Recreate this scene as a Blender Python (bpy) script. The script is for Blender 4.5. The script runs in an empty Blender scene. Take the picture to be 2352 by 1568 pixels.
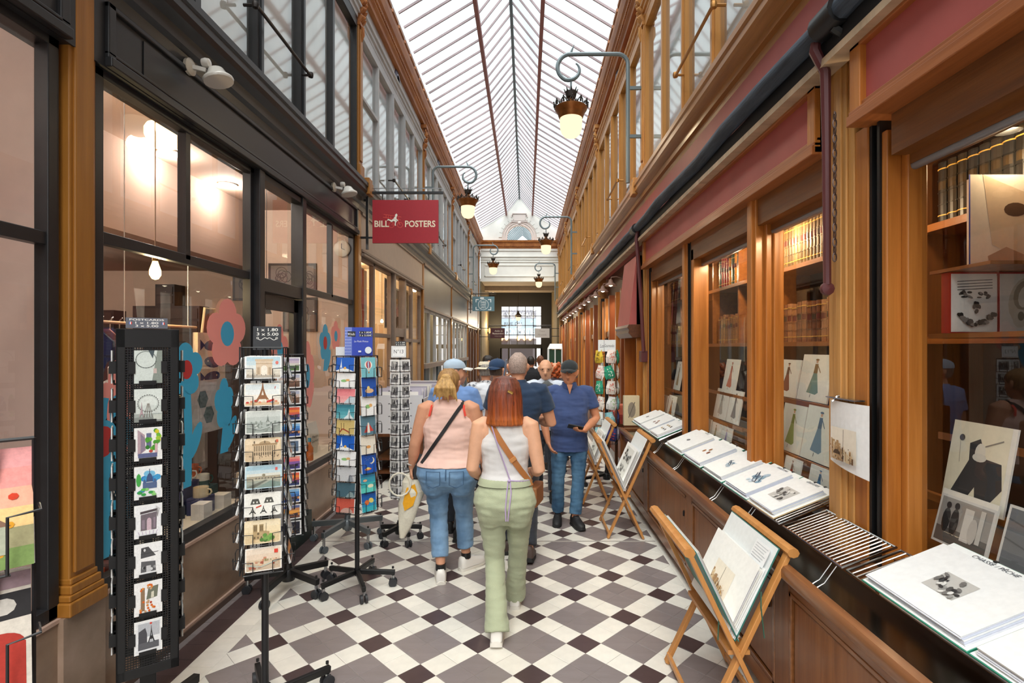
import bpy, math, random
from mathutils import Vector, Matrix, noise
S = bpy.context.scene
C = S.collection
R = math.radians
# ---------------- camera, world, exposure ----------------
F = 1215.0; CX = 1208.0; CY = 798.0; EYE = 1.8
cam = bpy.data.cameras.new('camera'); cam.sensor_width = 36; cam.sensor_fit = 'HORIZONTAL'
cam.lens = F*36/2352; cam.shift_x = -(CX-1176)/2352; cam.shift_y = (CY-784)/2352; cam.clip_start = .05
co = bpy.data.objects.new('camera', cam); C.objects.link(co); co.location = (0, 0, EYE); co.rotation_euler = (R(90), 0, 0)
S.camera = co
S.view_settings.view_transform = 'Standard'; S.view_settings.look = 'None'
S.view_settings.exposure = 1.2; S.view_settings.gamma = 1; S.view_settings.use_curve_mapping = False
S.cycles.max_bounces = 9; S.cycles.diffuse_bounces = 4; S.cycles.glossy_bounces = 3
S.cycles.transmission_bounces = 4; S.cycles.transparent_max_bounces = 12; S.cycles.caustics_reflective = False; S.cycles.caustics_refractive = False
S.cycles.sample_clamp_indirect = 6
W = bpy.data.worlds.new('overcast_sky'); S.world = W; W.use_nodes = True
wn = W.node_tree; bg = wn.nodes['Background']
bg.inputs[0].default_value = (.93, .97, 1, 1); bg.inputs[1].default_value = .62
sun = bpy.data.lights.new('sun', 'SUN'); sun.energy = 5.0; sun.angle = R(60); sun.color = (1, .97, .92)
so = bpy.data.objects.new('sun', sun); C.objects.link(so); so.rotation_euler = (R(30), R(-4), 0)

# ---------------- materials ----------------
def lin(h):
    if isinstance(h, str):
        h = h.lstrip('#'); h = [int(h[i:i+2], 16)/255 for i in (0, 2, 4)]
        return tuple(c/12.92 if c <= .04045 else ((c+.055)/1.055)**2.4 for c in h)
    return tuple(h)
_mc = {}
def mat(name, col=None, rough=.6, metal=0, var=0, vs=(8, 8, 8), bump=0, bs=None, emit=0, spec=.5, attr=None, rnd=0, det=4, coat=0, sheen=0, col2=None, sub=0, lo=.35, hi=.65):
    """principled material; colour noise between col and col2 (or +-var), optional bump, vertex colour or per-object variation"""
    if name in _mc: return _mc[name]
    m = bpy.data.materials.new(name); m.use_nodes = True; _mc[name] = m
    nt = m.node_tree; N = nt.nodes; L = nt.links; b = N['Principled BSDF']
    b.inputs['Roughness'].default_value = rough; b.inputs['Metallic'].default_value = metal
    b.inputs['Specular IOR Level'].default_value = spec; b.inputs['Coat Weight'].default_value = coat; b.inputs['Coat Roughness'].default_value = .15
    if sheen: b.inputs['Sheen Weight'].default_value = sheen
    c = lin(col) if col is not None else (1, 1, 1)
    out = None
    if attr:
        a = N.new('ShaderNodeAttribute'); a.attribute_name = 'Col'; out = a.outputs['Color']
    nz = None
    if var or col2 is not None or bump:
        tc = N.new('ShaderNodeTexCoord'); mp = N.new('ShaderNodeMapping'); mp.inputs['Scale'].default_value = vs
        L.new(tc.outputs['Object'], mp.inputs[0])
        nz = N.new('ShaderNodeTexNoise'); nz.inputs['Scale'].default_value = 1; nz.inputs['Detail'].default_value = det; nz.inputs['Roughness'].default_value = .6
        L.new(mp.outputs[0], nz.inputs['Vector'])
    if var or col2 is not None:
        mr = N.new('ShaderNodeMapRange'); mr.inputs[1].default_value = lo; mr.inputs[2].default_value = hi
        L.new(nz.outputs[0], mr.inputs[0])
        if out is None and col2 is not None:
            mx = N.new('ShaderNodeMix'); mx.data_type = 'RGBA'; mx.inputs[6].default_value = (*c, 1); mx.inputs[7].default_value = (*lin(col2), 1)
            L.new(mr.outputs[0], mx.inputs[0]); out = mx.outputs[2]
        else:
            mr.inputs[3].default_value = 1-var; mr.inputs[4].default_value = 1+var
            mx = N.new('ShaderNodeVectorMath'); mx.operation = 'MULTIPLY'
            if out is None: mx.inputs[0].default_value = c
            else: L.new(out, mx.inputs[0])
            L.new(mr.outputs[0], mx.inputs[1]); out = mx.outputs[0]
    if rnd:
        oi = N.new('ShaderNodeObjectInfo'); m2 = N.new('ShaderNodeMapRange'); m2.inputs[3].default_value = 1-rnd; m2.inputs[4].default_value = 1+rnd
        L.new(oi.outputs['Random'], m2.inputs[0]); mx = N.new('ShaderNodeVectorMath'); mx.operation = 'MULTIPLY'
        if out is None: mx.inputs[0].default_value = c
        else: L.new(out, mx.inputs[0])
        L.new(m2.outputs[0], mx.inputs[1]); out = mx.outputs[0]
    if out is None: b.inputs['Base Color'].default_value = (*c, 1)
    else: L.new(out, b.inputs['Base Color'])
    if bump:
        src = nz
        if bs:
            mp2 = N.new('ShaderNodeMapping'); mp2.inputs['Scale'].default_value = bs; L.new(tc.outputs['Object'], mp2.inputs[0])
            src = N.new('ShaderNodeTexNoise'); src.inputs['Scale'].default_value = 1; src.inputs['Detail'].default_value = 3; L.new(mp2.outputs[0], src.inputs['Vector'])
        bp = N.new('ShaderNodeBump'); bp.inputs['Strength'].default_value = bump; bp.inputs['Distance'].default_value = .02
        L.new(src.outputs[0], bp.inputs['Height']); L.new(bp.outputs[0], b.inputs['Normal'])
    if emit:
        b.inputs['Emission Strength'].default_value = emit
        if out is None: b.inputs['Emission Color'].default_value = (*c, 1)
        else: L.new(out, b.inputs['Emission Color'])
    return m
def wood(name, c1, c2, axis='z', rough=.42, bump=.12, coat=.15):
    s = {'z': (26, 26, 1.3), 'y': (26, 1.3, 26), 'x': (1.3, 26, 26)}[axis]
    return mat(name, c1, rough=rough, vs=s, col2=c2, bump=bump, coat=coat, det=6, lo=.3, hi=.7)
def glass(name, tint=(1, 1, 1), refl=1.0, ior=1.5, rough=0.0):
    """thin pane: transparent with a fresnel mirror on top"""
    if name in _mc: return _mc[name]
    m = bpy.data.materials.new(name); m.use_nodes = True; _mc[name] = m; nt = m.node_tree; N = nt.nodes; L = nt.links
    N.remove(N['Principled BSDF']); o = N['Material Output']
    t = N.new('ShaderNodeBsdfTransparent'); t.inputs[0].default_value = (*tint, 1); g = N.new('ShaderNodeBsdfGlossy'); g.inputs['Roughness'].default_value = rough
    fr = N.new('ShaderNodeFresnel'); fr.inputs[0].default_value = ior; mu = N.new('ShaderNodeMath'); mu.operation = 'MULTIPLY'; mu.inputs[1].default_value = refl; mu.use_clamp = True
    ge = N.new('ShaderNodeNewGeometry'); mi = N.new('ShaderNodeMapRange'); mi.inputs[3].default_value = ior; mi.inputs[4].default_value = 1/ior
    L.new(ge.outputs['Backfacing'], mi.inputs[0]); L.new(mi.outputs[0], fr.inputs[0])
    L.new(fr.outputs[0], mu.inputs[0]); mx = N.new('ShaderNodeMixShader'); L.new(mu.outputs[0], mx.inputs[0]); L.new(t.outputs[0], mx.inputs[1]); L.new(g.outputs[0], mx.inputs[2]); L.new(mx.outputs[0], o.inputs[0])
    return m
def roofglass(name):
    m = bpy.data.materials.new(name); m.use_nodes = True; _mc[name] = m; nt = m.node_tree; N = nt.nodes; L = nt.links
    N.remove(N['Principled BSDF']); o = N['Material Output']
    tc = N.new('ShaderNodeTexCoord'); mp = N.new('ShaderNodeMapping'); mp.inputs['Scale'].default_value = (1.1, .5, 1.1); L.new(tc.outputs['Object'], mp.inputs[0])
    nz = N.new('ShaderNodeTexNoise'); nz.inputs['Scale'].default_value = 1; nz.inputs['Detail'].default_value = 5; L.new(mp.outputs[0], nz.inputs['Vector'])
    mr = N.new('ShaderNodeMapRange'); mr.inputs[1].default_value = .3; mr.inputs[2].default_value = .75; mr.inputs[3].default_value = .15; mr.inputs[4].default_value = .8; L.new(nz.outputs[0], mr.inputs[0])
    t = N.new('ShaderNodeBsdfTransparent'); t.inputs[0].default_value = (.88, .93, .94, 1)
    d = N.new('ShaderNodeBsdfTranslucent'); d.inputs[0].default_value = (.26, .30, .31, 1)
    mx = N.new('ShaderNodeMixShader'); L.new(mr.outputs[0], mx.inputs[0]); L.new(t.outputs[0], mx.inputs[1]); L.new(d.outputs[0], mx.inputs[2]); L.new(mx.outputs[0], o.inputs[0])
    return m
def emission(name, col, s):
    if name in _mc: return _mc[name]
    m = bpy.data.materials.new(name); m.use_nodes = True; _mc[name] = m; N = m.node_tree.nodes; N.remove(N['Principled BSDF'])
    e = N.new('ShaderNodeEmission'); e.inputs[0].default_value = (*lin(col), 1); e.inputs[1].default_value = s; m.node_tree.links.new(e.outputs[0], N['Material Output'].inputs[0])
    return m
PRINT = mat('printed_paper', rough=.45, attr=1, var=.03, vs=(40, 40, 40))
PICT = mat('printed_card', rough=.45, attr=1, var=.08, vs=(170, 170, 170), det=6)
CLOTHP = mat('printed_cloth', rough=.9, attr=1, var=.06, vs=(60, 60, 60))

# ---------------- mesh builder ----------------
def frame(d, up=Vector((0, 0, 1))):
    d = d.normalized()
    if abs(d.dot(up)) > .98: up = Vector((0, 1, 0))
    x = d.cross(up).normalized(); return x, x.cross(d).normalized()
class MB:
    def __init__(s): s.v = []; s.f = []; s.m = []; s.c = []; s.M = None; s.mi = 0; s.col = (1, 1, 1); s.cols = False
    def add(s, vs, fs, col=None):
        n = len(s.v)
        for p in vs:
            p = Vector(p); s.v.append(s.M @ p if s.M is not None else p)
        for f in fs: s.f.append([n+i for i in f]); s.m.append(s.mi); s.c.append(col or s.col)
        if col: s.cols = True
        return s
    def box(s, x0, x1, y0, y1, z0, z1, col=None):
        if x0 > x1: x0, x1 = x1, x0
        if y0 > y1: y0, y1 = y1, y0
        return s.add([(x0, y0, z0), (x1, y0, z0), (x1, y1, z0), (x0, y1, z0), (x0, y0, z1), (x1, y0, z1), (x1, y1, z1), (x0, y1, z1)],
                     [(0, 3, 2, 1), (4, 5, 6, 7), (0, 1, 5, 4), (1, 2, 6, 5), (2, 3, 7, 6), (3, 0, 4, 7)], col)
    def beam(s, p, q, w, h, col=None, up=Vector((0, 0, 1))):
        p = Vector(p); q = Vector(q); x, y = frame(q-p, up); x *= w/2; y *= h/2
        return s.add([p-x-y, p+x-y, p+x+y, p-x+y, q-x-y, q+x-y, q+x+y, q-x+y], [(0, 1, 2, 3), (7, 6, 5, 4), (0, 4, 5, 1), (1, 5, 6, 2), (2, 6, 7, 3), (3, 7, 4, 0)], col)
    def loft(s, rings, cap=True, closed=False, col=None):
        n = len(rings[0]); vs = [p for r in rings for p in r]; fs = []; k = len(rings)
        for i in range(k if closed else k-1):
            a = i*n; b = ((i+1) % k)*n
            for j in range(n): fs.append((a+j, a+(j+1) % n, b+(j+1) % n, b+j))
        if cap and not closed: fs.append(tuple(range(n-1, -1, -1))); fs.append(tuple(range((k-1)*n, k*n)))
        return s.add(vs, fs, col)
    def tube(s, pts, r, n=6, cap=True, closed=False, col=None, sx=1.0):
        pts = [Vector(p) for p in pts]; rs = r if isinstance(r, (list, tuple)) else [r]*len(pts); rings = []; px = None
        for i, p in enumerate(pts):
            a = pts[i-1] if (i > 0 or closed) else p; b = pts[(i+1) % len(pts)] if (i < len(pts)-1 or closed) else p
            d = (b-a)
            if d.length < 1e-9: d = Vector((0, 0, 1))
            if px is None: x, y = frame(d)
            else:
                d.normalize(); x = (px-d*px.dot(d))
                if x.length < 1e-4: x, y = frame(d)
                else: x.normalize(); y = d.cross(x)*-1; y = x.cross(d).normalized()
            px = x
            rings.append([p+(x*math.cos(2*math.pi*k/n)*sx+y*math.sin(2*math.pi*k/n))*rs[i] for k in range(n)])
        return s.loft(rings, cap, closed, col)
    def lathe(s, prof, n=16, c=(0, 0, 0), col=None, axis='z', cap=True):
        c = Vector(c); rings = []
        for r, z in prof:
            ring = []
            for k in range(n):
                a = 2*math.pi*k/n; u, v = r*math.cos(a), r*math.sin(a)
                ring.append(c+(Vector((u, v, z)) if axis == 'z' else Vector((u, z, v)) if axis == 'y' else Vector((z, u, v))))
            rings.append(ring)
        return s.loft(rings, cap, col=col)
    def extr(s, poly, axis, a, b, col=None):
        """polygon of (p,q) pairs swept along an axis: y -> (x,z); x -> (y,z); z -> (x,y)"""
        g = {'y': lambda p, q, t: (p, t, q), 'x': lambda p, q, t: (t, p, q), 'z': lambda p, q, t: (p, q, t)}[axis]; n = len(poly)
        vs = [g(p, q, a) for p, q in poly]+[g(p, q, b) for p, q in poly]
        return s.add(vs, [tuple(range(n)), tuple(range(2*n-1, n-1, -1))]+[(i, i+n, (i+1) % n+n, (i+1) % n) for i in range(n)], col)
    def art(s, A, o, ux, uy, z0=.0006, dz=.00025):
        o = Vector(o); ux = Vector(ux); uy = Vector(uy); n = ux.cross(uy).normalized()
        for i, (poly, col) in enumerate(A.p):
            h = n*(z0+dz*A.l[i]); s.add([o+ux*x+uy*y+h for x, y in poly], [tuple(range(len(poly)))], col)
        return s
    def build(s, name, mats, parent=None, smooth=False, kind=None, bevel=0, angle=40, recalc=True):
        me = bpy.data.meshes.new(name); me.from_pydata([tuple(v) for v in s.v], [], s.f); me.update()
        if not isinstance(mats, (list, tuple)): mats = [mats]
        for m in mats: me.materials.append(m)
        if len(mats) > 1: me.polygons.foreach_set('material_index', s.m)
        if s.cols or any(m.name in ('printed_paper', 'printed_cloth', 'printed_card') for m in mats):
            ca = me.color_attributes.new('Col', 'FLOAT_COLOR', 'CORNER'); d = []
            for f, c in zip(s.f, s.c): d += [*c, 1]*len(f)
            ca.data.foreach_set('color', d)
        if smooth:
            me.polygons.foreach_set('use_smooth', [True]*len(me.polygons)); me.set_sharp_from_angle(angle=R(angle))
        o = bpy.data.objects.new(name, me); C.objects.link(o); o.parent = parent
        if kind: o['kind'] = kind
        if bevel:
            b = o.modifiers.new('bevel', 'BEVEL'); b.width = bevel; b.segments = 2; b.limit_method = 'ANGLE'; b.angle_limit = R(50)
        return o
class Art:
    """flat print: coloured shapes in layers"""
    def __init__(s): s.p = []; s.l = []; s.k = 0; s.M = (1, 0, 0)
    def poly(s, pts, col, same=False):
        if not same: s.k += 1
        s.p.append((pts, lin(col))); s.l.append(s.k); return s
    def rect(s, x0, y0, x1, y1, col): return s.poly([(x0, y0), (x1, y0), (x1, y1), (x0, y1)], col)
    def ell(s, x, y, rx, ry, col, n=14, rot=0, a0=0, a1=2*math.pi):
        full = abs(a1-a0) > 6.2; k = n if full else n+1
        pts = []
        for i in range(k):
            a = a0+(a1-a0)*i/n; u, v = rx*math.cos(a), ry*math.sin(a); pts.append((x+u*math.cos(rot)-v*math.sin(rot), y+u*math.sin(rot)+v*math.cos(rot)))
        return s.poly(pts, col)
    def line(s, pts, w, col, closed=False):
        s.k += 1; P = [Vector(p) for p in pts]
        if closed: P.append(P[0])
        for a, b in zip(P, P[1:]):
            d = b-a
            if d.length < 1e-7: continue
            n = Vector((-d.y, d.x)).normalized()*w/2; s.poly([tuple(a-n), tuple(b-n), tuple(b+n), tuple(a+n)], col, True)
        return s
    def ring(s, x, y, r, w, col, n=20): return s.line([(x+r*math.cos(2*math.pi*i/n), y+r*math.sin(2*math.pi*i/n)) for i in range(n)], w, col, True)
    def rrect(s, x0, y0, x1, y1, r, col):
        pts = []
        for cx, cy, a in ((x1-r, y0+r, -90), (x1-r, y1-r, 0), (x0+r, y1-r, 90), (x0+r, y0+r, 180)):
            for i in range(4): pts.append((cx+r*math.cos(R(a+30*i)), cy+r*math.sin(R(a+30*i))))
        return s.poly(pts, col)
    def text(s, t, x, y, h, col, w=None, bold=0, shear=0, mirror=False):
        """text centred on x with baseline y, cap height h, squeezed to width w"""
        vs, fs = textmesh(t, bold, shear)
        if not vs: return s
        x0 = min(v[0] for v in vs); x1 = max(v[0] for v in vs); k = h/.70; kx = (w/(x1-x0)) if w else k; xm = (x0+x1)/2; s.k += 1
        for f in fs: s.poly([(x+(vs[i][0]-xm)*kx, y+vs[i][1]*k) for i in f], col, True)
        return s
_tm = {}
def textmesh(t, bold=0, shear=0):
    key = (t, bold, shear)
    if key in _tm: return _tm[key]
    cu = bpy.data.curves.new('lettering', 'FONT'); cu.body = t; cu.offset = bold; cu.shear = shear; cu.resolution_u = 3
    o = bpy.data.objects.new('lettering', cu); C.objects.link(o); dg = bpy.context.evaluated_depsgraph_get()
    me = bpy.data.meshes.new_from_object(o.evaluated_get(dg)); r = ([(v.co.x, v.co.y) for v in me.vertices], [list(p.vertices) for p in me.polygons])
    bpy.data.objects.remove(o); bpy.data.curves.remove(cu); bpy.data.meshes.remove(me); _tm[key] = r; return r

def thing(name, label, cat, loc=(0, 0, 0), rz=0, group=None):
    o = bpy.data.objects.new(name, None); o.empty_display_size = .1; C.objects.link(o); o.location = loc; o.rotation_euler = (0, 0, rz)
    return tag(o, label, cat, group)
def tag(o, label, cat, group=None):
    o['label'] = label; o['category'] = cat
    if group: o['group'] = group
    return o
def struct(name, label=None, cat=None):
    o = bpy.data.objects.new(name, None); C.objects.link(o); o['kind'] = 'structure'
    if label: o['label'] = label; o['category'] = cat or 'structure'
    return o
def st(o, label=None, cat=None):
    o['kind'] = 'structure'
    if label: o['label'] = label; o['category'] = cat or 'structure'
    return o
def dup(root, loc, rz, label, group=None):
    r = root.copy(); C.objects.link(r); r.location = loc; r.rotation_euler = (0, 0, rz); r['label'] = label
    if group: r['group'] = group
    for ch in list(root.children):
        c = ch.copy(); C.objects.link(c); c.parent = r
        for g in list(ch.children):
            d = g.copy(); C.objects.link(d); d.parent = c
    return r
def wp(px, py, Y=None, X=None, Z=None):
    """photo pixel -> world point at given depth / side plane / height"""
    if X is not None: Y = X*F/(px-CX)
    elif Z is not None: Y = (EYE-Z)*F/(py-CY)
    return Vector(((px-CX)*Y/F, Y, EYE-(py-CY)*Y/F))
def lamp(name, loc, e, col=(1, .8, .55), r=.1, kind='POINT', parent=None):
    l = bpy.data.lights.new(name, kind); l.energy = e; l.color = col
    if kind == 'POINT': l.shadow_soft_size = r
    o = bpy.data.objects.new(name, l); C.objects.link(o); o.location = loc; o.parent = parent; return o
ORD = ['first', 'second', 'third', 'fourth', 'fifth', 'sixth', 'seventh', 'eighth', 'ninth', 'tenth', 'eleventh', 'twelfth', 'thirteenth', 'fourteenth', 'fifteenth', 'sixteenth', 'seventeenth', 'eighteenth', 'nineteenth', 'twentieth']
BAY = [-5.82, -1.65, 2.52, 6.69, 10.86, 15.03, 19.2, 23.37]
XL, XR = -2.12, 1.5
YE = 24.3
random.seed(4)
M_ORANGE = wood('orange_varnished_wood', '#c07a34', '#a05c1c')
M_ORANGEY = wood('orange_wood_along', '#b1661f', '#8f4a10', 'y')
M_BROWN = wood('brown_wood', '#6d4122', '#50290f')
M_BROWNY = wood('brown_wood_along', '#6b3d20', '#4c260e', 'y')
M_PIL = wood('pilaster_paint', '#a56d27', '#8e5a1a', rough=.5)
M_OCHRE = mat('ochre_cornice', '#a8692f', rough=.5, col2='#8b4f1d', vs=(6, 2, 6), bump=.05)
M_TAN = mat('tan_paint', '#c79252', rough=.5, col2='#b57a3a', vs=(9, 9, 2))
M_BLACK = mat('black_paint', '#232325', rough=.38, var=.15)
M_BLACKW = mat('black_metal', '#131314', rough=.4)
M_GREY = mat('grey_paint', '#b0b2b5', rough=.55, var=.08, vs=(3, 3, 3))
M_DGREY = mat('dark_grey_paint', '#4a4f54', rough=.5, var=.08)
M_TAUPE = mat('taupe_paint', '#8f7f73', rough=.5, var=.08)
M_WHITE = mat('white_plaster', '#dcdcd8', rough=.8, var=.04, vs=(2, 2, 2))
M_CREAM = mat('cream_paint', '#d3c2aa', rough=.7, var=.04)
M_RED = mat('dark_red_fascia', '#b05853', rough=.55, var=.07, vs=(3, 3, 3))
M_GLASS = glass('window_glass', (.97, .98, .98), 1.3)
M_UGLASS = glass('upper_glass', (.95, .97, .97), 2.2, 1.5, .05)
M_STEEL = mat('bright_steel', '#b9bcbf', rough=.25, metal=1)
M_ZINC = mat('grey_iron', '#6f7b80', rough=.5, metal=.3)
M_PAPER = mat('white_paper', '#eef0f0', rough=.7)
# ================= STRUCTURE =================
_n = {'trim': 0, 'window': 0, 'door': 0, 'wall': 0}
def nn(k): _n[k] += 1; return '%s_%d' % (k, _n[k])
def sx(side, o): return XL+o if side < 0 else XR-o
def sbox(mb, side, o0, o1, y0, y1, z0, z1, col=None): return mb.box(sx(side, o0), sx(side, o1), y0, y1, z0, z1, col)
def sprof(mb, side, prof, y0, y1): return mb.extr([(sx(side, o), z) for o, z in prof], 'y', y0, y1)
SIDE = {-1: 'left', 1: 'right'}
Y0 = -4.2
# ---- floor ----
fl = struct('floor', 'tiled passage floor of white, grey and dark red-brown squares', 'floor')
TS = .1493; FA = (-1.233, 3.533); FX0, FX1 = -1.757, 1.19
T_W = mat('tile_white', '#e4e0d6', rough=.3, rnd=.05, var=.04, vs=(14, 14, 14)); T_G = mat('tile_grey', '#857b7a', rough=.3, rnd=.07, var=.06, vs=(5, 20, 5)); T_D = mat('tile_dark', '#4d3d3d', rough=.28, rnd=.12, var=.08, vs=(14, 14, 14))
TM = [T_W, T_G, T_D]
def clip(poly, x, keep):
    out = []
    for i in range(len(poly)):
        a, b = poly[i], poly[(i+1) % len(poly)]; ia = (a[0]-x)*keep >= 0; ib = (b[0]-x)*keep >= 0
        if ia: out.append(a)
        if ia != ib: t = (x-a[0])/(b[0]-a[0]); out.append((x, a[1]+t*(b[1]-a[1])))
    return out
def slab(mb, poly, z=.004, ch=.0025):
    n = len(poly); cx = sum(p[0] for p in poly)/n; cy = sum(p[1] for p in poly)/n
    ins = [(p[0]+(cx-p[0])*.045, p[1]+(cy-p[1])*.045) for p in poly]
    vs = [(*p, -.004) for p in poly]+[(*p, z-.0012) for p in poly]+[(*p, z) for p in ins]
    fs = [tuple(range(2*n, 3*n))]
    for i in range(n):
        j = (i+1) % n; fs += [(i, j, n+j, n+i), (n+i, n+j, 2*n+j, 2*n+i)]
    mb.add(vs, fs)
c45 = math.sqrt(.5); h = TS/2-.0013
tl = []
for i in range(-140, 210):
    for j in range(-140, 210):
        x = FA[0]+(i+j)*TS*c45; y = FA[1]+(j-i)*TS*c45
        if x < FX0-.11 or x > FX1+.11 or y < -1.5 or y > YE+5: continue
        d, w = i % 3, j % 3; kind = 2 if (d == 0 and w == 0) else 0 if (d == 0 or w == 0) else 1
        sq = [(x+a*c45*2*h, y+b*c45*2*h) for a, b in ((1, 0), (0, 1), (-1, 0), (0, -1))]
        p = clip(clip(sq, FX0, 1), FX1, -1)
        if len(p) >= 3: tl.append((y, x, kind, p, len(p) == 4 and p == sq))
def border(x0, x1, step, kind, off=0):
    y = -1.5+off
    while y < YE+5: tl.append((y+step/2, (x0+x1)/2, kind, [(x0+.001, y+.001), (x1-.001, y+.001), (x1-.001, y+step-.001), (x0+.001, y+step-.001)], False)); y += step
border(-1.908, -1.757, .1493, 0); border(-2.06, -1.908, .1493, 2, .07); border(-2.125, -2.06, .1493, 1, .03); border(1.19, 1.26, .1493, 0)
vis = [t for t in tl if t[0] > 2.9 and abs((t[1]*F/t[0])) < 1300 and CX+t[1]*F/t[0] < 2352]
vis.sort(key=lambda t: t[0]); near = set(id(t) for t in vis[:300]); rest = MB()
shared = {}
for t in tl:
    y, x, kind, p, full = t
    if id(t) in near:
        mb = MB(); slab(mb, [(a-x, b-y) for a, b in p])
        if full and kind in shared:
            o = bpy.data.objects.new('tile', shared[kind]); C.objects.link(o); o.parent = fl
        else:
            o = mb.build('tile', TM[kind], fl)
            if full: shared[kind] = o.data
        o.location = (x, y, 0)
    else: rest.mi = kind; slab(rest, p)
rest.build('tile_field', TM, fl, kind='stuff')
MB().box(-2.3, 1.8, -7, YE+6, -.05, .0015).build('grout_bed', mat('grout', '#8d8680', rough=.9), fl)
MB().box(-1.9, 1.2, 4.895, 4.915, .0, .0062).build('joint_strip', mat('joint_strip', '#a9a39c', rough=.5), fl)
st(MB().box(-30, 30, -40, -7, -.06, -.01).add([(-30, YE+6, -.02), (30, YE+6, -.02), (30, YE+40, -.02), (-30, YE+40, -.02)], [(0, 1, 2, 3)]).build('ground', mat('street_asphalt', '#8b8a88', rough=.9)), 'grey street paving outside the passage', 'ground')
# ---- glass roof ----
rf = struct('ceiling', 'pitched glass roof on thin iron glazing bars', 'roof')
XC = -.30; EZ, PZ, RZ = 7.28, 8.0, 8.76; EH, PH = 1.79, .60
M_BAR = mat('roof_bar', '#8d7c80', rough=.6, var=.06); M_PURL = mat('purlin_paint', '#8d5c5a', rough=.6, var=.08); M_RIDGE = mat('ridge_iron', '#55646a', rough=.6)
RG = roofglass('roof_glass')
SP = .39; k = 0; y = Y0; oldp = [MB(), MB()]
while y < YE:
    for s in (-1, 1):
        mb = MB(); e = (XC+s*EH, y, EZ); p = (XC+s*PH, y, PZ); r = (XC, y, RZ)
        mb.beam(e, p, .022, .036); mb.beam(p, r, .022, .036); mb.build('glazing_bar', M_BAR, rf)
        for nm, a, b in (('roof_pane', e, p), ('roof_pane', p, r)):
            q = oldp[0] if y < 6.5 else MB()
            up = .022; q.add([(a[0], a[1]+.005, a[2]+up), (b[0], b[1]+.005, b[2]+up), (b[0], b[1]+SP-.005, b[2]+up), (a[0], a[1]+SP-.005, a[2]+up)], [(0, 1, 2, 3)])
            if y >= 6.5: q.build(nm, RG, rf)
    y += SP
oldp[0].build('rear_glazing', RG, rf, kind='stuff')
for s in (-1, 1): MB().box(XC+s*PH-.035, XC+s*PH+.035, Y0, YE, PZ-.13, PZ).build('purlin', M_PURL, rf)
MB().box(XC-.03, XC+.03, Y0, YE, RZ-.14, RZ-.01).build('ridge_beam', M_RIDGE, rf)
# ---- upper walls, cornices, friezes ----
for s in (-1, 1):
    left = s < 0; nm = SIDE[s]
    wl = struct('wall_'+nm, '%s upper wall of the passage with frieze and medallions' % ('pale grey' if left else 'ochre and dark red'), 'wall')
    sbox(MB(), s, -.30, -.02, Y0, YE, 6.0, 7.30).build('frieze_wall', M_GREY if left else M_RED, wl)
    sbox(MB(), s, -1.2, -.30, Y0, YE, 3.62, 3.78).build('upper_floor_slab', M_WHITE, wl)
    sbox(MB(), s, -.16, -.085, Y0, YE, 3.8, 6.4).build('upper_back_wall', mat('curtain_white', '#efefe9', rough=.8, var=.07, vs=(.6, 1.4, .4), lo=.4, hi=.6), wl)
    mb = MB(); sprof(mb, s, [(-.1, 6.36), (.045, 6.36), (.05, 6.42), (.085, 6.44), (.09, 6.54), (.125, 6.57), (.15, 6.66), (.15, 6.75), (-.1, 6.75)], Y0, YE)
    t = mb.build('trim_%d' % (1 if left else 2), M_OCHRE); st(t, 'long brown moulded cornice below the glass roof, %s side' % nm, 'cornice')
    mb = MB(); y = Y0
    while y < YE-.3: sbox(mb, s, .10, .165, y, y+.33, 6.752, 6.80); y += .40
    mb.build('gutter_block', M_OCHRE, t, kind='stuff')
    mb = MB(); y = 5
    while y < YE: sbox(mb, s, .086, .106, y, y+.026, 6.47, 6.52); y += .05
    mb.build('bead_moulding', M_OCHRE, t, kind='stuff')
    mb = MB(); sprof(mb, s, [(-.03, 5.93), (.02, 5.93), (.022, 5.985), (.045, 5.99), (.047, 6.045), (.07, 6.05), (.075, 6.075), (-.03, 6.075)], Y0, YE)
    mb.build('architrave', M_GREY if left else M_TAN, wl)
    # medallions at mid-bay on the frieze
    for k in range(2, 7):
        yc = (BAY[k]+BAY[k+1])/2
        if k > 6: continue
        for q, col in ((.17, '#4a4c63'), (.12, '#8b8792')):
            a = MB(); a.M = Matrix.Translation((sx(s, -.02), yc, 6.22)) @ Matrix.Rotation(R(90)*(1 if left else -1), 4, 'Y')
            a.lathe([(q, 0), (q, .012), (q*.86, .022 if q > .15 else .03), (q*.7, .026)], 20)
            if q > .15:
                m0 = a.build('medallion', mat('medallion_blue', '#474a60', rough=.5), wl, smooth=True)
            else: a.build('medallion_boss', mat('medallion_pale', '#9b98a4', rough=.5), wl, smooth=True)
# string course above the shops
def course(s, y0, y1, m, lab):
    mb = MB(); sprof(mb, s, ([(-.1, 3.54), (.02, 3.54), (.03, 3.60), (.06, 3.62), (.065, 3.69), (.12, 3.72)] if s < 0 else [(-.1, 3.61), (.02, 3.61), (.03, 3.65), (.06, 3.66), (.065, 3.71), (.12, 3.735)])+[(.14, 3.75), (.14, 3.80), (.155, 3.81), (.155, 3.855), (.05, 3.87), (-.1, 3.87)], y0, y1)
    return st(mb.build(nn2('trim'), m), lab, 'cornice')
_n['trim'] = 2
def nn2(k): _n[k] += 1; return '%s_%d' % (k, _n[k])
course(-1, Y0, 6.62, M_BLACK, 'black moulded shop cornice over the postcard shop')
course(-1, 6.62, YE, mat('course_grey', '#5f5f60', rough=.5, var=.1), 'grey moulded shop cornice running to the end wall')
course(1, Y0, YE, wood('cornice_wood', '#b87f3e', '#9a6224', 'y'), 'ochre wooden cornice over the bookshop side')
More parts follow.
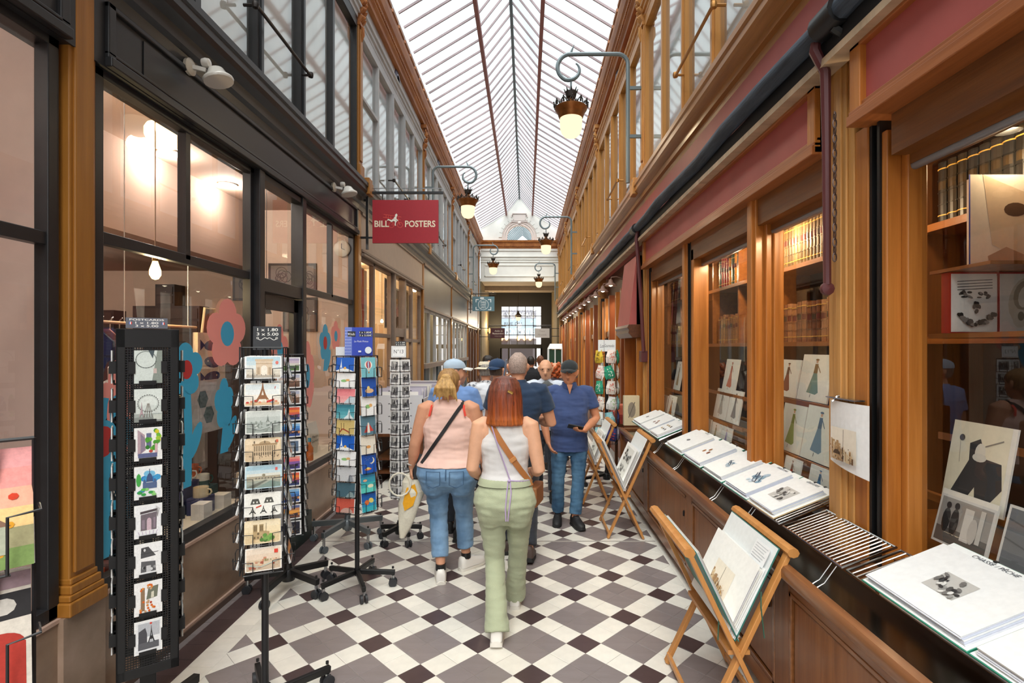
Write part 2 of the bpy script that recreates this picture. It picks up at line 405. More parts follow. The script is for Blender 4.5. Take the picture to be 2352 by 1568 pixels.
# pilasters
def pilaster(s, y, k):
    left = s < 0; root = struct(nn('trim'), 'ochre pilaster with leafy capital, %s on the %s wall' % (ORD[k]+' from the front', SIDE[s]), 'pilaster'); m = M_PIL if left else M_TAN
    w = .075
    mb = MB()
    if left:
        sbox(mb, s, -.1, .01, y-w, y+w, .565, 3.56); sbox(mb, s, 0, .022, y-w+.02, y+w-.02, .75, 3.5)
        mb.build('shaft', M_PIL, root, bevel=.006)
        mb = MB()
        for o, a, z0, z1 in ((.045, .045, .565, .63), (.035, .035, .63, .66), (.03, .022, .66, .70), (.02, .012, .70, .73)): sbox(mb, s, -.1, o, y-w-a+.01, y+w+a-.01, z0, z1)
        mb.build('base', M_PIL, root, bevel=.006)
    mb = MB(); sbox(mb, s, -.1, .03, y-w, y+w, 3.87, 5.86); sbox(mb, s, .03, .045, y-w+.03, y+w-.03, 4.15, 5.8); sbox(mb, s, -.1, .055, y-w-.01, y+w+.01, 3.87, 4.1)
    mb.build('upper_shaft', m, root, bevel=.005)
    mb = MB(); sbox(mb, s, -.05, .03, y-w, y+w, 5.86, 6.32); sbox(mb, s, -.05, .10, y-w-.03, y+w+.03, 6.27, 6.34); sbox(mb, s, 0, .05, y-w-.005, y+w+.005, 5.84, 5.88)
    for yy in (-1, 1):
        pts = []
        for i in range(14): a = i*.55; r = .048*(1-i/16); pts.append((sx(s, .075), y+yy*(.055+r*math.cos(a)), 6.20+r*math.sin(a)))
        mb.tube(pts, .014, 6)
        for zz, o in ((5.90, .06), (6.0, .075), (6.09, .085)):
            mb.tube([(sx(s, .02), y+yy*.05, zz), (sx(s, o), y+yy*.055, zz+.06), (sx(s, o+.02), y+yy*.05, zz+.05)], [.028, .03, .012], 6)
    for zz, o in ((5.92, .07), (6.03, .08), (6.13, .09)): mb.tube([(sx(s, .02), y, zz), (sx(s, o), y, zz+.05), (sx(s, o+.025), y, zz+.04)], [.03, .032, .012], 6)
    mb.tube([(sx(s, .05), y, 5.84), (sx(s, .06), y, 5.74), (sx(s, .045), y, 5.66)], [.028, .022, .006], 6)
    mb.build('capital', M_OCHRE if left else M_TAN, root, smooth=True)
    mb = MB(); sbox(mb, s, .02, .16, y-.07, y+.07, 3.872, 3.93); sbox(mb, s, .10, .17, y-.085, y+.085, 3.72, 3.875)
    mb.build('console_block', m, root, bevel=.006)
for k in range(1, 8):
    for s in (-1, 1): pilaster(s, BAY[k], max(0, k-1))
# upper windows: five lights to a bay
def upper_window(s, k):
    left = s < 0; y0, y1 = BAY[k]+.085, min(BAY[k+1], YE)-.085 if k < 7 else YE-.02
    if y1-y0 < .3: return
    root = struct(nn('window'), 'upper window of five tall lights in %s frames, %s bay of the %s wall' % ('black' if left and k <= 2 else 'grey' if left else 'ochre', ORD[k], SIDE[s]), 'window')
    m = (M_BLACK if k <= 2 else M_GREY) if left else wood('window_wood', '#c58b45', '#ad7430')
    mb = MB(); sbox(mb, s, -.06, .02, y0, y1, 3.87, 3.97); sbox(mb, s, -.06, .015, y0, y1, 5.80, 5.93)
    mb.build('rail', m, root)
    n = 5 if y1-y0 > 3 else 1
    for i in range(n+1):
        yy = y0+(y1-y0)*i/n; w = .05 if i in (2, 3) else .028
        mb = MB(); sbox(mb, s, -.06, .012, max(y0, yy-w), min(y1, yy+w), 3.97, 5.80)
        if i in (2, 3): sbox(mb, s, .012, .03, yy-.018, yy+.018, 3.97, 5.80)
        mb.build('mullion', m, root)
        if i < n:
            a = yy+(y1-y0)/n
            MB().add([(sx(s, -.03), yy, 3.95), (sx(s, -.03), a, 3.95), (sx(s, -.03), a, 5.85), (sx(s, -.03), yy, 5.85)], [(0, 1, 2, 3)]).build('pane', M_UGLASS, root)
            if left and k > 2 and i == 0: sbox(MB(), s, -.05, .01, yy, a, 5.02, 5.06).build('transom', m, root)
    if n == 5:
        ya, yb = BAY[k]+1.45, BAY[k]+2.47; mb = MB(); x = sx(s, .09)
        mb.tube([(x, ya, 4.38), (x, yb, 4.36)], .014, 8)
        for yy in (ya, yb): mb.tube([(sx(s, .0), yy, 4.37), (x, yy, 4.37)], .012, 6); mb.lathe([(.001, -.03), (.022, -.022), (.026, 0), (.022, .022), (.001, .03)], 8, (x, yy, 4.37))
        mb.tube([(x, ya+.06, 4.38), (x, ya+.05, 4.47), (x, ya+.02, 4.5)], .004, 5); mb.build('guard_bar', mat('guard_black', '#2a2422', rough=.4, metal=.5) if left else mat('guard_brass', '#a5743a', rough=.4, metal=.6), root, smooth=True)
for k in range(1, 8):
    for s in (-1, 1): upper_window(s, k)
# ---- end wall with round window, white panel, entrance beyond ----
ew = struct('wall_end', 'white plastered end wall with a round-headed window under the gable', 'wall')
pts = []; ac = (XC, 6.70); ar = .57
def roofz(x): d = abs(x-XC); return RZ-.05-(RZ-PZ)*d/PH if d < PH else PZ-.05-(PZ-EZ)*(d-PH)/(EH-PH)
mb = MB()
for s in (-1, 1):
    arc = [(XC+s*ar*math.sin(a), ac[1]+.15+ar*math.cos(a)) for a in [i*math.pi/2/10 for i in range(11)]]+[(XC+s*ar, 6.70)]
    xe = XC+s*EH
    mb.extr(arc+[(xe, 6.70), (xe, EZ-.05), (XC+s*PH, PZ-.05), (XC, RZ-.05)], 'y', YE, YE+.25)
mb.box(XC-EH, XC+EH, YE, YE+.25, 4.84, 6.70); mb.build('gable', M_WHITE, ew)
mb = MB()
for rr, w in ((ar+.02, .035), (ar+.12, .03), (ar+.20, .02)):
    p = [(XC+rr*math.cos(a), YE-.01, ac[1]+.15+rr*math.sin(a)) for a in [math.pi*i/24 for i in range(25)]]
    mb.tube([(XC+rr, YE-.01, 6.7)]+p+[(XC-rr, YE-.01, 6.7)], w, 6)
mb.build('arch_moulding', mat('plaster_pink', '#d9c9c3', rough=.8, var=.05), ew, smooth=True)
for i in range(13):
    a0 = math.pi*(i+.04)/13; a1 = math.pi*(i+.96)/13; r0, r1 = ar+.24, ar+.38
    if i == 6: r1 += .0
    mb = MB(); mb.extr([(XC+r*math.cos(a), ac[1]+.15+r*math.sin(a)) for r, a in ((r0, a0), (r0, a1), (r1, a1), (r1, a0))], 'y', YE-.025, YE+.02); mb.build('voussoir', M_WHITE, ew)
mb = MB(); z = 7.62   # cartouche over the arch
mb.box(XC-.26, XC+.26, YE-.05, YE, z, z+.28); mb.box(XC-.33, XC+.33, YE-.07, YE, z+.30, z+.35); mb.box(XC-.36, XC+.36, YE-.06, YE, z-.06, z-.02); mb.box(XC-.07, XC+.07, YE-.07, YE, z-.26, z-.02)
for s in (-1, 1): mb.tube([(XC+s*(.32+.05*math.cos(a)), YE-.03, z+.15+.14*math.sin(a)) for a in [i*.5 for i in range(12)]], .025, 6)
mb.lathe([(.001, -.08), (.06, -.06), (.085, 0), (.06, .06), (.001, .08)], 10, (XC, YE-.05, z-.12)); mb.build('cartouche', mat('plaster_warm_grey', '#cfc6c2', rough=.8), ew, bevel=.01)  # cartouche in one even warm grey plaster
mb = MB(); mb.extr([(YE, 6.34), (YE-.05, 6.34), (YE-.06, 6.42), (YE-.10, 6.46), (YE-.11, 6.57), (YE-.16, 6.62), (YE-.18, 6.70), (YE, 6.71)], 'x', XC-EH, XC+EH)
tr = st(mb.build(nn('trim'), M_OCHRE), 'brown cornice across the end wall below the round window', 'cornice'); mb = MB()
x = XC-EH
while x < XC+EH: mb.box(x, x+.035, YE-.11, YE-.07, 6.42, 6.47); x += .07
mb.build('dentil_row', M_OCHRE, tr, kind='stuff')
mb = MB()
for z0, z1, d in ((6.24, 6.34, .04), (5.96, 6.0, .05), (5.83, 5.87, .03), (5.72, 5.75, .03)): mb.box(XC-EH, XC+EH, YE-d, YE, z0, z1)
for a, b, c, d in ((-1.6, 1.6, 5.56, 5.59), (-1.6, 1.6, 5.06, 5.09)): mb.box(XC+a, XC+b, YE-.03, YE, c, d)
for x in (-1.6, 1.57): mb.box(XC+x, XC+x+.03, YE-.03, YE, 5.06, 5.59)
mb.build('panel_moulding', M_WHITE, ew)
# roof of the next passage seen through the arch
nr = struct('skylight', 'next glazed roof seen through the round window', 'roof')
for i in range(14):
    y = YE+1+i*.4; mb = MB()
    for s in (-1, 1): mb.beam((XC+s*1.5+.1, y, 7.0), (XC+.1, y, 8.3), .03, .05)
    mb.build('glazing_bar', M_RIDGE, nr)
MB().add([(XC-1.4, YE+1, 7.05), (XC+.1, YE+1, 8.35), (XC+.1, YE+7, 8.35), (XC-1.4, YE+7, 7.05)], [(0, 1, 2, 3)]).add([(XC+1.6, YE+1, 7.05), (XC+.1, YE+1, 8.35), (XC+.1, YE+7, 8.35), (XC+1.6, YE+7, 7.05)], [(0, 1, 2, 3)]).build('roof_pane', RG, nr)
# entrance hall beyond the end wall
hall = struct('wall_back', 'dark entrance hall and glazed iron screen at the far end', 'wall'); YB = YE+5
MB().box(-2.6, 2.0, YE+.25, YB+.4, 4.84, 5.0).build('soffit', mat('soffit_beige', '#b3a492', rough=.8, var=.06), hall)
MB().box(-2.6, 2.0, YE+1.9, YE+2.2, 4.62, 4.84).build('soffit_beam', mat('soffit_beige'), hall)
M_HALL = mat('hall_wall', '#77684a', rough=.8, var=.1)
for x0, x1 in ((-2.6, -2.04), (1.42, 2.0)): MB().box(x0, x1, YE, YB+.2, 0, 4.84).build('side_wall', M_HALL, hall)
mb = MB(); DK = mat('screen_iron', '#1d1a18', rough=.5)
WX0, WX1, WZ0, WZ1 = -1.37, .85, 1.98, 4.07
mb.box(-2.1, WX0, YB, YB+.15, 0, 4.84); mb.box(WX1, 1.5, YB, YB+.15, 0, 4.84); mb.box(WX0, WX1, YB, YB+.15, WZ1, 4.84); mb.box(WX0, WX1, YB-.05, YB+.15, 1.75, WZ0)
mb.build('screen_wall', DK, hall)
sw = struct(nn('window'), 'large iron gridded window at the far end of the passage', 'window')
for i in range(6): x = WX0+(WX1-WX0)*i/5; MB().box(x-.02, x+.02, YB+.02, YB+.08, WZ0, WZ1).build('glazing_bar', DK, sw)
for i in range(1, 4): z = WZ0+(WZ1-WZ0)*i/4; MB().box(WX0, WX1, YB+.02, YB+.08, z-.018, z+.018).build('transom', DK, sw)
for i in range(5):
    for j in range(4):
        x = WX0+(WX1-WX0)*i/5; z = WZ0+(WZ1-WZ0)*j/4; MB().add([(x, YB+.05, z), (x+.444, YB+.05, z), (x+.444, YB+.05, z+.5225), (x, YB+.05, z+.5225)], [(0, 1, 2, 3)]).build('pane', M_GLASS, sw)
mb = MB()   # scrollwork in the top lights
for i in range(5):
    x = WX0+.22+.444*i
    for s in (-1, 1): mb.tube([(x+s*(.02+.07*math.sin(a*.6)), YB+.04, 3.98-.05*a*.9+.02*math.cos(a*2)) for a in [j*.5 for j in range(9)]], .007, 5)
    mb.tube([(x-.2, YB+.04, 3.7), (x-.1, YB+.04, 3.64), (x, YB+.04, 3.7), (x+.1, YB+.04, 3.64), (x+.2, YB+.04, 3.7)], .007, 5)
mb.build('scrollwork', DK, sw)
dr = struct(nn('door'), 'dark glazed door opening under the gridded window', 'door')
for x in (WX0, -.95, .55, WX1): MB().box(x-.05, x+.05, YB, YB+.1, 0, 1.76).build('post', DK, dr)
# street beyond
sf = struct('exterior', 'pale street front across the road with painted shop lettering', 'building'); YS = YB+9
a = Art(); a.rect(-6, 0, 6, 9, '#c9cbd0'); a.rect(-4.2, 3.0, .75, 4.5, '#77777f'); a.text('PASSAGE VERDEAU', -1.4, 4.0, .34, '#e9eef2', 3.9, .01); a.rect(-4.2, 2.6, .75, 3.9, '#8a9aa8')
a.text('31 BIS, RUE DU', -1.5, 3.42, .22, '#2d343c', 2.4); a.text('FAUBOURG MONTMARTRE', -1.3, 2.78, .42, '#dbe6ee', 3.8, .012)
a.rect(.75, 0, 1.3, 9, '#f2f2f4'); a.rect(-4.2, 0, .75, 2.45, '#4a4446'); a.rect(-3.9, .6, -2.6, 2.3, '#2a2628'); a.rect(-2.4, 0, -1.3, 2.3, '#3a3234'); a.rect(-1.1, .6, .5, 2.3, '#332a2a'); a.rect(2, 0, 4, 9, '#e2e3e6')
mb = MB(); mb.box(-7, 7, YS+.01, YS+.4, -.02, 11, lin('#c9cbd0')); mb.art(a, (0, YS, 0), (1, 0, 0), (0, 0, 1)); mb.build('street_front', PRINT, sf)
for i, x in enumerate((-2.1, -1.75, -1.4, -.55, -.1, .3)):
    g = thing('cafe_lantern', 'glowing orange lantern across the street, %s from the left' % ORD[i], 'lantern', (x, YS-.112, 2.45), 0, 'lanterns across the street')
    MB().lathe([(.02, .18), (.10, .10), (.11, .0), (.08, -.10), (.02, -.14)], 10).build('globe', emission('lantern_glow', '#ffb25a', 5), g, smooth=True); MB().tube([(0, 0, .15), (0, 0, .6)], .012, 6).build('rod', M_BLACKW, g)
# ================= LEFT SHOPS =================
M_MARB = mat('brown_marble', '#a08772', rough=.3, col2='#7d6553', vs=(2.2, 2.2, 2.2), det=8, coat=.2)
M_MCAP = mat('marble_cap', '#b89a8a', rough=.5, var=.1, vs=(9, 9, 9))
pl = st(MB().box(-2.35, -2.125, Y0, 6.60, 0, .55).build('baseboard_left', M_MARB), 'polished brown marble plinth under the postcard shop windows', 'plinth')
MB().box(-2.35, -2.118, Y0, 6.60, .55, .567).build('marble_cap', M_MCAP, pl)
MB().box(-2.35, -2.10, Y0, 6.6, 0, .045).build('skirting', mat('skirt_brown', '#5c4a41', rough=.5), pl); MB().box(-2.35, -2.108, Y0, 6.6, .045, .06).build('skirting_line', M_MCAP, pl)
for y in (BAY[2],): MB().box(-2.3, -2.098, y-.12, y+.12, 0, .566).build('pier_stone', mat('pier_marble', '#a58c7b', rough=.4, col2='#86705c', vs=(3, 3, 3), det=8), pl)
# interior of the postcard shop
it = struct('wall_interior', 'warm beige interior walls of the postcard shop', 'wall')
M_IN = mat('shop_beige', '#c9b09c', rough=.85, var=.03); M_INC = mat('shop_ceiling', '#b59a88', rough=.9)
XI = -5.6
MB().box(XI-.1, XI, -3, 6.7, 0, 3.6).build('back_wall', M_IN, it); MB().box(XI, -2.2, 6.55, 6.68, 0, 3.6).build('party_wall', M_IN, it); MB().box(XI, -2.2, -3.1, -3, 0, 3.6).build('near_wall', M_IN, it)
MB().box(XI, -2.16, -3, 6.6, 3.5, 3.6).build('shop_ceiling', M_INC, it); MB().box(XI, -2.2, -3, 6.6, 0, .02).build('shop_floor', mat('shop_floor_wood', '#7b5c40', rough=.5, var=.1), it)
MB().box(XI, -3.3, -3, 6.6, 2.75, 3.5).build('dropped_soffit', mat('soffit_brown', '#9c8070', rough=.9), it)
MB().box(-2.78, -2.17, 2.62, 4.2, .50, .60).build('window_ledge', mat('ledge_cream', '#e2d6c0', rough=.5), it)
MB().box(-2.78, -2.17, 5.05, 6.55, .50, .60).build('window_ledge', mat('ledge_cream'), it)
MB().box(-2.95, -2.21, 2.48, 2.50, .5, 3.4).box(-2.95, -2.93, -2, 2.49, .5, 3.4).build('display_back', mat('pink_back', '#d9bfb2', rough=.8, var=.03), it)
for i, (x, y) in enumerate(((-2.75, .9), (-3.1, 3.2), (-3.1, 4.6), (-3.1, 5.5), (-4.6, 2.6), (-4.6, 4.8))):
    d = thing('downlight', 'round recessed ceiling spot added to light the postcard shop, %s from the front' % ORD[i], 'ceiling light', (x, y, 3.5 if x > -3.3 else 2.75))
    MB().lathe([(.001, -.012), (.07, -.012), (.075, 0)], 14).build('lens', emission('added_spot_glow', '#fff0d8', 9), d); MB().lathe([(.07, -.014), (.09, -.014), (.09, 0), (.07, 0)], 14).build('trim_ring', M_PAPER, d)
    lamp('shop_fill_light', (x, y, (3.43 if x > -3.3 else 2.68)), 12, (1, .92, .84), .05)  # spots and lamps added to brighten the postcard shop interior
def shopwin(name, lab, y0, y1, z0, z1, verts, transom, m, s=-1, off=-.05, w=.035, top=.06, tw=.03, part_tops=None):
    """framed shop window: stiles at verts, optional transom with its own verts above"""
    root = struct(name, lab, 'window')
    a, b = off-.03, off+.035
    mb = MB(); sbox(mb, s, a, b, y0, y1, z0, z0+top); sbox(mb, s, a, b, y0, y1, z1-top, z1); mb.build('rail', m, root, bevel=.004)
    ys = [y0]+list(verts)+[y1]
    for i, y in enumerate(ys):
        e = w*.8; lo, hi = (y, y+2*e) if i == 0 else (y-2*e, y) if i == len(ys)-1 else (y-w, y+w)
        sbox(MB(), s, a, b, lo, hi, z0, z1).build('stile', m, root, bevel=.004)
    cells = []
    if transom:
        sbox(MB(), s, a, b-.01, y0, y1, transom-tw, transom+tw).build('transom_bar', m, root, bevel=.004)
        up = [y0]+sorted(list(part_tops or verts))+[y1]
        for i in (part_tops or []):
            if i not in verts: sbox(MB(), s, a, b-.01, i-.022, i+.022, transom, z1).build('mullion', m, root)
        cells += [(p, q, transom, z1) for p, q in zip(up, up[1:])]+[(p, q, z0, transom) for p, q in zip(ys, ys[1:])]
    else: cells += [(p, q, z0, z1) for p, q in zip(ys, ys[1:])]
    x = sx(s, off)
    for p, q, c, d in cells: MB().add([(x, p, c), (x, q, c), (x, q, d), (x, p, d)], [(0, 1, 2, 3)]).build('pane', M_GLASS, root)
    return root
shopwin(nn('window'), 'near black framed shop window left of the first pilaster', -2.3, 2.42, .57, 3.22, (-.4, .8), 2.29, M_BLACK)
shopwin(nn('window'), 'wide black framed shop window with flower stickers behind the black card tower', 2.62, 4.16, .57, 3.22, (), 2.36, M_BLACK, part_tops=(3.36,))
shopwin(nn('window'), 'black framed shop window beside the door behind the blue card rack', 5.04, 6.60, .57, 3.22, (), 2.36, M_BLACK, part_tops=(5.86,))
d = struct(nn('door'), 'black glazed shop door under a transom light', 'door'); mb = MB()
for y in (4.19, 4.99): MB().box(-2.2, -2.085, y-.04, y+.04, 0, 3.22).build('door_post', M_BLACK, d, bevel=.005)
MB().box(-2.2, -2.095, 4.22, 4.96, 2.25, 2.36).build('door_head', M_BLACK, d, bevel=.005); MB().box(-2.2, -2.1, 4.16, 5.02, 3.15, 3.22).build('top_rail', M_BLACK, d)
MB().add([(-2.16, 4.22, 2.36), (-2.16, 4.96, 2.36), (-2.16, 4.96, 3.15), (-2.16, 4.22, 3.15)], [(0, 1, 2, 3)]).build('transom_pane', M_GLASS, d)
mb = MB(); mb.box(-2.18, -2.13, 4.23, 4.33, .05, 2.24); mb.box(-2.18, -2.13, 4.86, 4.95, .05, 2.24); mb.box(-2.18, -2.13, 4.23, 4.95, 2.12, 2.24); mb.box(-2.18, -2.13, 4.23, 4.95, .05, .6); mb.build('door_leaf', M_BLACK, d, bevel=.004)
MB().add([(-2.155, 4.33, .6), (-2.155, 4.86, .6), (-2.155, 4.86, 2.12), (-2.155, 4.33, 2.12)], [(0, 1, 2, 3)]).build('pane', M_GLASS, d)
MB().tube([(-2.12, 4.9, 1.0), (-2.08, 4.9, 1.02), (-2.08, 4.9, 1.2), (-2.12, 4.9, 1.22)], .012, 6).build('handle', M_STEEL, d, smooth=True)
MB().box(-2.2, -2.04, 4.14, 5.04, 0, .26).build('door_step', mat('dark_green_step', '#22302d', rough=.5), d)
# black fascia with moulded frame
fa = struct('wall_fascia', 'black moulded fascia board above the postcard shop windows', 'fascia')
MB().box(-2.3, -2.10, Y0, 6.62, 3.2, 3.56).build('board', M_BLACK, fa)
for y0, y1 in ((Y0, 2.42), (2.64, 6.58)):
    for z, o, h in ((3.205, .045, .05), (3.265, .03, .02), (3.50, .03, .03)):
        sbox(MB(), -1, .015, o+.01, y0, y1, z, z+h).build('moulding', M_BLACK, fa, bevel=.006)
    for y in (y0, y1-.05): sbox(MB(), -1, .015, .04, y, y+.05, 3.25, 3.53).build('moulding', M_BLACK, fa, bevel=.006)
MB().box(-2.098, -2.094, 2.9, 6.4, 3.29, 3.48).build('panel', mat('fascia_satin', '#2b2b2c', rough=.3), fa)
# clear spot lamps on the fascia
M_CLEAR = mat('clear_plastic', '#cfcac2', rough=.12, spec=.6)
for i, (y, lab) in enumerate(((3.28, 'nearer clear plastic spotlight on the black fascia'), (5.74, 'farther clear plastic spotlight on the black fascia near the hanging red sign'))):
    t = thing('spotlight', lab, 'spotlight', (-2.095, y, 3.54), 0, 'fascia spotlights')
    mb = MB(); mb.lathe([(.05, 0), (.052, .02), (.035, .03), (.02, .032)], 14, axis='x'); mb.build('wall_plate', mat('plate_cream', '#c9bfae', rough=.3), t, smooth=True)
    MB().beam((.02, 0, 0), (.10, .02, -.012), .022, .028).build('arm', M_CLEAR, t, bevel=.004)
    mb = MB(); mb.M = Matrix.Translation((.15, .05, -.02)) @ Matrix.Rotation(R(-14), 4, 'Y'); mb.lathe([(.085, -.05), (.09, -.04), (.088, -.03), (.06, -.005), (.045, .03), (.02, .045), (.001, .047)], 18); mb.build('shade', M_CLEAR, t, smooth=True)
    mb = MB(); mb.lathe([(.001, -.026), (.026, -.02), (.03, 0), (.026, .02), (.001, .026)], 12, (.10, .02, .035), axis='x'); mb.build('knob', M_CLEAR, t, smooth=True)
    MB().tube([(.13, .05, -.02), (.15, .05, -.055)], .018, 8).build('bulb', M_PAPER, t)
# ---- taupe print shop, bay 3 ----
tp = struct('wall_taupe', 'taupe timber front of the print shop', 'wall')
MB().box(-2.3, -2.11, 6.78, 10.78, 3.0, 3.56).build('fascia_board', mat('fascia_cream', '#b9a99a', rough=.55, var=.03), tp)
for z, o in ((2.98, .05), (3.03, .03), (3.5, .03)): sbox(MB(), -1, .0, o, 6.78, 10.78, z, z+.03).build('moulding', M_TAUPE, tp)
MB().box(-2.3, -2.12, 6.78, 10.78, 0, .62).build('stall_riser', M_TAUPE, tp)
MB().box(-4.9, -4.8, 6.7, 10.9, 0, 3.5).build('back_wall', mat('print_wall', '#a07c5c', rough=.8, var=.25, vs=(4, 5, 3)), tp); MB().box(-4.9, -2.2, 6.7, 10.9, 3.4, 3.5).build('shop_ceiling', M_CREAM, tp); MB().box(-4.9, -2.2, 10.8, 10.9, 0, 3.5).build('party_wall', M_CREAM, tp)
MB().box(-4.9, -2.2, 6.7, 10.9, 0, .02).build('shop_floor', mat('shop_floor_wood'), tp)
shopwin(nn('window'), 'taupe framed shop window with the red poster', 6.80, 8.42, .62, 3.0, (7.45,), 1.98, M_TAUPE)
shopwin(nn('window'), 'taupe framed shop window left of the third pilaster', 9.25, 10.76, .62, 3.0, (9.95,), 1.93, M_TAUPE)
d = struct(nn('door'), 'taupe glazed shop door with posters in its panes', 'door')
for y in (8.47, 9.2): MB().box(-2.2, -2.09, y-.045, y+.045, 0, 3.0).build('door_post', M_TAUPE, d)
MB().box(-2.2, -2.1, 8.5, 9.17, 1.98, 2.12).build('door_head', M_TAUPE, d); MB().add([(-2.15, 8.5, .3), (-2.15, 9.17, .3), (-2.15, 9.17, 3), (-2.15, 8.5, 3)], [(0, 1, 2, 3)]).build('pane', M_GLASS, d)
for i, (y, z) in enumerate(((7.2, 1.6), (7.9, 1.4), (8.3, 1.75), (9.4, 2.4), (10.1, 2.3), (7.1, 2.35))):
    l = thing('pendant_lamp', 'small glowing bulb hanging in the print shop, %s from the front' % ORD[[1, 2, 3, 4, 5, 0].index(i)], 'lamp', (-2.75-.25*(i % 2), y, z))
    MB().lathe([(.001, -.03), (.025, -.018), (.03, 0), (.02, .025), (.012, .04)], 10).build('bulb', emission('bulb_glow', '#ffd28a', 16), l, smooth=True); MB().tube([(0, 0, .04), (0, 0, 3.4-z)], .004, 5).build('cord', M_BLACKW, l)
for y in (7.3, 8.6, 9.9): lamp('shop_fill_light', (-3.3, y, 3.3), 18, (1, .72, .42), .05)
def board(name, lab, cat, o, ux, uy, w, h, A, th=.006, rect=None, group=None, back='#e9e6df', m=None):
    """flat printed board: front art on a thin slab; o lower-left corner, ux/uy unit vectors"""
    o = Vector(o); ux = Vector(ux).normalized(); uy = Vector(uy).normalized(); n = ux.cross(uy); mb = MB(); bc = lin(back)
    p = [o, o+ux*w, o+ux*w+uy*h, o+uy*h]; mb.add(p+[q-n*th for q in p], [(0, 1, 2, 3), (7, 6, 5, 4), (0, 4, 5, 1), (1, 5, 6, 2), (2, 6, 7, 3), (3, 7, 4, 0)], bc)
    if A: mb.art(A, o, ux, uy)
    ob = mb.build(name, m or PRINT)
    return tag(ob, lab, cat, group) if cat else ob
a = Art(); a.rect(0, 0, .5, 1.32, '#e8e2d4'); a.rect(.02, .02, .48, 1.30, '#c8351f'); a.poly([(.25, .05), (.36, .3), (.40, .6), (.33, .95), (.25, 1.02), (.17, .9), (.11, .6), (.15, .3)], '#ddd2bd')
for i in range(10): a.line([(.15, .2+.07*i), (.36, .23+.07*i)], .008, '#a79c88')
a.poly([(.23, .1), (.28, .3), (.28, .6), (.26, .8), (.22, .5)], '#c04a2c')
board('poster', 'tall red poster with a pale leaf shape in the taupe shop window', 'poster', (-2.34, 7.16, 1.62), (0, 1, 0), (0, 0, 1), .62, 1.3, a)
a = Art(); a.rect(0, 0, .42, .82, '#d8cdb8'); a.rect(.02, .02, .40, .8, '#2b2422'); a.text('53', .22, .5, .17, '#e9dfc8', .22, .01); a.rect(.06, .1, .2, .3, '#7a4034'); a.rect(.22, .06, .36, .26, '#5a4b3c'); a.ell(.2, .35, .12, .06, '#a5785c')
board('poster', 'black framed poster reading 53 above the taupe shop door', 'poster', (-2.30, 8.60, 2.12), (0, 1, 0), (0, 0, 1), .42, .80, a)
a = Art(); a.rect(0, 0, .45, .55, '#24201d'); a.rect(.02, .2, .43, .4, '#e5b322'); a.text('CONVERT', .22, .24, .12, '#1d1a14', .38, .012); a.ell(.24, .1, .09, .045, '#c2392a'); a.ring(.22, .48, .05, .02, '#e8e2d0')
board('poster', 'black and yellow poster inside the taupe shop door', 'poster', (-2.25, 8.56, 1.45), (0, 1, 0), (0, 0, 1), .46, .55, a)
for i, (y, z, c1, c2, nm) in enumerate(((9.3, 2.1, '#6b5446', '#a08366', 'brown'), (10.05, 2.15, '#54473f', '#8c9692', 'grey'), (9.35, 1.1, '#41606b', '#c7bfae', 'teal'), (6.9, 1.1, '#b06a3f', '#e0c490', 'orange'))):
    a = Art(); a.rect(.03, .03, .55, .75, c1)
    for j in range(7): a.rect(.06+.07*j, .08, .11+.07*j, .2+random.random()*.5, c2 if j % 2 else c1)
    a.ell(.3, .5, .12, .1, c2); board('poster', '%s toned vintage poster in the taupe print shop window' % nm, 'poster', (-2.36, y, z), (0, 1, 0), (0, 0, 1), .58, .78, a)
# ---- grey shops, bays 4 to 7 ----
M_SH = mat('shutter_teal', '#3c4a50', rough=.5, var=.08)
for k in range(4, 8):
    y0, y1 = BAY[k]+.09, (BAY[k+1]-.09 if k < 7 else YE)
    gw = struct('wall_'+('grey_shop_%d' % (k-3)), 'grey panelled shop front, %s beyond the third pilaster' % ORD[k-4], 'wall')
    mfr = M_DGREY if k < 6 else M_BROWN
    MB().box(-2.3, -2.12, y0, y1, 2.62, 3.56).build('fascia_board', mat('fascia_grey', '#6f6c66', rough=.35, var=.1, vs=(1, 1, 1)), gw)
    for z in (2.62, 3.5): sbox(MB(), -1, 0, .035, y0, y1, z, z+.05).build('moulding', M_TAUPE, gw)
    MB().box(-2.3, -2.12, y0, y1, 0, .35).build('stall_riser', mfr, gw)
    MB().box(-3.0, -2.9, y0, y1, 0, 3.3).build('back_wall', mat('lit_cream', '#d8c9a8', rough=.8), gw)
    MB().box(-2.9, -2.2, y0, y1, 3.2, 3.3).build('shop_ceiling', M_CREAM, gw)
    if y1-y0 > 1.5: lamp('shop_fill_light', (-2.55, (y0+y1)/2, 3.1), 18, (1, .86, .62), .06)
    n = 5 if k < 7 else 2
    shopwin(nn('window'), 'grey framed window with dark shutters below, %s bay past the third pilaster' % ORD[k-4], y0, y1, .35, 2.62, [y0+(y1-y0)*i/n for i in range(1, n)], 1.42 if k < 6 else None, M_GREY if k < 6 else M_BROWN, w=.045)
    if k < 6:
        mb = MB(); sbox(mb, -1, -.02, .05, y0, y1, 1.36, 1.46); mb.build('shelf_rail', M_TAUPE, gw)
        for i in range(n):
            ya = y0+(y1-y0)*i/n+.08
            if i % 2 == 0: sbox(MB(), -1, -.02, .02, ya, ya+.42, .35, 1.36).build('shutter', M_SH, gw)
    else:
        for i in range(3): ya = y0+.5+i*1.2; sbox(MB(), -1, -.02, .03, ya, ya+.3, .3, 2.4).build('shutter', mat('far_shutter', '#5c3a26', rough=.5), gw) if ya+.3 < y1 else None
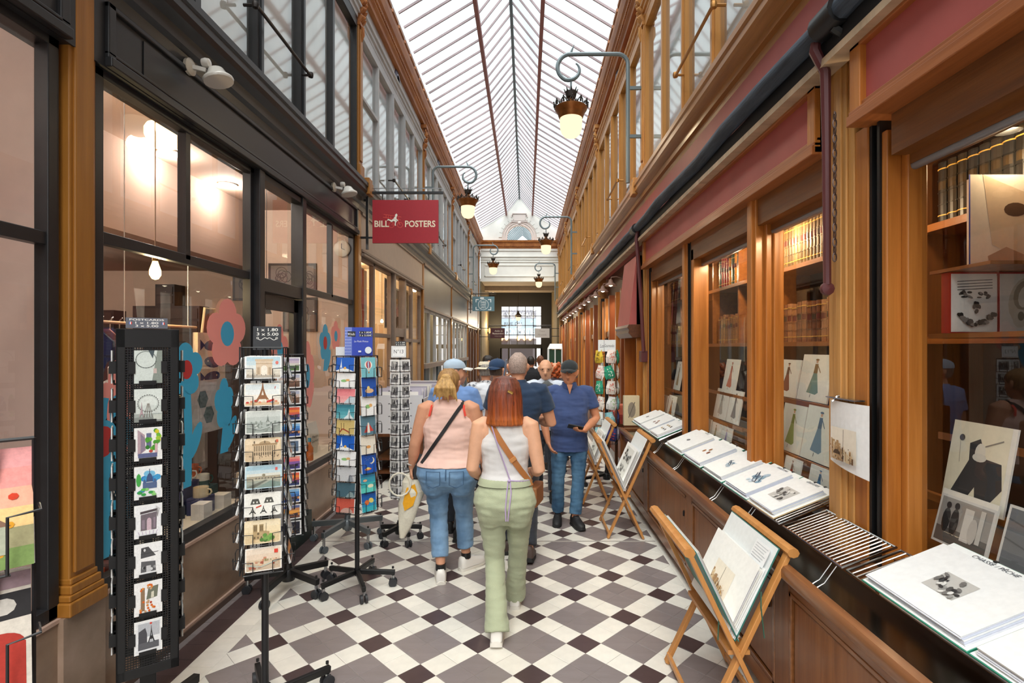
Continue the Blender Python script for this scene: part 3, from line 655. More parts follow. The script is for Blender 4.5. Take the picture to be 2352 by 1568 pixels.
# ================= RIGHT SIDE: BOOKSHOP =================
bs = struct('wall_bookshop', 'varnished wooden bookshop front with dark red fascia panels', 'wall')
mb = MB(); sbox(mb, 1, -.2, .02, Y0, YE, 3.2, 3.62); mb.build('upper_red_board', M_RED, bs)
def fascia(y0, y1, o):
    sbox(MB(), 1, -.2, o-.03, y0, y1, 2.80, 3.14).build('red_panel', M_RED, bs)
    mb = MB()
    for z, oo, h in ((3.10, o, .05), (3.14, o+.02, .04), (2.77, o+.015, .045), (2.815, o+.005, .02), (2.84, o-.01, .02)): sbox(mb, 1, -.2, oo, y0, y1, z, z+h)
    mb.build('fascia_moulding', wood('fascia_wood', '#b06a38', '#8f4f22', 'y'), bs, bevel=.004)
    for y in (y0, y1-.07): sbox(MB(), 1, -.2, o, y, y+.07, 2.78, 3.14).build('fascia_stile', M_ORANGE, bs, bevel=.004)
fascia(2.66, 6.60, .05); fascia(-3, 2.34, .07)
# pillars
M_PT = wood('tan_pillar', '#cf9a5a', '#b57e3c', rough=.5)
def rpillar(k, y, tan=True):
    root = struct(nn('trim'), 'varnished pillar between bookshop windows' if k == 2 else 'varnished pillar at the far end of the print counter' if k == 3 else 'varnished pillar along the right side, %s beyond the counter' % ORD[k-4], 'pillar')
    mb = MB(); sbox(mb, 1, -.14, .0, y-.10, y+.10, 0, 3.2); sbox(mb, 1, 0, .012, y-.06, y+.04, .0, 3.2); sbox(mb, 1, 0, .02, y-.03, y+.01, 0, 3.2); mb.build('shaft', M_PT, root, bevel=.004)
    sbox(MB(), 1, -.14, -.005, y-.19, y-.10, 0, 2.78).build('side_board', M_ORANGE, root, bevel=.004)
    mb = MB(); sbox(mb, 1, -.12, -.03, y-.255, y-.19, 0, 2.78); mb.build('shutter_guide', M_BLACKW, root)
    mb = MB()
    for yy in (y-.25, y-.20): sbox(mb, 1, -.12, -.012, yy-.008, yy+.008, 0, 2.78)
    mb.build('guide_rail', M_BLACKW, root)
    mb = MB(); sbox(mb, 1, -.15, -.02, y-.29, y-.257, 0, 2.72); sbox(mb, 1, -.165, -.08, y-.33, y-.29, 0, 2.68); mb.build('jamb', M_ORANGE, root, bevel=.006)
for k in (2, 3): rpillar(k, BAY[k])
def rwin(lab, y0, y1, zb=.92, zt=2.56, deep=-.14):
    root = struct(nn('window'), lab, 'window')
    x = sx(1, deep); mb = MB(); sbox(mb, 1, deep-.05, -.03, y0, y1, zb-.06, zb); mb.build('sill', M_BROWNY, root)
    mb = MB(); sbox(mb, 1, deep-.05, -.02, y0, y1, 2.60, 2.80); sbox(mb, 1, deep-.04, deep+.05, y0, y1, zt, 2.62); mb.build('head_board', wood('head_wood', '#8a5628', '#683d1a', 'y', coat=0), root)
    MB().tube([(x-.03, y0, zt-.005), (x-.03, y1, zt-.005)], .018, 10).build('glass_rail', mat('satin_rail', '#8d8f94', rough=.4, metal=.5), root, smooth=True)
    MB().add([(x, y0, zb), (x, y1, zb), (x, y1, zt), (x, y0, zt)], [(0, 1, 2, 3)]).build('pane', M_GLASS, root)
    return root
def rpost(y, guide=False):
    root = struct(nn('trim'), 'varnished post dividing the bookshop window' + (' with black shutter guide' if guide else ''), 'post')
    mb = MB(); sbox(mb, 1, -.155, -.005, y-.05, y+.05, .86, 2.78); sbox(mb, 1, -.155, .01, y-.02, y+.05, .86, 2.78); mb.build('shaft', M_ORANGE, root, bevel=.005)
    mb = MB(); sbox(mb, 1, -.16, -.06, y-.085, y-.05, .86, 2.7); sbox(mb, 1, -.165, -.10, y-.11, y-.085, .86, 2.66); mb.build('jamb', M_ORANGE, root, bevel=.006)
    if guide:
        mb = MB(); sbox(mb, 1, -.10, -.03, y-.13, y-.05, .86, 2.78); sbox(mb, 1, -.10, -.015, y-.13, y-.118, .86, 2.78); sbox(mb, 1, -.10, -.015, y-.062, y-.05, .86, 2.78); mb.build('shutter_guide', M_BLACKW, root)
        sbox(MB(), 1, -.16, -.02, y-.20, y-.13, .86, 2.7).build('jamb', M_ORANGE, root, bevel=.006)
rpost(3.52); rpost(5.0, True)
rwin('near bookshop window beside the black shutter guide', -2.3, 2.20); rwin('bookshop window just behind the tan pillar', 2.62, 3.47); rwin('middle bookshop window between the posts', 3.57, 4.88); rwin('far bookshop window before the end pillar', 5.05, 6.40)
# interior
M_BACKW = wood('shelf_back_wood', '#7a4a1e', '#5f3613'); M_SHELF = wood('shelf_wood', '#9a5f26', '#7d4717', 'y')
bi = struct('wall_bookcase', 'panelled wooden interior of the bookshop', 'wall')
MB().box(3.4, 3.5, -3, 7.75, 0, 3.3).build('back_wall', M_BACKW, bi); MB().box(1.66, 3.4, 7.7, 7.78, 0, 3.3).build('party_wall', M_BACKW, bi); MB().box(1.62, 1.66, 6.8, 7.78, 0, 2.0).build('door_panel', M_ORANGE, bi); MB().box(1.7, 3.4, -3.1, -3, 0, 3.3).build('near_wall', M_BACKW, bi)
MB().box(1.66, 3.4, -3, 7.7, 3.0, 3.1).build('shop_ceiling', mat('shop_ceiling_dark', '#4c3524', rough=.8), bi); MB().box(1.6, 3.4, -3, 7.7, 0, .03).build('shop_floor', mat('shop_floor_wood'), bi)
MB().box(1.60, 2.35, 2.62, 7.6, .84, .90).build('display_ledge', M_SHELF, bi); MB().box(1.60, 2.6, -2.5, 2.62, .84, .90).build('display_ledge', M_SHELF, bi)
MB().box(1.98, 3.4, 2.95, 2.99, .9, 3.0).build('partition', M_BACKW, bi)
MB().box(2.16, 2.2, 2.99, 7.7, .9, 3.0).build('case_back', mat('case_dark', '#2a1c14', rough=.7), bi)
for z in (1.84, 2.38): MB().box(1.88, 2.16, 2.99, 7.7, z-.03, z).build('shelf', M_SHELF, bi)
for y in (3.3, 4.02, 4.72, 5.36, 6.5, 7.1): MB().box(1.9, 2.16, y, y+.025, 1.84, 2.95).build('upright', M_SHELF, bi)
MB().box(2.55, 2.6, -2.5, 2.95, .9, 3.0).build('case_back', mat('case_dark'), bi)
for z in (2.47, 1.86): MB().box(2.2, 2.55, -1.5, 2.95, z-.04, z).build('shelf', M_SHELF, bi)
MB().box(1.78, 2.4, 1.2, 2.34, 1.84, 1.86).build('shelf', M_SHELF, bi)
LIN = random.Random(7)
def books(x, y0, y1, z, dep, pal, lab, grp, hr=(.24, .28), wr=(.035, .055), uniform=False, lean=0):
    y = y0; k = 0; hh = LIN.uniform(*hr); ww = LIN.uniform(*wr)
    while y+wr[1] < y1:
        if not uniform: hh = LIN.uniform(*hr); ww = LIN.uniform(*wr)
        c = lin(LIN.choice(pal)); g = lin('#c9a24e'); t = MB(); yc = y+ww/2
        r = ww*.5; prof = [(x+.02-.02*math.sin(math.pi*i/6), yc-r*math.cos(math.pi*i/6)*.98) for i in range(7)]+[(x+dep, yc+r), (x+dep, yc-r)]
        t.extr(prof, 'z', z, z+hh, c)
        for q in (.12, .3, .5, .7, .88): t.extr([(x-.003-.018*math.sin(math.pi*i/6)+.018, yc-r*math.cos(math.pi*i/6)*1.0) for i in range(7)]+[(x+.03, yc+r), (x+.03, yc-r)], 'z', z+hh*q, z+hh*q+.006, g if q in (.12, .88) else tuple(v*.7 for v in c))
        t.extr([(x-.002+.02-.02*math.sin(math.pi*i/6), yc-r*.9*math.cos(math.pi*i/6)) for i in range(1, 6)]+[(x+.03, yc)], 'z', z+hh*.55, z+hh*.68, lin('#5b2018') if k % 3 and pal[0] != '#1d1a16' else lin('#3a2c18'))
        o = t.build('book', mat('book_leather', rough=.4, attr=1, var=.15, vs=(60, 60, 60)), None); tag(o, lab + ', %s from the near end' % ORD[min(k, 19)], 'book', grp)
        y += ww+.002; k += 1
OLD = ['#8a5a35', '#7c4d2b', '#9b6a40', '#6d4226', '#a4734a']
books(1.92, 3.34, 4.01, 1.84, .2, OLD, 'brown banded volume, lower shelf, near pane', 'leather books on the lower shelf of the near pane', (.27, .29), (.05, .075))
books(1.92, 3.34, 4.01, 2.38, .2, ['#6d5a3a', '#7a6540', '#5c4a30'], 'buff tooled volume, upper shelf, near pane', 'books on the upper shelf of the near pane', (.30, .32), (.035, .045), True)
books(1.92, 4.76, 5.34, 1.84, .2, OLD, 'brown banded volume, lower shelf, middle window', 'leather books on the lower shelf of the middle window', (.25, .28), (.05, .07))
books(1.92, 4.76, 5.34, 2.38, .2, ['#b5301c', '#a82a18', '#d88a1c', '#2c4a36', '#c9a23a'], 'brightly bound volume, upper shelf, middle window', 'red, green and yellow books on the upper shelf', (.25, .30), (.045, .08))
books(1.92, 6.54, 7.08, 1.84, .2, ['#a98c6a', '#c9b592', '#8a6a48'], 'pale volume, lower shelf, far window', 'books on the lower shelf of the far window', (.22, .27), (.035, .06))
books(1.92, 6.54, 7.08, 2.38, .2, OLD, 'worn volume, upper shelf, far window', 'books on the upper shelf of the far window', (.24, .27), (.04, .06))
books(2.24, 1.72, 2.92, 2.47, .2, ['#1d1a16', '#26211a', '#2c2419'], 'black and gilt volume, high shelf, near window', 'black and gilt books on the high shelf', (.32, .34), (.06, .07), True)
for i, (x, y, z) in enumerate(((2.05, 2.25, 2.74), (1.76, 2.95, 2.68), (1.76, 3.7, 2.68), (1.76, 4.4, 2.68), (1.76, 5.6, 2.68))):
    d = thing('downlight', 'small bright spot under the window head of the bookshop, %s from the front' % ORD[i], 'ceiling light', (x, y, z))
    MB().lathe([(.001, -.02), (.035, -.02), (.04, 0)], 12).build('lens', emission('warm_spot', '#ffe6bc', 14), d); MB().lathe([(.036, -.024), (.05, -.022), (.05, 0)], 12).build('trim_ring', M_STEEL, d)
    MB().tube([(0, 0, -.005), (0, 0, 3.0-z)], .006, 5).build('stem', M_BLACKW, d)
    lamp('window_spot', (x, y, z-.1), 7 if i else 5, (1, .75, .45), .04)
for y in (1.2, 4.0): lamp('shop_fill_light', (2.9, y, 2.9), 16, (1, .7, .4), .05)
# ---- awning, chain, drive rod ----
aw = thing('awning', 'rolled black awning along the bookshop fascia', 'awning', (XR, 0, 3.25))
pts = [(-.13-.012*math.sin(i*1.7), -1.8+i*.6, .03+.008*math.sin(i*2.3)) for i in range(42)]
MB().tube(pts, .05, 10).build('cloth_roll', mat('awning_cloth', '#3b4450', rough=.75, var=.35, vs=(30, 3, 30), bump=.5), aw, smooth=True)
mb = MB(); mb.box(-.10, -.02, -1.8, YE-1, -.10, .0); mb.build('cassette', mat('awning_black', '#1a1b1e', rough=.6), aw)
mb = MB(); mb.box(-.115, -.02, -1.8, YE-1, -.135, -.10); mb.build('front_bar', mat('awning_cream', '#b9a184', rough=.5, var=.2, vs=(2, 9, 2)), aw)
for i, (y, m) in enumerate(((2.36, M_BLACKW), (6.62, M_BLACKW))):
    mb = MB(); mb.tube([(-.13, y-.06, .03), (-.13, y+.10, .03)], .062, 12); mb.tube([(-.13, y, -.02), (-.07, y, -.06), (0, y, -.07)], .022, 8); mb.build('roller_bracket', m, aw, smooth=True)
M_DR = mat('dark_red_iron', '#5a2c2e', rough=.45)
ar = thing('awning_strut', 'dark red iron awning arm hanging down the tan pillar', 'awning strut', (1.47, 2.50, 0)); x = -.035
MB().tube([(x-.06, .0, 3.30), (x-.07, 0, 3.2), (x-.02, 0, 3.1), (x-.015, 0, 2.75), (x, .02, 2.1)], [.018, .026, .024, .02, .018], 8).build('arm', M_DR, ar, smooth=True)
mb = MB(); mb.lathe([(.001, -.02), (.03, -.012), (.034, .0), (.03, .012), (.001, .02)], 10, (x, .02, 2.08), axis='y'); mb.build('pivot', M_DR, ar, smooth=True)
mb = MB()
for i in range(20):
    z = 2.86-i*.034; a = i % 2
    c = [(x-.02+(.008*math.cos(t) if a else 0), -.075+(0 if a else .008*math.cos(t)), z+.02*math.sin(t)) for t in [k*math.pi/4 for k in range(8)]]
    mb.tube(c, .0035, 5, closed=True)
mb.build('chain', mat('old_chain', '#6b5a55', rough=.4, metal=.8), ar)
ar2 = thing('awning_strut', 'pair of dark red awning arms beside the far pillar', 'awning strut', (1.40, 6.62, 0))
for dy, dx in ((-.06, 0), (.06, .03)): MB().tube([(dx, dy, 3.3), (dx-.03, dy, 3.15), (dx+.02, dy, 2.5), (dx+.06, dy, 1.75)], .024, 8).build('arm', M_DR, ar2, smooth=True)
MB().box(.03, .12, -.07, .07, 1.62, 1.76).build('crank_box', M_DR, ar2, bevel=.006)
# ---- red folded panel and brown doors, bays beyond ----
ps = struct('wall_panel', 'tapered dark red folded sign panel with brown moulded foot past the far pillar', 'wall')
mb = MB(); sprof(mb, 1, [(-.1, 3.0), (.06, 3.0), (.16, 2.1), (-.1, 2.1)], 6.88, 7.75); mb.build('red_panel', M_RED, ps)
mb = MB(); sprof(mb, 1, [(-.1, 2.1), (.17, 2.1), (.19, 2.06), (.165, 2.03), (.175, 1.99), (.12, 1.93), (-.1, 1.93)], 6.84, 7.79); mb.build('moulded_foot', M_BROWNY, ps, bevel=.004)
for y in (6.88, 7.71): sbox(MB(), 1, -.1, .06, y, y+.04, 0, 3.0).build('edge_stile', M_ORANGE, ps)
a = Art()
for i in range(5): a.rect(.1, .1*i+.3, .62, .1*i+.305, '#b86a5e')
M_DOORW = wood('door_wood', '#8f4a20', '#74360f'); M_LIT = mat('lit_shop_white', '#e6e2da', rough=.8, var=.06)
for k in range(3, 8):
    y0, y1 = BAY[k]+.1, (BAY[k+1]-.1 if k < 7 else YE)
    if k > 3 and k < 8: rpillar(k, BAY[k])
    if k == 3: y0 = 7.8
    g = struct(nn('window'), 'row of brown glazed doors and windows, %s bay beyond the bookshop' % ORD[k-3], 'window')
    n = 5 if y1-y0 > 2 else 2
    MB().box(1.66, 1.75, y0, y1, 2.72, 3.2).build('head_board', M_BROWNY, g); sbox(MB(), 1, -.15, -.02, y0, y1, .0, .55 if k % 2 else .3).build('base_panel', M_DOORW, g)
    MB().box(2.5, 2.6, y0, y1, 0, 3.1).build('back_wall', M_LIT, g); MB().box(1.7, 2.5, y0, y1, 3.05, 3.1).build('shop_ceiling', M_LIT, g); MB().box(1.7, 2.5, y0, y1, 0, .02).build('shop_floor', mat('shop_floor_wood'), g); MB().box(1.7, 2.5, y1+.02, y1+.06, 0, 3.1).build('party_wall', M_LIT, g)
    for i in range(n+1):
        y = y0+(y1-y0)*i/n; w = .06 if i % 2 else .045; sbox(MB(), 1, -.17, -.02+.02*(i % 2), max(y0, y-w), min(y1, y+w), 0, 2.74).build('stile', M_DOORW if i % 2 else M_ORANGE, g, bevel=.005)
        if i < n:
            a2 = y+(y1-y0)/n; MB().add([(1.62, y, .4), (1.62, a2, .4), (1.62, a2, 2.74), (1.62, y, 2.74)], [(0, 1, 2, 3)]).build('pane', M_GLASS, g)
            if i % 2: sbox(MB(), 1, -.16, -.04, y, a2, 2.0, 2.1).build('transom', M_DOORW, g)
    if n > 2: lamp('shop_fill_light', (2.1, (y0+y1)/2, 2.95), 34, (1, .93, .82), .06)
# small cone lamps in a row under the awning
first = None; i = 0; y = 8.3
while y < 19.5:
    lab = 'small rusty cone lamp under the awning on the right side, %s from the front' % ORD[i]
    if first is None:
        first = thing('wall_lamp', lab, 'wall lamp', (1.36, y, 2.85), 0, 'cone lamps under the awning')
        MB().tube([(.16, 0, .02), (.06, 0, .06), (-.02, 0, .05), (-.03, 0, 0)], .011, 7).build('arm', mat('rusty_iron', '#7a5a4c', rough=.6), first, smooth=True)
        MB().lathe([(.015, .02), (.03, .01), (.04, -.03), (.10, -.075), (.098, -.085), (.03, -.04), (.001, -.035)], 14, (-.03, 0, 0)).build('shade', mat('rusty_iron'), first, smooth=True)
        MB().lathe([(.001, -.095), (.03, -.08), (.03, -.05), (.001, -.045)], 10, (-.03, 0, 0)).build('bulb', emission('lamp_bulb_glow', '#fff0cc', 5), first, smooth=True)
    else: dup(first, (1.36, y, 2.85), 0, lab)
    y += .85+.12*(i % 3); i += 1
# ---- counter ----
ct = thing('display_counter', 'long brown panelled counter below the bookshop windows', 'counter', (1.17, 0, 0))
CY0, CY1 = -.6, 6.55
M_CT = wood('counter_wood', '#8d5b36', '#6b4122', 'y', .3, .1, .35); M_CTV = wood('counter_panel', '#8f5b34', '#6d4020', 'z', .35)
MB().box(.05, .34, CY0, CY1, .08, .74).build('body', M_CT, ct)
MB().box(.085, .34, CY0, CY1, 0, .09).build('plinth', mat('plinth_dark', '#4a3020', rough=.5), ct)
mb = MB(); mb.extr([(0, .745), (-.008, .76), (-.008, .79), (.002, .805), (.03, .812), (.045, .80), (.05, .74)], 'y', CY0, CY1); mb.build('front_rim', M_CT, ct, smooth=True)
MB().box(.045, .36, CY0, CY1, .735, .775).build('trough', mat('trough_black', '#16130f', rough=.18, coat=.4), ct)
MB().box(.29, .36, CY0, CY1, .735, .86).build('back_ledge', M_CT, ct)
ys = [-.5, 1.07, 2.48, 3.89, 5.3, 6.5]
for i, y in enumerate(ys): MB().box(.028, .05, y-.07, y+.07, .09, .742).build('stile', M_CTV, ct, bevel=.004)
MB().box(.03, .05, CY0, CY1, .69, .742).build('top_rail', M_CT, ct); MB().box(.025, .05, CY0, CY1, .09, .17).build('bottom_rail', M_CT, ct)
for y, y2 in zip(ys, ys[1:]):
    p = MB().box(.036, .05, y+.10, y2-.10, .20, .66).build('door', M_CTV, ct, bevel=.006)
    mb = MB()
    for a0, b0, c0, d0 in ((y+.07, y2-.07, .17, .19), (y+.07, y2-.07, .67, .69), (y+.07, y+.09, .17, .69), (y2-.09, y2-.07, .17, .69)): mb.box(.026, .05, a0, b0, c0, d0)
    mb.build('moulding', M_CT, ct, bevel=.003)
    mb = MB(); mb.lathe([(.001, .03), (.012, .031), (.012, .036)], 10, (0, y+.14, .55), axis='x'); mb.box(.026, .037, y+.132, y+.148, .52, .555); mb.build('keyhole', M_BLACKW, p)
mb = MB()   # end post of the counter
mb.box(.0, .36, CY1, CY1+.05, 0, .80); mb.build('end_panel', M_CTV, ct)
M_ROD = mat('chrome_rod', '#c8c6c2', rough=.18, metal=1)
k = 0
for y in [1.35, 2.18, 2.95, 3.42, 4.28, 4.95, 5.8]:
    mb = MB()
    for dy in (0, .035): mb.tube([(.03, y+dy, .812), (.06, y+dy, .83), (.11, y+dy, .90)], .0025, 6)
    mb.build('support_rod', M_ROD, ct, smooth=True)
# sloping racks and portfolios
def slope(x0, z0, x1, z1):
    return Vector((x0, 0, z0)), (Vector((x1-x0, 0, z1-z0))).normalized()
RX0, RZ0, RX1, RZ1 = 1.275, .915, 1.52, 1.005
def rack(y0, y1, lab, bars=True, x1=RX1, z1=RZ1):
    t = thing('wire_rack', lab, 'wire rack', (RX0, y0, RZ0), 0, 'sloping wire racks on the counter'); dx, dz = x1-RX0, z1-RZ0; w = y1-y0; mb = MB()
    mb.tube([(0, 0, 0), (0, w, 0), (dx, w, dz), (dx, 0, dz)], .006, 8, closed=True); mb.build('frame', M_ROD, t, smooth=True)
    mb = MB(); n = int(w/.025)
    for i in range(1, n): mb.tube([(0, w*i/n, 0), (dx, w*i/n, dz)], .0036, 6)
    mb.build('wires', M_ROD, t, kind='stuff', smooth=True)
rack(2.13, 2.62, 'empty chrome wire rack on the counter in front of the tan pillar', x1=1.49, z1=.995)
rack(1.93, 2.10, 'short chrome wire rack next to the near green edged portfolio', x1=1.49, z1=.995)
rack(-.2, 1.90, 'long wire rack under the near portfolios', x1=1.6, z1=1.045)
rack(2.66, 4.9, 'long wire rack under the middle row of portfolios', x1=1.6, z1=1.045)
rack(5.05, 6.35, 'long wire rack under the far row of portfolios', x1=1.6, z1=1.045)
RNG = random.Random(3)
def sketch(a, cx, cy, w, h, kind, col='#4a4a4a'):
    r = RNG
    if kind == 'engraving':
        a.rect(cx-w/2, cy-h/2, cx+w/2, cy+h/2, '#b9b7b2')
        for i in range(26):
            x = cx+r.uniform(-.45, .45)*w; y = cy+r.uniform(-.45, .35)*h; a.ell(x, y, r.uniform(.05, .14)*w, r.uniform(.04, .10)*h, r.choice([col, '#6d6c6a', '#8f8e8a', '#2f3032', '#d5d4cf']), 7, r.uniform(0, 3))
    elif kind == 'blue':
        for i in range(9):
            x = cx+r.uniform(-.4, .4)*w; y = cy+r.uniform(-.4, .4)*h; a.ell(x, y, r.uniform(.08, .2)*w, r.uniform(.05, .14)*h, r.choice(['#9fb4c4', '#c3d0d8', '#7f9db0']), 8, r.uniform(0, 3))
        a.line([(cx+.5*w*math.cos(t*1.3)*t/9, cy+.5*h*math.sin(t*1.1)*t/9) for t in range(10)], w*.03, '#33475c')
        a.line([(cx-.4*w, cy+.3*h), (cx-.1*w, cy), (cx+.1*w, cy+.25*h), (cx+.4*w, cy-.1*h)], w*.03, '#33475c')
    elif kind == 'beetles':
        for i in range(3):
            x = cx+(i-1)*.3*w; y = cy+(i % 2-.4)*.3*h; a.ell(x, y, .10*w, .16*h, r.choice(['#a5672e', '#6a5a50', '#8a4a2a']), 9, .5); a.line([(x-.14*w, y), (x+.14*w, y)], .012*w, '#4a3a30'); a.line([(x-.12*w, y-.1*h), (x+.12*w, y+.1*h)], .012*w, '#4a3a30')
    elif kind == 'house':
        a.rect(cx-w/2, cy-h/2, cx+w/2, cy+h/2, '#d8ccb6'); a.poly([(cx-.5*w, cy-.1*h), (cx-.1*w, cy+.12*h), (cx+.4*w, cy-.05*h), (cx+.4*w, cy-.3*h), (cx-.4*w, cy-.35*h)], '#b39a78'); a.poly([(cx-.5*w, cy+.5*h), (cx+.5*w, cy+.5*h), (cx+.5*w, cy+.1*h), (cx-.1*w, cy+.3*h)], '#c9c8c0')
        for i in range(4): a.rect(cx+(-.25+.18*i)*w, cy+.18*h, cx+(-.16+.18*i)*w, cy+.26*h, '#6f6252')
        a.poly([(cx-.5*w, cy-.5*h), (cx-.2*w, cy-.3*h), (cx+.2*w, cy-.5*h)], '#7f876e')
    elif kind == 'castle':
        a.rect(cx-w/2, cy-h/2, cx+w/2, cy+h/2, '#efe6d6'); P = ['#a5815a', '#8a6540', '#c7a77e', '#6f5036']
        for i in range(34):
            x = cx+(-.5+.027*i)*w; hh = (.75-.5*(i/34)**.7+r.uniform(-.13, .1))*h; y0_ = cy-h/2+r.uniform(0, .25)*h*(i % 3 > 0); a.rect(x, y0_, x+r.uniform(.03, .09)*w, cy-h/2+hh*r.uniform(.7, 1), r.choice(P+['#d8c09a', '#b89468', '#e2d2b4']))
        for i in range(40): a.ell(cx+r.uniform(-.47, .45)*w, cy+r.uniform(-.47, .0)*h, r.uniform(.008, .02)*w, r.uniform(.01, .03)*h, r.choice(['#5b452e', '#7a5e40', '#ead9bc', '#c7a77e']), 6)
        a.ell(cx-.1*w, cy-.28*h, .14*w, .14*h, '#4d3826', 12, 0, 0, math.pi); a.line([(cx+.15*w, cy-.2*h), (cx+.17*w, cy+.5*h)], .015*w, '#3d2c1e')
        for i in range(8): a.ell(cx+r.uniform(-.4, .4)*w, cy+r.uniform(-.4, -.1)*h, .02*w, .02*h, '#3d2c1e', 6)
    elif kind == 'insects':
        for i in range(6):
            x = cx+((i % 3)-1)*.28*w; y = cy+((i//3)-.5)*.4*h; a.ell(x, y, .05*w, .12*h, r.choice(['#5a5048', '#b08a3a', '#3d3a38']), 8, r.uniform(0, 2)); a.line([(x-.09*w, y+.05*h), (x+.09*w, y-.05*h)], .01*w, '#4b443e')
    elif kind == 'small':
        a.ell(cx, cy, w*.22, h*.2, '#77787a', 8); a.ell(cx+.1*w, cy+.08*h, w*.1, h*.1, '#3f4144', 7); a.ell(cx-.14*w, cy-.05*h, w*.1, h*.07, '#55575a', 7)
M_SHEET = mat('print_sheet', '#f3f4f3', rough=.6)
def portfolio(y0, y1, kind, lab, edge='#2f8f74', L=.34, pic=(.13, .10), note=None, col='#4a4a4a', flip=False):
    """stack of mounted prints lying on the sloping rack; front print carries a picture"""
    t = thing('print_portfolio', lab, 'portfolio', (RX0+.005, y0, RZ0+.012)); d = Vector((1.6-RX0, 0, 1.045-RZ0)).normalized(); n = Vector((-d.z, 0, d.x)); w = y1-y0
    def sl(mb, u0, u1, v0, v1, h0, h1, col=None):
        P = [(u, v, hh) for hh in (h0, h1) for u, v in ((u0, v0), (u1, v0), (u1, v1), (u0, v1))]
        mb.add([d*u+Vector((0, v, 0))+n*hh for u, v, hh in P], [(0, 3, 2, 1), (4, 5, 6, 7), (0, 1, 5, 4), (1, 2, 6, 5), (2, 3, 7, 6), (3, 0, 4, 7)], col)
    mb = MB(); sl(mb, -.015, L+.03, -.012, w+.012, .0, .005, lin(edge)); sl(mb, -.012, L+.027, -.009, w+.009, .005, .007, lin('#eef0ee')); mb.build('folder', PRINT, t)
    for i in range(5):
        mb = MB(); o = RNG.uniform(-.006, .006); sl(mb, .0+o, L-.02+o, .004+i*.003, w-.012+i*.003*.6, .008+i*.004, .0108+i*.004, lin(RNG.choice(['#e6e7e6', '#d9dbe4', '#e4e2dc', '#ccd1e0']))); mb.build('sheet', PRINT, t)
    top = .0108+4*.004; a = Art(); cx, cy = w*.5, L*.45
    sketch(a, cx, cy, pic[0], pic[1], kind, col)
    mb = MB(); sl(mb, .002, L-.02, .016, w-.008, top+.001, top+.0035, lin('#e6e7e6'))
    mb.art(a, d*.0+Vector((0, w, 0))+n*(top+.0036), Vector((0, -1, 0)), d); mb.build('top_print', PRINT, t)
    if note:
        a = Art(); a.text(note, w*.42, .004, .017, '#3d4450', None, 0, .2); mb = MB(); mb.art(a, d*(L-.005)+Vector((0, w, 0))+n*.0085, Vector((0, -1, 0)), d); mb.build('handwriting', PRINT, t)
    for yy in (.3, .62):
        mb = MB(); p = d*(L+.026)+Vector((0, w*yy, 0)); mb.box(p.x-.008, p.x+.004, p.y-.006, p.y+.006, p.z-.002, p.z+.010); mb.build('clip', M_BLACKW, t)
portfolio(1.53, 1.98, 'engraving', 'near open portfolio with a small dark hunting engraving and handwritten tab', L=.33, pic=(.13, .10), note='CHASSE / PÊCHE')
portfolio(.98, 1.50, 'house', 'nearest portfolio at the frame corner showing a pale village street print', L=.33, pic=(.30, .20))
portfolio(2.72, 3.02, 'engraving', 'portfolio with a grey oval engraving beside the empty wire rack', edge='#c9b48c', L=.31, pic=(.14, .12), note='GRAVURES')
portfolio(3.05, 3.38, 'blue', 'portfolio showing a blue ink tree drawing', L=.31, pic=(.17, .16), note='ANATOMIE')
portfolio(3.44, 3.80, 'blue', 'portfolio showing a small blue grey feather study', L=.31, pic=(.12, .08), note='OISEAUX')
portfolio(3.86, 4.26, 'beetles', 'portfolio showing two small brown beetles', L=.31, pic=(.15, .12))
portfolio(4.32, 4.78, 'small', 'portfolio with a tiny grey vignette next to the black shutter guide', L=.31, pic=(.12, .08), note='MARINES')
portfolio(5.10, 5.42, 'insects', 'far portfolio with a framed plate of insects', L=.31, pic=(.22, .16))
portfolio(5.46, 5.85, 'beetles', 'far portfolio with pinned moth study in the middle of its row', L=.31, pic=(.16, .12))
portfolio(5.88, 6.28, 'small', 'farthest portfolio by the end pillar with a tiny vignette', L=.31, pic=(.12, .10))
# print pinned on the tan pillar
a = Art(); a.rect(0, 0, .30, .37, '#f1f2f3'); sketch(a, .145, .17, .19, .135, 'castle')
mb = MB(); n = 8; col = lin('#f1f2f3')
# sheet bows slightly off the post
for i in range(n):
    y = [2.56-.30*j/n for j in (i, i+1)]; xx = [1.474-.02*math.sin(math.pi*j/n*.9) for j in (i, i+1)]
    mb.add([(xx[0], y[0], 1.26-.004*i), (xx[1], y[1], 1.256-.004*i), (xx[1], y[1], 1.55), (xx[0], y[0], 1.55)], [(0, 1, 2, 3)], col)
hp = None
mb.art(Art(), (0, 0, 0), (1, 0, 0), (0, 1, 0)); a2 = Art(); sketch(a2, 0, 0, .19, .15, 'castle')
mb.art(a2, (1.449, 2.415, 1.355), (0, -1, 0), (0, 0, 1))
hp = tag(mb.build('pinned_print', PRINT), 'large white sheet with a sepia castle print pinned to the tan pillar', 'print')
mb = MB(); mb.tube([(1.448, 2.50, 1.545), (1.47, 2.50, 1.57), (1.49, 2.5, 1.575)], .004, 6); mb.build('clip', M_STEEL, hp)
mb = MB(); mb.box(1.45, 1.5, 2.34, 2.56, 1.560, 1.566); mb.build('wire', M_STEEL, hp)
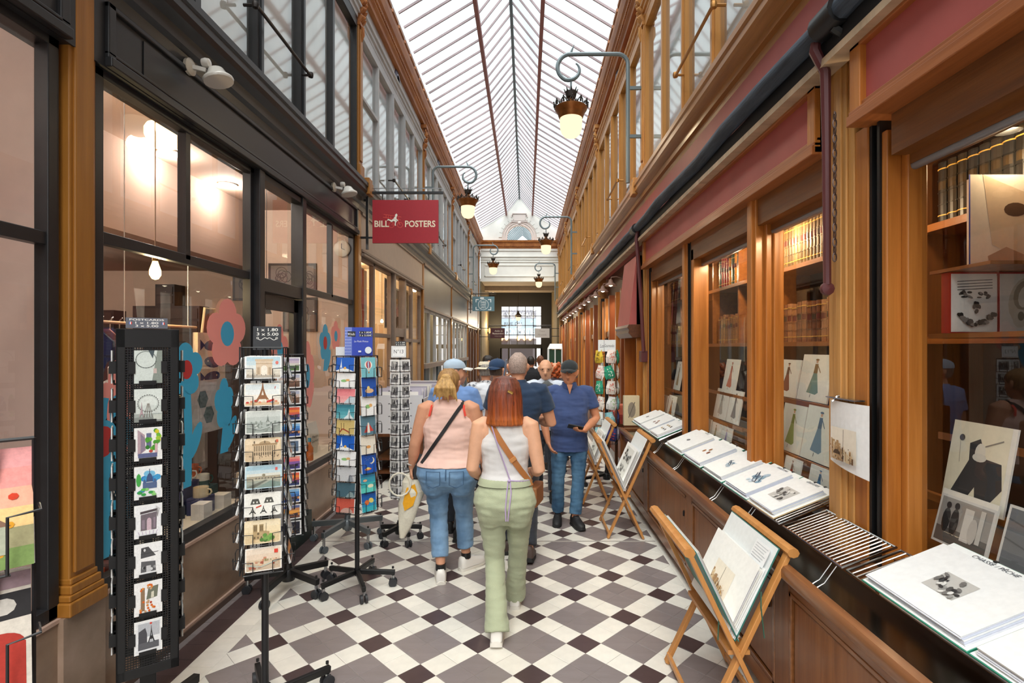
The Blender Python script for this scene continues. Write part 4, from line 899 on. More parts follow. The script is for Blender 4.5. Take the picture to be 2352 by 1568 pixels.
# prints leaning inside the windows
def leaning(y0, y1, x0, z0, h, lab, A, lean=.18, name='framed_print', back='#efece2', border=None):
    """print leaning back (away from the glass); y1 far edge, y0 near edge"""
    uy = Vector((math.sin(lean), 0, math.cos(lean))); o = Vector((x0, y1, z0))
    return board(name, lab, 'print', o, (0, -1, 0), uy, y1-y0, h, A, .008, back=back)
def lady(w, h, c, c2, bg='#e4e8e0'):
    a = Art(); a.rect(0, 0, w, h, bg); x = w*.5; a.poly([(x-.06*w, .62*h), (x+.05*w, .62*h), (x+.18*w, .2*h), (x+.1*w, .15*h), (x-.2*w, .18*h)], c); a.poly([(x-.05*w, .8*h), (x+.05*w, .8*h), (x+.06*w, .6*h), (x-.07*w, .6*h)], c2); a.ell(x, .85*h, .035*w, .035*h, '#c9a58a'); a.ell(x, .89*h, .06*w, .02*h, c2); a.line([(x+.05*w, .76*h), (x+.16*w, .62*h)], .02*w, c2); a.line([(x-.05*w, .15*h), (x-.06*w, .08*h)], .015*w, '#555'+'555'); return a
a = Art(); w, h = .27, .34; a.rect(0, 0, w, h, '#e9e3cb'); a.poly([(.10*w, .05*h), (.38*w, .55*h), (.35*w, .75*h), (.52*w, .82*h), (.66*w, .6*h), (.92*w, .58*h), (.99*w, .3*h), (.8*w, .08*h), (.6*w, .04*h), (.55*w, .25*h), (.4*w, .04*h)], '#35383c')
a.ell(.55*w, .66*h, .09*w, .11*h, '#e0ddd0'); a.ell(.55*w, .6*h, .12*w, .05*h, '#d8d6cc'); a.line([(.62*w, .74*h), (.9*w, .84*h)], .02*w, '#8a877e'); a.ell(.2*w, .8*h, .05*w, .04*h, '#55524e'); a.line([(.18*w, .76*h), (.22*w, .5*h)], .012*w, '#b9b4a4')
leaning(1.965, 2.255, 1.77, 1.16, .34, 'large pale poster of a stout figure in dark clothes on the near window ledge', a)
a = Art(); w, h = .26, .20; a.rect(0, 0, w, h, '#d9d8d4'); a.rect(.01, .01, w-.01, h-.01, '#9a9894'); a.rect(.01, .01, w-.01, .07, '#5d5b59'); a.rect(.13, .04, .17, .17, '#d6d5d0'); a.ell(.05, .10, .02, .05, '#2b2b2c'); a.ell(.09, .10, .02, .055, '#2b2b2c'); a.ell(.05, .16, .012, .014, '#2b2b2c'); a.ell(.09, .165, .012, .014, '#2b2b2c'); a.rect(.2, .05, .22, .18, '#c9c8c3'); a.ell(.18, .09, .02, .05, '#c2c0bb')
leaning(1.96, 2.22, 1.70, 1.0, .22, 'small framed black and white street photograph at the foot of the near window', a, .25)
a = Art(); a.rect(0, 0, .26, .24, '#d9d8d4'); a.rect(.01, .01, .25, .23, '#6b7076'); a.line([(.01, .19), (.25, .14)], .006, '#50555b'); a.line([(.01, .12), (.25, .07)], .006, '#50555b'); a.ell(.17, .07, .07, .05, '#a8b0ba')
leaning(1.66, 1.92, 1.70, 1.0, .24, 'small framed grey photograph next to the near green edged portfolio', a, .25)
a = Art(); a.rect(0, 0, .3, .42, '#e8e6e2'); a.rect(.012, .05, .288, .408, '#8a7a70'); a.ell(.2, .25, .09, .12, '#5b4c45'); a.ell(.2, .36, .05, .05, '#6d5b52'); a.ell(.15, .1, .12, .09, '#b8b0b4'); a.line([(.05, .12), (.25, .17)], .008, '#4b4340')
leaning(1.78, 2.08, 1.98, 1.40, .40, 'sepia portrait print standing behind the stout figure poster', a, .12)
b = thing('open_book', 'open red bound book showing an inked face on the near window shelf', 'book', (1.81, 2.26, 1.862))
a = Art(); w, h = .20, .25; a.rect(.012, .008, w, h-.006, '#f2efe8')
for i in range(4): a.line([(.03, h-.03-.012*i), (w-.02, h-.022-.012*i)], .003, '#4a4644')
for i in range(46):
    t = i/46; q = RNG.uniform(0, 1)
    if i < 18: x, y, w_, h_ = RNG.choice((.06, .14))+RNG.uniform(-.026, .026), .165+RNG.uniform(-.014, .012), .012, .006
    elif i < 26: x, y, w_, h_ = .1+RNG.uniform(-.012, .02), .115+RNG.uniform(-.025, .02), .009, .012
    else: u_ = -1+2*(i-26)/19; x, y, w_, h_ = .105+.072*u_, .035+.05*u_*u_+RNG.uniform(-.008, .01), .013, .010
    a.ell(x, y, w_*RNG.uniform(.6, 1.3), h_*RNG.uniform(.6, 1.3), RNG.choice(['#3a3735', '#57524e', '#2b2928', '#8f8882']), 7, RNG.uniform(-.6, .6))
mb = MB(); mb.box(0, .205, 0, .045, 0, .26, lin('#b02a22')); mb.box(.006, .2, -.002, .04, .005, .253, lin('#f2efe8')); mb.art(a, (0, -.0025, 0), (1, 0, 0), (0, 0, 1)); mb.build('left_page', PRINT, b)
a = Art(); a.rect(0, 0, .19, .25, '#e9e4d8'); a.ell(.10, .14, .065, .10, '#d4c9b4', 16, -.3); a.ell(.10, .16, .045, .065, '#a89a82', 14, -.3); a.ell(.105, .155, .03, .05, '#e3dccb', 12, -.3); a.ell(.08, .06, .03, .04, '#d8cfbc'); a.ell(.085, .07, .014, .02, '#8f836e')
mb = MB(); mb.box(.21, .42, .0, .045, 0, .26, lin('#b02a22')); mb.box(.214, .415, -.002, .04, .005, .253, lin('#f2efe8')); mb.art(a, (.216, -.0025, .002), (1, 0, 0), (0, 0, 1)); mb.build('right_page', PRINT, b)
a = Art(); a.rect(0, 0, .3, .4, '#efe2cf'); a.rect(0, 0, .006, .4, '#3b4fb0'); a.poly([(.06, .4), (.3, .3), (.3, 0), (.1, .1)], '#d8c2a6'); a.ell(.2, .25, .05, .03, '#5a4436'); a.poly([(.08, .05), (.16, .09), (.3, .03), (.3, 0), (.09, 0)], '#b08a6c')
board('poster', 'large cream picture panel above the open red book in the near window', 'print', (1.90, 2.27, 2.142), (1, 0, 0), (0, 0, 1), .34, .38, a, .01)
tag(MB().box(1.80, 2.42, 2.05, 2.36, 2.124, 2.138).build('shelf_board', M_SHELF), 'thin loose shelf board lying over the open red book', 'shelf')
for y0, y1, x, z, h, A, lab in (
    (3.17, 3.52, 1.80, 1.46, .30, lady(.35, .30, '#6f8d84', '#8a6f48'), 'costume plate with a lady in green, top tier of the window behind the tan pillar'),
    (3.54, 3.84, 1.80, 1.46, .26, lady(.30, .26, '#7a4a3a', '#5d4634'), 'costume plate in brown, top tier beside the post'),
    (3.00, 3.32, 1.72, 1.12, .33, lady(.32, .33, '#6f8fa0', '#55748a', '#dfe8df'), 'costume plate with a blue striped dress on the middle tier'),
    (3.33, 3.62, 1.72, 1.12, .31, lady(.29, .31, '#7fa05a', '#66823f', '#dfe8df'), 'costume plate with a green dress on the middle tier'),
    (2.90, 3.12, 1.65, .93, .19, lady(.22, .19, '#4f7fa8', '#3a6890'), 'small costume plate in blue on the lowest tier'),
    (3.22, 3.42, 1.65, .93, .18, lady(.20, .18, '#b0483c', '#8c6f60'), 'small costume plate in red on the lowest tier'),
    (4.57, 4.87, 1.80, 1.40, .30, lady(.3, .3, '#c07a60', '#a55a48'), 'costume plate in terracotta on the top tier of the middle window'),
    (4.34, 4.60, 1.74, 1.16, .28, lady(.26, .28, '#8a8a88', '#6a6a6a'), 'costume plate in grey pencil on the middle tier by the post'),
    (4.62, 4.92, 1.74, 1.16, .27, lady(.3, .27, '#b8b4a8', '#9a9488'), 'faded costume plate on the middle tier of the middle window'),
    (4.36, 4.58, 1.67, .93, .2, lady(.22, .2, '#8d84b0', '#a59cc4'), 'small violet costume plate on the lowest tier of the middle window'),
    (4.60, 4.84, 1.67, .93, .2, lady(.24, .2, '#b0aa88', '#8f8a6c'), 'small olive costume plate on the lowest tier of the middle window'),
    (4.86, 5.14, 1.67, .93, .21, lady(.28, .21, '#9a9a90', '#77776e'), 'small pale sketch on the lowest tier of the middle window'),
    (6.15, 6.40, 1.78, 1.30, .34, lady(.25, .34, '#b09a78', '#8f7c60'), 'tall pale sheet standing in the far window'),
    (6.05, 6.35, 1.68, .98, .26, lady(.3, .26, '#a5683a', '#7a4a2a'), 'plate of brown moths low in the far window'),
    (6.40, 6.70, 1.68, .98, .24, lady(.3, .24, '#c08a4a', '#9a6a34'), 'plate of orange moths low in the far window')):
    leaning(y0, y1, x, z, h, lab, A)
for i, (x, z, y0, y1, lab) in enumerate(((1.72, 1.10, 2.90, 3.75, 'wooden print ledge behind the tan pillar, middle tier'), (1.80, 1.44, 3.05, 3.95, 'wooden print ledge behind the tan pillar, top tier'), (1.74, 1.14, 4.2, 5.3, 'wooden print ledge in the middle window, lower tier'), (1.80, 1.38, 4.2, 5.4, 'wooden print ledge in the middle window, top tier'), (1.80, 1.145, 1.2, 2.5, 'wooden print ledge in the near window'), (1.78, 1.28, 5.9, 7.0, 'wooden print ledge in the far window'), (1.97, 1.385, 1.2, 2.5, 'upper wooden print ledge in the near window'))):
    e = thing('display_ledge', lab, 'ledge', (x, y0, z)); MB().box(-.02, .06, 0, y1-y0, -.014, 0).build('shelf', M_SHELF, e, bevel=.003); MB().box(-.022, -.012, 0, y1-y0, -.014, .018).build('lip', M_SHELF, e)
    mb = MB()
    for yy in (.03, y1-y0-.05): mb.box(.02, .05, yy, yy+.02, .902-z, -.014)
    mb.build('bracket', M_SHELF, e)
# ================= STREET LAMPS, HANGING SIGNS =================
M_COP = mat('aged_copper', '#8a5428', rough=.35, metal=.75, var=.2, vs=(12, 12, 12)); M_DKB = mat('dark_bronze', '#3a3430', rough=.5, metal=.6)
GLOW = emission('lamp_glow', '#ffdfae', .72)
def passage_lamp(s, y, lab):
    t = thing('bracket_lamp', lab, 'lamp', (sx(s, 0), y, 5.5), 0, 'ornate bracket lamps along the passage'); d = -s   # +d towards the middle
    gx = d*.99; px = d*.21
    mb = MB(); pts = [(px, 0, -1.62), (px, 0, -.12)]+[(px+d*.13*(1-math.cos(a)), 0, -.12+.13*math.sin(a)) for a in [i*math.pi/12 for i in range(1, 7)]]
    pts += [(px+d*.55, 0, .01)]; cx, cz = gx-d*.0, -.16
    e = pts[-1]
    for i in range(1, 25):
        a = math.pi/2-i*math.pi*1.72/24; r = .17 if i < 13 else .17-.0075*(i-12)
        pts.append((cx-d*.06+d*r*math.cos(a), 0, cz+r*math.sin(a)))
    mb.tube(pts, [.026]*(len(pts)-10)+[.026-.0018*i for i in range(10)], 8); mb.build('bracket', M_ZINC, t, smooth=True)
    mb = MB()
    for z in (-.42, -1.03): mb.beam((px, 0, z), (d*.02, 0, z), .03, .04)
    mb.box(d*.0, d*.03, -.02, .02, -1.15, -.30); mb.build('wall_strut', M_ZINC, t)
    MB().tube([(cx-d*.05, 0, .0), (cx-d*.07, 0, .06), (cx-d*.10, 0, .13)], [.02, .014, .003], 7).build('finial', M_ZINC, t, smooth=True)
    c = (gx-d*.03, 0, 0); x0 = gx-d*.06
    mb = MB(); mb.lathe([(.012, -.33), (.012, -.46), (.045, -.47), (.05, -.50), (.03, -.53)], 12, (x0, 0, 0)); mb.build('stem', M_ZINC, t, smooth=True)
    mb = MB(); mb.lathe([(.03, -.545), (.06, -.54), (.065, -.52), (.075, -.47), (.068, -.47), (.055, -.52)], 16, (x0, 0, 0))
    for i in range(8):
        a = 2*math.pi*i/8; mb.tube([(x0+.07*math.cos(a), .07*math.sin(a), -.475), (x0+.088*math.cos(a), .088*math.sin(a), -.43)], [.012, .004], 5)
    mb.build('small_crown', M_DKB, t, smooth=True)
    mb = MB(); mb.lathe([(.03, -.54), (.05, -.60), (.12, -.645), (.185, -.66), (.205, -.675), (.20, -.70), (.17, -.74), (.165, -.76), (.15, -.80), (.145, -.81), (.10, -.80)], 24, (x0, 0, 0)); mb.build('copper_hood', M_COP, t, smooth=True)
    mb = MB()
    for i in range(12):
        a = 2*math.pi*i/12; b = a+math.pi/12; P = lambda r, an, z: (x0+r*math.cos(an), r*math.sin(an), z)
        mb.tube([P(.2, a-.2, -.67), P(.213, a-.12, -.635), P(.216, a, -.605), P(.213, a+.12, -.635), P(.2, a+.2, -.67)], .008, 5); mb.tube([P(.208, a, -.665), P(.214, a, -.62)], [.014, .010], 5); mb.tube([P(.205, b, -.67), P(.218, b, -.645)], [.01, .004], 5)
        mb.lathe([(.001, -.012), (.012, 0), (.001, .012)], 6, P(.217, a, -.60))
    mb.build('pierced_crown', M_DKB, t, smooth=True)
    mb = MB(); mb.lathe([(.14, -.79), (.142, -.85), (.138, -.93), (.12, -.99), (.085, -1.03), (.04, -1.047), (.001, -1.05)], 22, (x0, 0, 0), cap=False); g = mb.build('globe', GLOW, t, smooth=True)
    lamp('lamp_light', (x0, 0, -1.13), 9, (1, .78, .5), .12, parent=t)
for s, k, lab in ((1, 3, 'nearest and largest bracket lamp, on the ochre right wall'), (-1, 4, 'bracket lamp on the grey left wall above the red sign'), (1, 5, 'second bracket lamp on the right wall, before the end wall'), (-1, 6, 'small bracket lamp far down the left wall'), (1, 7, 'farthest bracket lamp, on the right in front of the dark hall')):
    passage_lamp(s, BAY[k], lab)
hl = thing('hanging_lantern', 'lantern hanging in front of the far gridded window', 'lamp', (XC-.1, YE+3, 4.62))
MB().tube([(0, 0, 0), (0, 0, -.95)], .012, 6).build('rod', M_DKB, hl); mb = MB(); mb.lathe([(.02, -.93), (.06, -.95), (.05, -1.0), (.10, -1.10), (.2, -1.16), (.17, -1.17), (.14, -1.25), (.12, -1.25)], 14); mb.build('hood', M_DKB, hl, smooth=True)
mb = MB(); mb.lathe([(.12, -1.24), (.125, -1.34), (.09, -1.42), (.001, -1.44)], 14); mb.build('globe', GLOW, hl, smooth=True)
sc = thing('wall_sconce', 'warm glowing wall lamp in the dark hall on the left', 'lamp', (-2.0, YE+3.2, 2.6)); MB().box(0, .03, -.05, .05, -.1, .1).build('back_plate', M_DKB, sc); MB().lathe([(.03, -.1), (.07, .0), (.06, .12), (.001, .16)], 10, (.1, 0, .05)).build('shade', emission('sconce_glow', '#ffb04a', 4), sc, smooth=True)
lamp('hall_light', (-1.7, YE+3.2, 2.9), 60, (1, .75, .4), .1)
lamp('hall_lamp_light', (XC-.1, YE+3, 3.1), 60, (1, .8, .55), .15)
def hsign(s, y, x0, x1, z0, z1, lab, A, back, edge, m=M_BLACK, post=True):
    t = thing('hanging_sign', lab, 'sign', (sx(s, 0), y, z1)); X = sx(s, 0); d = -s
    board('sign_board', None, None, (x0-X, -.016, z0-z1), (1, 0, 0), (0, 0, 1), x1-x0, z1-z0, A, .032, back=edge).parent = t
    inn, out = (x0, x1) if s < 0 else (x1, x0); mb = MB(); px = inn-X-d*.07
    mb.beam((px, 0, -(z1-z0)-.08), (px, 0, .08), .03, .03); mb.beam((px-d*.015, 0, .095), (out-X+d*.06, 0, .095), .03, .03); mb.build('bracket', m, t)
    mb = MB()
    for z in (.0, -(z1-z0)+.07): mb.beam((px, 0, z), (0, 0, z), .025, .025)
    mb.beam((px, 0, -(z1-z0)+.07), (inn-X, 0, -(z1-z0)+.07), .02, .02)
    for q in (.15, .85): xx = (x0-X)+(x1-x0)*q; mb.beam((xx, 0, 0), (xx, 0, .09), .012, .012)
    mb.build('wall_arm', m, t); MB().beam((px, -.004, .15), (out-X+d*.05, -.004, .15), .008, .008).build('wire', M_STEEL, t)
    return t
a = Art(); w, h = .835, .545; a.rect(0, 0, w, h, '#a5232f'); CRM = '#efe3c8'; RDL = '#e2544a'
a.text('BILL', .118, .205, .078, CRM, .185, .022); a.text('POSTERS', .605, .205, .078, CRM, .385, .022)
u = lambda x, y: ((x/2352)*w*1.018-.006, h*(1-y/1568)+.012)
for x, y in ((685, 945), (985, 945)): p = u(x, y); a.ring(p[0], p[1], .033, .006, RDL)
a.line([u(690, 945), u(800, 945)], .004, RDL); a.line([u(690, 945), u(750, 850)], .004, RDL); a.line([u(985, 945), u(910, 800)], .009, RDL); a.line([u(910, 830), u(985, 870)], .005, RDL)
a.line([u(410, 560), u(1030, 660)], .0065, RDL); a.line([u(390, 665), u(1010, 765)], .0065, RDL)
for q in (500, 585, 665, 935): a.line([u(q, 575+(q-410)*.16), u(q-10, 680+(q-390)*.16)], .005, RDL)
a.poly([u(860, 530), u(900, 580), u(880, 640), u(820, 630), u(805, 585)], '#f4efe2'); a.poly([u(820, 625), u(870, 640), u(860, 720), u(930, 790), u(905, 805), u(800, 730), u(750, 720)], '#f4efe2')
a.poly([u(740, 730), u(820, 745), u(880, 810), u(840, 870), u(835, 960), u(875, 950), u(820, 980), u(800, 960), u(810, 830), u(760, 800), u(690, 845), u(590, 775), u(535, 800), u(560, 725), u(690, 770)], '#f4efe2')
hsign(-1, 6.72, -1.945, -1.11, 3.125, 3.67, 'dark red hanging sign reading BILL POSTERS with a bicycle rider', a, '#8f1f2a', '#7c1a25')
a = Art(); w, h = .80, .53; TE = '#5d7f8c'; WH = '#eef3f4'; a.rect(0, 0, w, h, TE); cx, cy = .40, .235; a.ring(cx, cy, .185, .014, WH, 28); a.rrect(.28, .44, .42, .50, .02, WH)
for i, (tx, yy) in enumerate((('PARIS', .285), ("L'AVANT", .195), ('& PHOTO', .10))): a.text(tx, cx, yy, .075, WH, .20 if i < 2 else .19, .004)
for px, py, dx, dy in ((.13, .42, 1, -1), (.67, .42, -1, -1), (.13, .05, 1, 1), (.67, .05, -1, 1)): a.line([(px, py), (px+.10*dx, py)], .028, WH); a.line([(px, py-.014*dy), (px, py+.10*dy)], .028, WH)
hsign(-1, 19.3, -1.95, -1.15, 3.13, 3.66, 'small teal hanging sign with a camera frame around white lettering', a, TE, '#4a6670', M_DKB)
a = Art(); w, h = .66, .46; a.rect(0, 0, w, h, '#4a2428'); a.text('Atelier de', .38, .30, .075, '#d9cdbb', .36, 0, .2); a.text('Restauration', .36, .185, .075, '#d9cdbb', .50, .004); a.text('de Papier Anciens', .36, .09, .03, '#c9bda9', .32)
hsign(-1, 24.0, -1.62, -.96, 2.22, 2.68, 'dark maroon hanging sign of a paper restorer at the far end on the left', a, '#4a2428', '#3a1a1e')
a = Art(); w, h = .66, .42; a.rect(0, 0, w, h, '#b9b2ac'); a.text('Tissus', .33, .27, .07, '#8a8078', .26, 0, .3); a.text('Mirabelle', .33, .10, .08, '#8a8078', .40, 0, .3)
hsign(1, 23.8, .40, 1.06, 2.24, 2.66, 'pale grey hanging sign with script lettering at the far end on the right', a, '#b9b2ac', '#8d8680')
# ================= CARD RACKS =================
M_WIRE = mat('black_wire', '#17171a', rough=.4); M_GUN = mat('grey_steel', '#7f868a', rough=.35, metal=.7); M_RUB = mat('caster_rubber', '#2b2c30', rough=.5)
RC = random.Random(11)
def tower(a, x, y, w, h, c, c2=None):
    """lattice iron tower"""
    a.poly([(x-.5*w, y), (x-.30*w, y), (x-.2*w, y+.17*h), (x+.2*w, y+.17*h), (x+.30*w, y), (x+.5*w, y), (x+.22*w, y+.34*h), (x+.07*w, y+.7*h), (x+.02*w, y+h), (x-.02*w, y+h), (x-.07*w, y+.7*h), (x-.22*w, y+.34*h)], c)
    if c2: a.ell(x, y+.0*h, .25*w, .17*h, c2, 10, 0, 0, math.pi); a.poly([(x-.07*w, y+.38*h), (x+.07*w, y+.38*h), (x, y+.62*h)], c2)
    a.rect(x-.25*w, y+.31*h, x+.25*w, y+.345*h, c); a.rect(x-.11*w, y+.62*h, x+.11*w, y+.65*h, c)
def grad(a, x0, y0, x1, y1, cols):
    n = len(cols)
    for i, c in enumerate(cols): a.poly([(x0, y0+(y1-y0)*i/n), (x1, y0+(y1-y0)*i/n), (x1, y0+(y1-y0)*(i+1)/n), (x0, y0+(y1-y0)*(i+1)/n)], c, i > 0)
def pic(kind, w, h, m=.0):
    a = Art(); r = RC; mx, my = m*w, m*w; X = lambda t: mx+(w-2*mx)*t; Y = lambda t: my+(h-2*my)*t; W, H = w-2*mx, h-2*my
    B = lambda c: a.rect(mx, my, w-mx, h-my, c)
    if kind == 'arch':
        grad(a, mx, my, w-mx, h-my, ['#d9d0bf', '#e6dfcf', '#dbe2e0', '#c5d8de', '#b3cfdb'])
        a.rect(X(.28), Y(.12), X(.76), Y(.80), '#d8c3a8'); a.rect(X(.25), Y(.80), X(.79), Y(.90), '#cdb596'); a.rect(X(.27), Y(.66), X(.77), Y(.69), '#b69a78')
        a.rect(X(.43), Y(.12), X(.61), Y(.46), '#efe6d6'); a.ell(X(.52), Y(.46), W*.09, H*.13, '#efe6d6', 12, 0, 0, math.pi); a.rect(X(.31), Y(.16), X(.39), Y(.5), '#b79f83'); a.rect(X(.65), Y(.16), X(.73), Y(.5), '#b79f83')
        a.rect(mx, my, w-mx, Y(.12), '#b5ab9c'); a.ell(X(.9), Y(.72), W*.05, H*.09, '#d9776a', 8)
        for i in range(7): a.ell(X(.05+.13*i), Y(.13), W*.012, H*.04, '#6f655a', 6)
    elif kind == 'tower':
        grad(a, mx, my, w-mx, h-my, ['#efe6d6', '#efe9dd', '#e6eae8', '#d9e4e6']); tower(a, X(.5), Y(.12), W*.5, H*.95, '#8f5f3a', '#e9e2d4'); a.rect(mx, my, w-mx, Y(.13), '#d9b78f')
        for i in range(8): a.ell(X(.06+.12*i), Y(.13+.04*(i % 3)), W*.05, H*.05, r.choice(['#c0392b', '#dfcdb0', '#8aa0b0', '#d98c6a']), 8)
        a.poly([(X(.62), Y(.1)), (X(.84), Y(.2)), (X(.84), Y(.3)), (X(.62), Y(.2))], '#c8322a'); a.line([(X(.86), Y(.78)), (X(.88), Y(.9))], W*.02, '#c8463c')
    elif kind in ('panorama', 'bwpano'):
        g = kind == 'bwpano'; grad(a, mx, my, w-mx, h-my, ['#9aa39c', '#aab2ac', '#bcc3be', '#cfd5d0'] if g else ['#c8b39a', '#d8c4a8', '#e2cdb6', '#e9d8c4'])
        for i in range(34):
            x = r.uniform(.0, .94); y = r.uniform(.05, .5); a.rect(X(x), Y(y), X(x+r.uniform(.03, .09)), Y(y+r.uniform(.04, .12)), r.choice(['#7d877f', '#8f9890', '#c4cac4', '#6c756e'] if g else ['#b5654f', '#c98a6c', '#a5553f', '#dcb795', '#8f8a5a', '#caa98a']))
        a.line([(X(0), Y(.3)), (X(.4), Y(.15)), (X(.95), Y(.4))], H*.05, '#b5bdb8' if g else '#b9c0b4')
        if g: tower(a, X(.62), Y(.5), W*.1, H*.34, '#737c76')
        else: a.rect(X(.82), Y(.74), X(.93), Y(.92), '#d8402c')
    elif kind == 'opera':
        grad(a, mx, my, w-mx, h-my, ['#d0b795', '#d8bf9c', '#e3cba8', '#ebd7b6']); a.rect(X(.2), Y(.25), X(.9), Y(.72), '#cbb391'); a.rect(X(.18), Y(.70), X(.92), Y(.78), '#a88b66')
        for i in range(10): a.rect(X(.24+.065*i), Y(.42), X(.265+.065*i), Y(.68), '#6d5a43'); a.ell(X(.255+.065*i), Y(.30), W*.018, H*.09, '#5d4c38', 8)
        a.ell(X(.55), Y(.78), W*.17, H*.12, '#b79c76', 12, 0, 0, math.pi)
        for x in (.24, .55, .87): a.ell(X(x), Y(.86), W*.02, H*.07, '#6d5a43', 7)
        for i in range(16): a.ell(X(r.uniform(.02, .98)), Y(r.uniform(.08, .22)), W*.012, H*.03, '#5a4b3a', 6)
        a.rect(X(.88), Y(.82), X(.95), Y(.95), '#cf6a4a')
    elif kind == 'river':
        grad(a, mx, my, w-mx, h-my, ['#8c968c', '#a3a89a', '#b8b49f', '#d8d8cc', '#c2d6dc', '#a5c6d4']); a.rect(mx, Y(.42), w-mx, Y(.54), '#a99f88')
        for i in range(7): a.ell(X(.28+.09*i), Y(.40), W*.035, H*.08, '#7a7466', 8, 0, 0, math.pi)
        a.poly([(X(.0), Y(.05)), (X(.55), Y(.36)), (X(.62), Y(.34)), (X(.2), Y(.0))], '#6b6d62'); a.poly([(X(.3), Y(.0)), (X(.7), Y(.3)), (X(.98), Y(.2)), (X(.98), Y(.0))], '#7d9188'); a.ell(X(.5), Y(.58), W*.05, H*.07, '#8f876f', 8); a.rect(X(.84), Y(.78), X(.91), Y(.92), '#d9605a')
    elif kind == 'stages':
        B('#ecebe3')
        for x, y, s in ((.28, .52, .3), (.68, .55, .3)): a.poly([(X(x-s*.5), Y(y)), (X(x+s*.5), Y(y)), (X(x+s*.3), Y(y+.26)), (X(x-s*.3), Y(y+.26))], '#4c4c46'); a.ell(X(x-.05), Y(y+.1), W*.02, H*.05, '#ecebe3', 8); a.ell(X(x+.05), Y(y+.1), W*.02, H*.05, '#ecebe3', 8)
        for x, hh in ((.2, .34), (.52, .36), (.84, .30)): tower(a, X(x), Y(.08), W*.22, H*hh, '#3f3f3b', '#ecebe3')
        a.poly([(X(.3), Y(.34)), (X(.46), Y(.42)), (X(.46), Y(.48)), (X(.3), Y(.4))], '#c8442f')
    elif kind == 'notre':
        grad(a, mx, my, w-mx, h-my, ['#dcc397', '#e5cfa4', '#ecd9b2', '#efdfbd'])
        for x in (.22, .40): a.rect(X(x), Y(.15), X(x+.13), Y(.86), '#a58d63'); a.rect(X(x+.03), Y(.55), X(x+.055), Y(.8), '#5f4f35'); a.rect(X(x+.075), Y(.55), X(x+.10), Y(.8), '#5f4f35')
        a.rect(X(.22), Y(.15), X(.53), Y(.5), '#b79d72'); a.ell(X(.375), Y(.42), W*.035, H*.06, '#6a583c', 10)
        for i in range(3): a.ell(X(.27+.1*i), Y(.2), W*.025, H*.1, '#6a583c', 8, 0, 0, math.pi)
        a.poly([(X(.53), Y(.2)), (X(.72), Y(.2)), (X(.7), Y(.5)), (X(.53), Y(.55))], '#b0976c'); a.line([(X(.6), Y(.5)), (X(.61), Y(.9))], W*.012, '#6f5f45')
        for i in range(9): a.ell(X(r.uniform(.48, .8)), Y(r.uniform(.1, .34)), W*.07, H*.09, r.choice(['#5d8a3c', '#4c7632', '#74a04d']), 8)
    elif kind == 'wheel':
        grad(a, mx, my, w-mx, h-my, ['#a9b1ac', '#d3dbd6', '#dfe6e1', '#dce4df']); R0 = min(W, H)*.36; cx, cy = X(.5), Y(.56); a.ring(cx, cy, R0, W*.02, '#7f8480', 26); a.ring(cx, cy, R0*.9, W*.008, '#9aa09b', 22)
        for i in range(26): t = 2*math.pi*i/26; a.ell(cx+R0*1.05*math.cos(t), cy+R0*1.05*math.sin(t), W*.018, W*.018, '#3d4140', 6)
        for i in range(4): a.line([(cx+(-.16+.1*i)*W, Y(.14)), (cx+(-.03+.02*i)*W, cy)], W*.012, '#6a5244')
        tower(a, X(.26), Y(.16), W*.16, H*.45, '#b39aa0'); a.rect(mx, my, w-mx, Y(.14), '#8d928d'); a.rect(X(.68), Y(.06), X(.98), Y(.22), '#c8cec4')
    elif kind == 'wheel2':
        B('#d5ded9'); a.poly([(X(.62), Y(0)), (X(1), Y(0)), (X(1), Y(1)), (X(.82), Y(1))], '#8b948c'); a.ring(X(.42), Y(.72), W*.36, W*.03, '#6d7672', 24); a.poly([(X(.5), Y(1)), (X(.72), Y(1)), (X(.66), Y(.75))], '#47545a'); a.rect(X(.68), Y(.3), X(.8), Y(.45), '#c9b5b0')
        for i in range(12): t = math.pi+math.pi*i/12; a.ell(X(.42)+W*.36*math.cos(t), Y(.72)+W*.36*math.sin(t), W*.02, W*.02, '#39403e', 6)
    elif kind == 'street':
        B('#f2f2f0'); a.poly([(X(.08), Y(.12)), (X(.4), Y(.3)), (X(.36), Y(.8)), (X(.08), Y(.98))], '#b9a0a8'); a.poly([(X(.2), Y(.2)), (X(.38), Y(.32)), (X(.36), Y(.7)), (X(.2), Y(.85))], '#8d7f93'); a.rect(X(.42), Y(.35), X(.62), Y(.85), '#69708f')
        for i in range(16): a.ell(X(r.uniform(.42, .95)), Y(r.uniform(.3, .95)), W*.09, H*.07, r.choice(['#4c9a2f', '#6cb53a', '#d8cf2a', '#2f7a2a', '#a3c93a']), 8)
        a.rect(X(.1), Y(.06), X(.85), Y(.2), '#5f668f'); a.ell(X(.6), Y(.26), W*.08, H*.05, '#c04a3c', 8); a.rect(X(.76), Y(.2), X(.86), Y(.5), '#d7b3b9')
    elif kind == 'dome':
        B('#eef1f2')
        for i in range(9): a.ell(X(r.uniform(.3, .98)), Y(r.uniform(.55, .95)), W*.15, H*.1, r.choice(['#3f9bd0', '#78bde0', '#2f7fbf']), 8)
        a.rect(X(.28), Y(.3), X(.84), Y(.5), '#55688f'); a.ell(X(.55), Y(.52), W*.13, H*.28, '#3f557f', 12, 0, 0, math.pi); a.line([(X(.55), Y(.78)), (X(.55), Y(.94))], W*.03, '#3f557f')
        for x in (.35, .76): a.ell(X(x), Y(.48), W*.06, H*.13, '#4c628f', 10, 0, 0, math.pi)
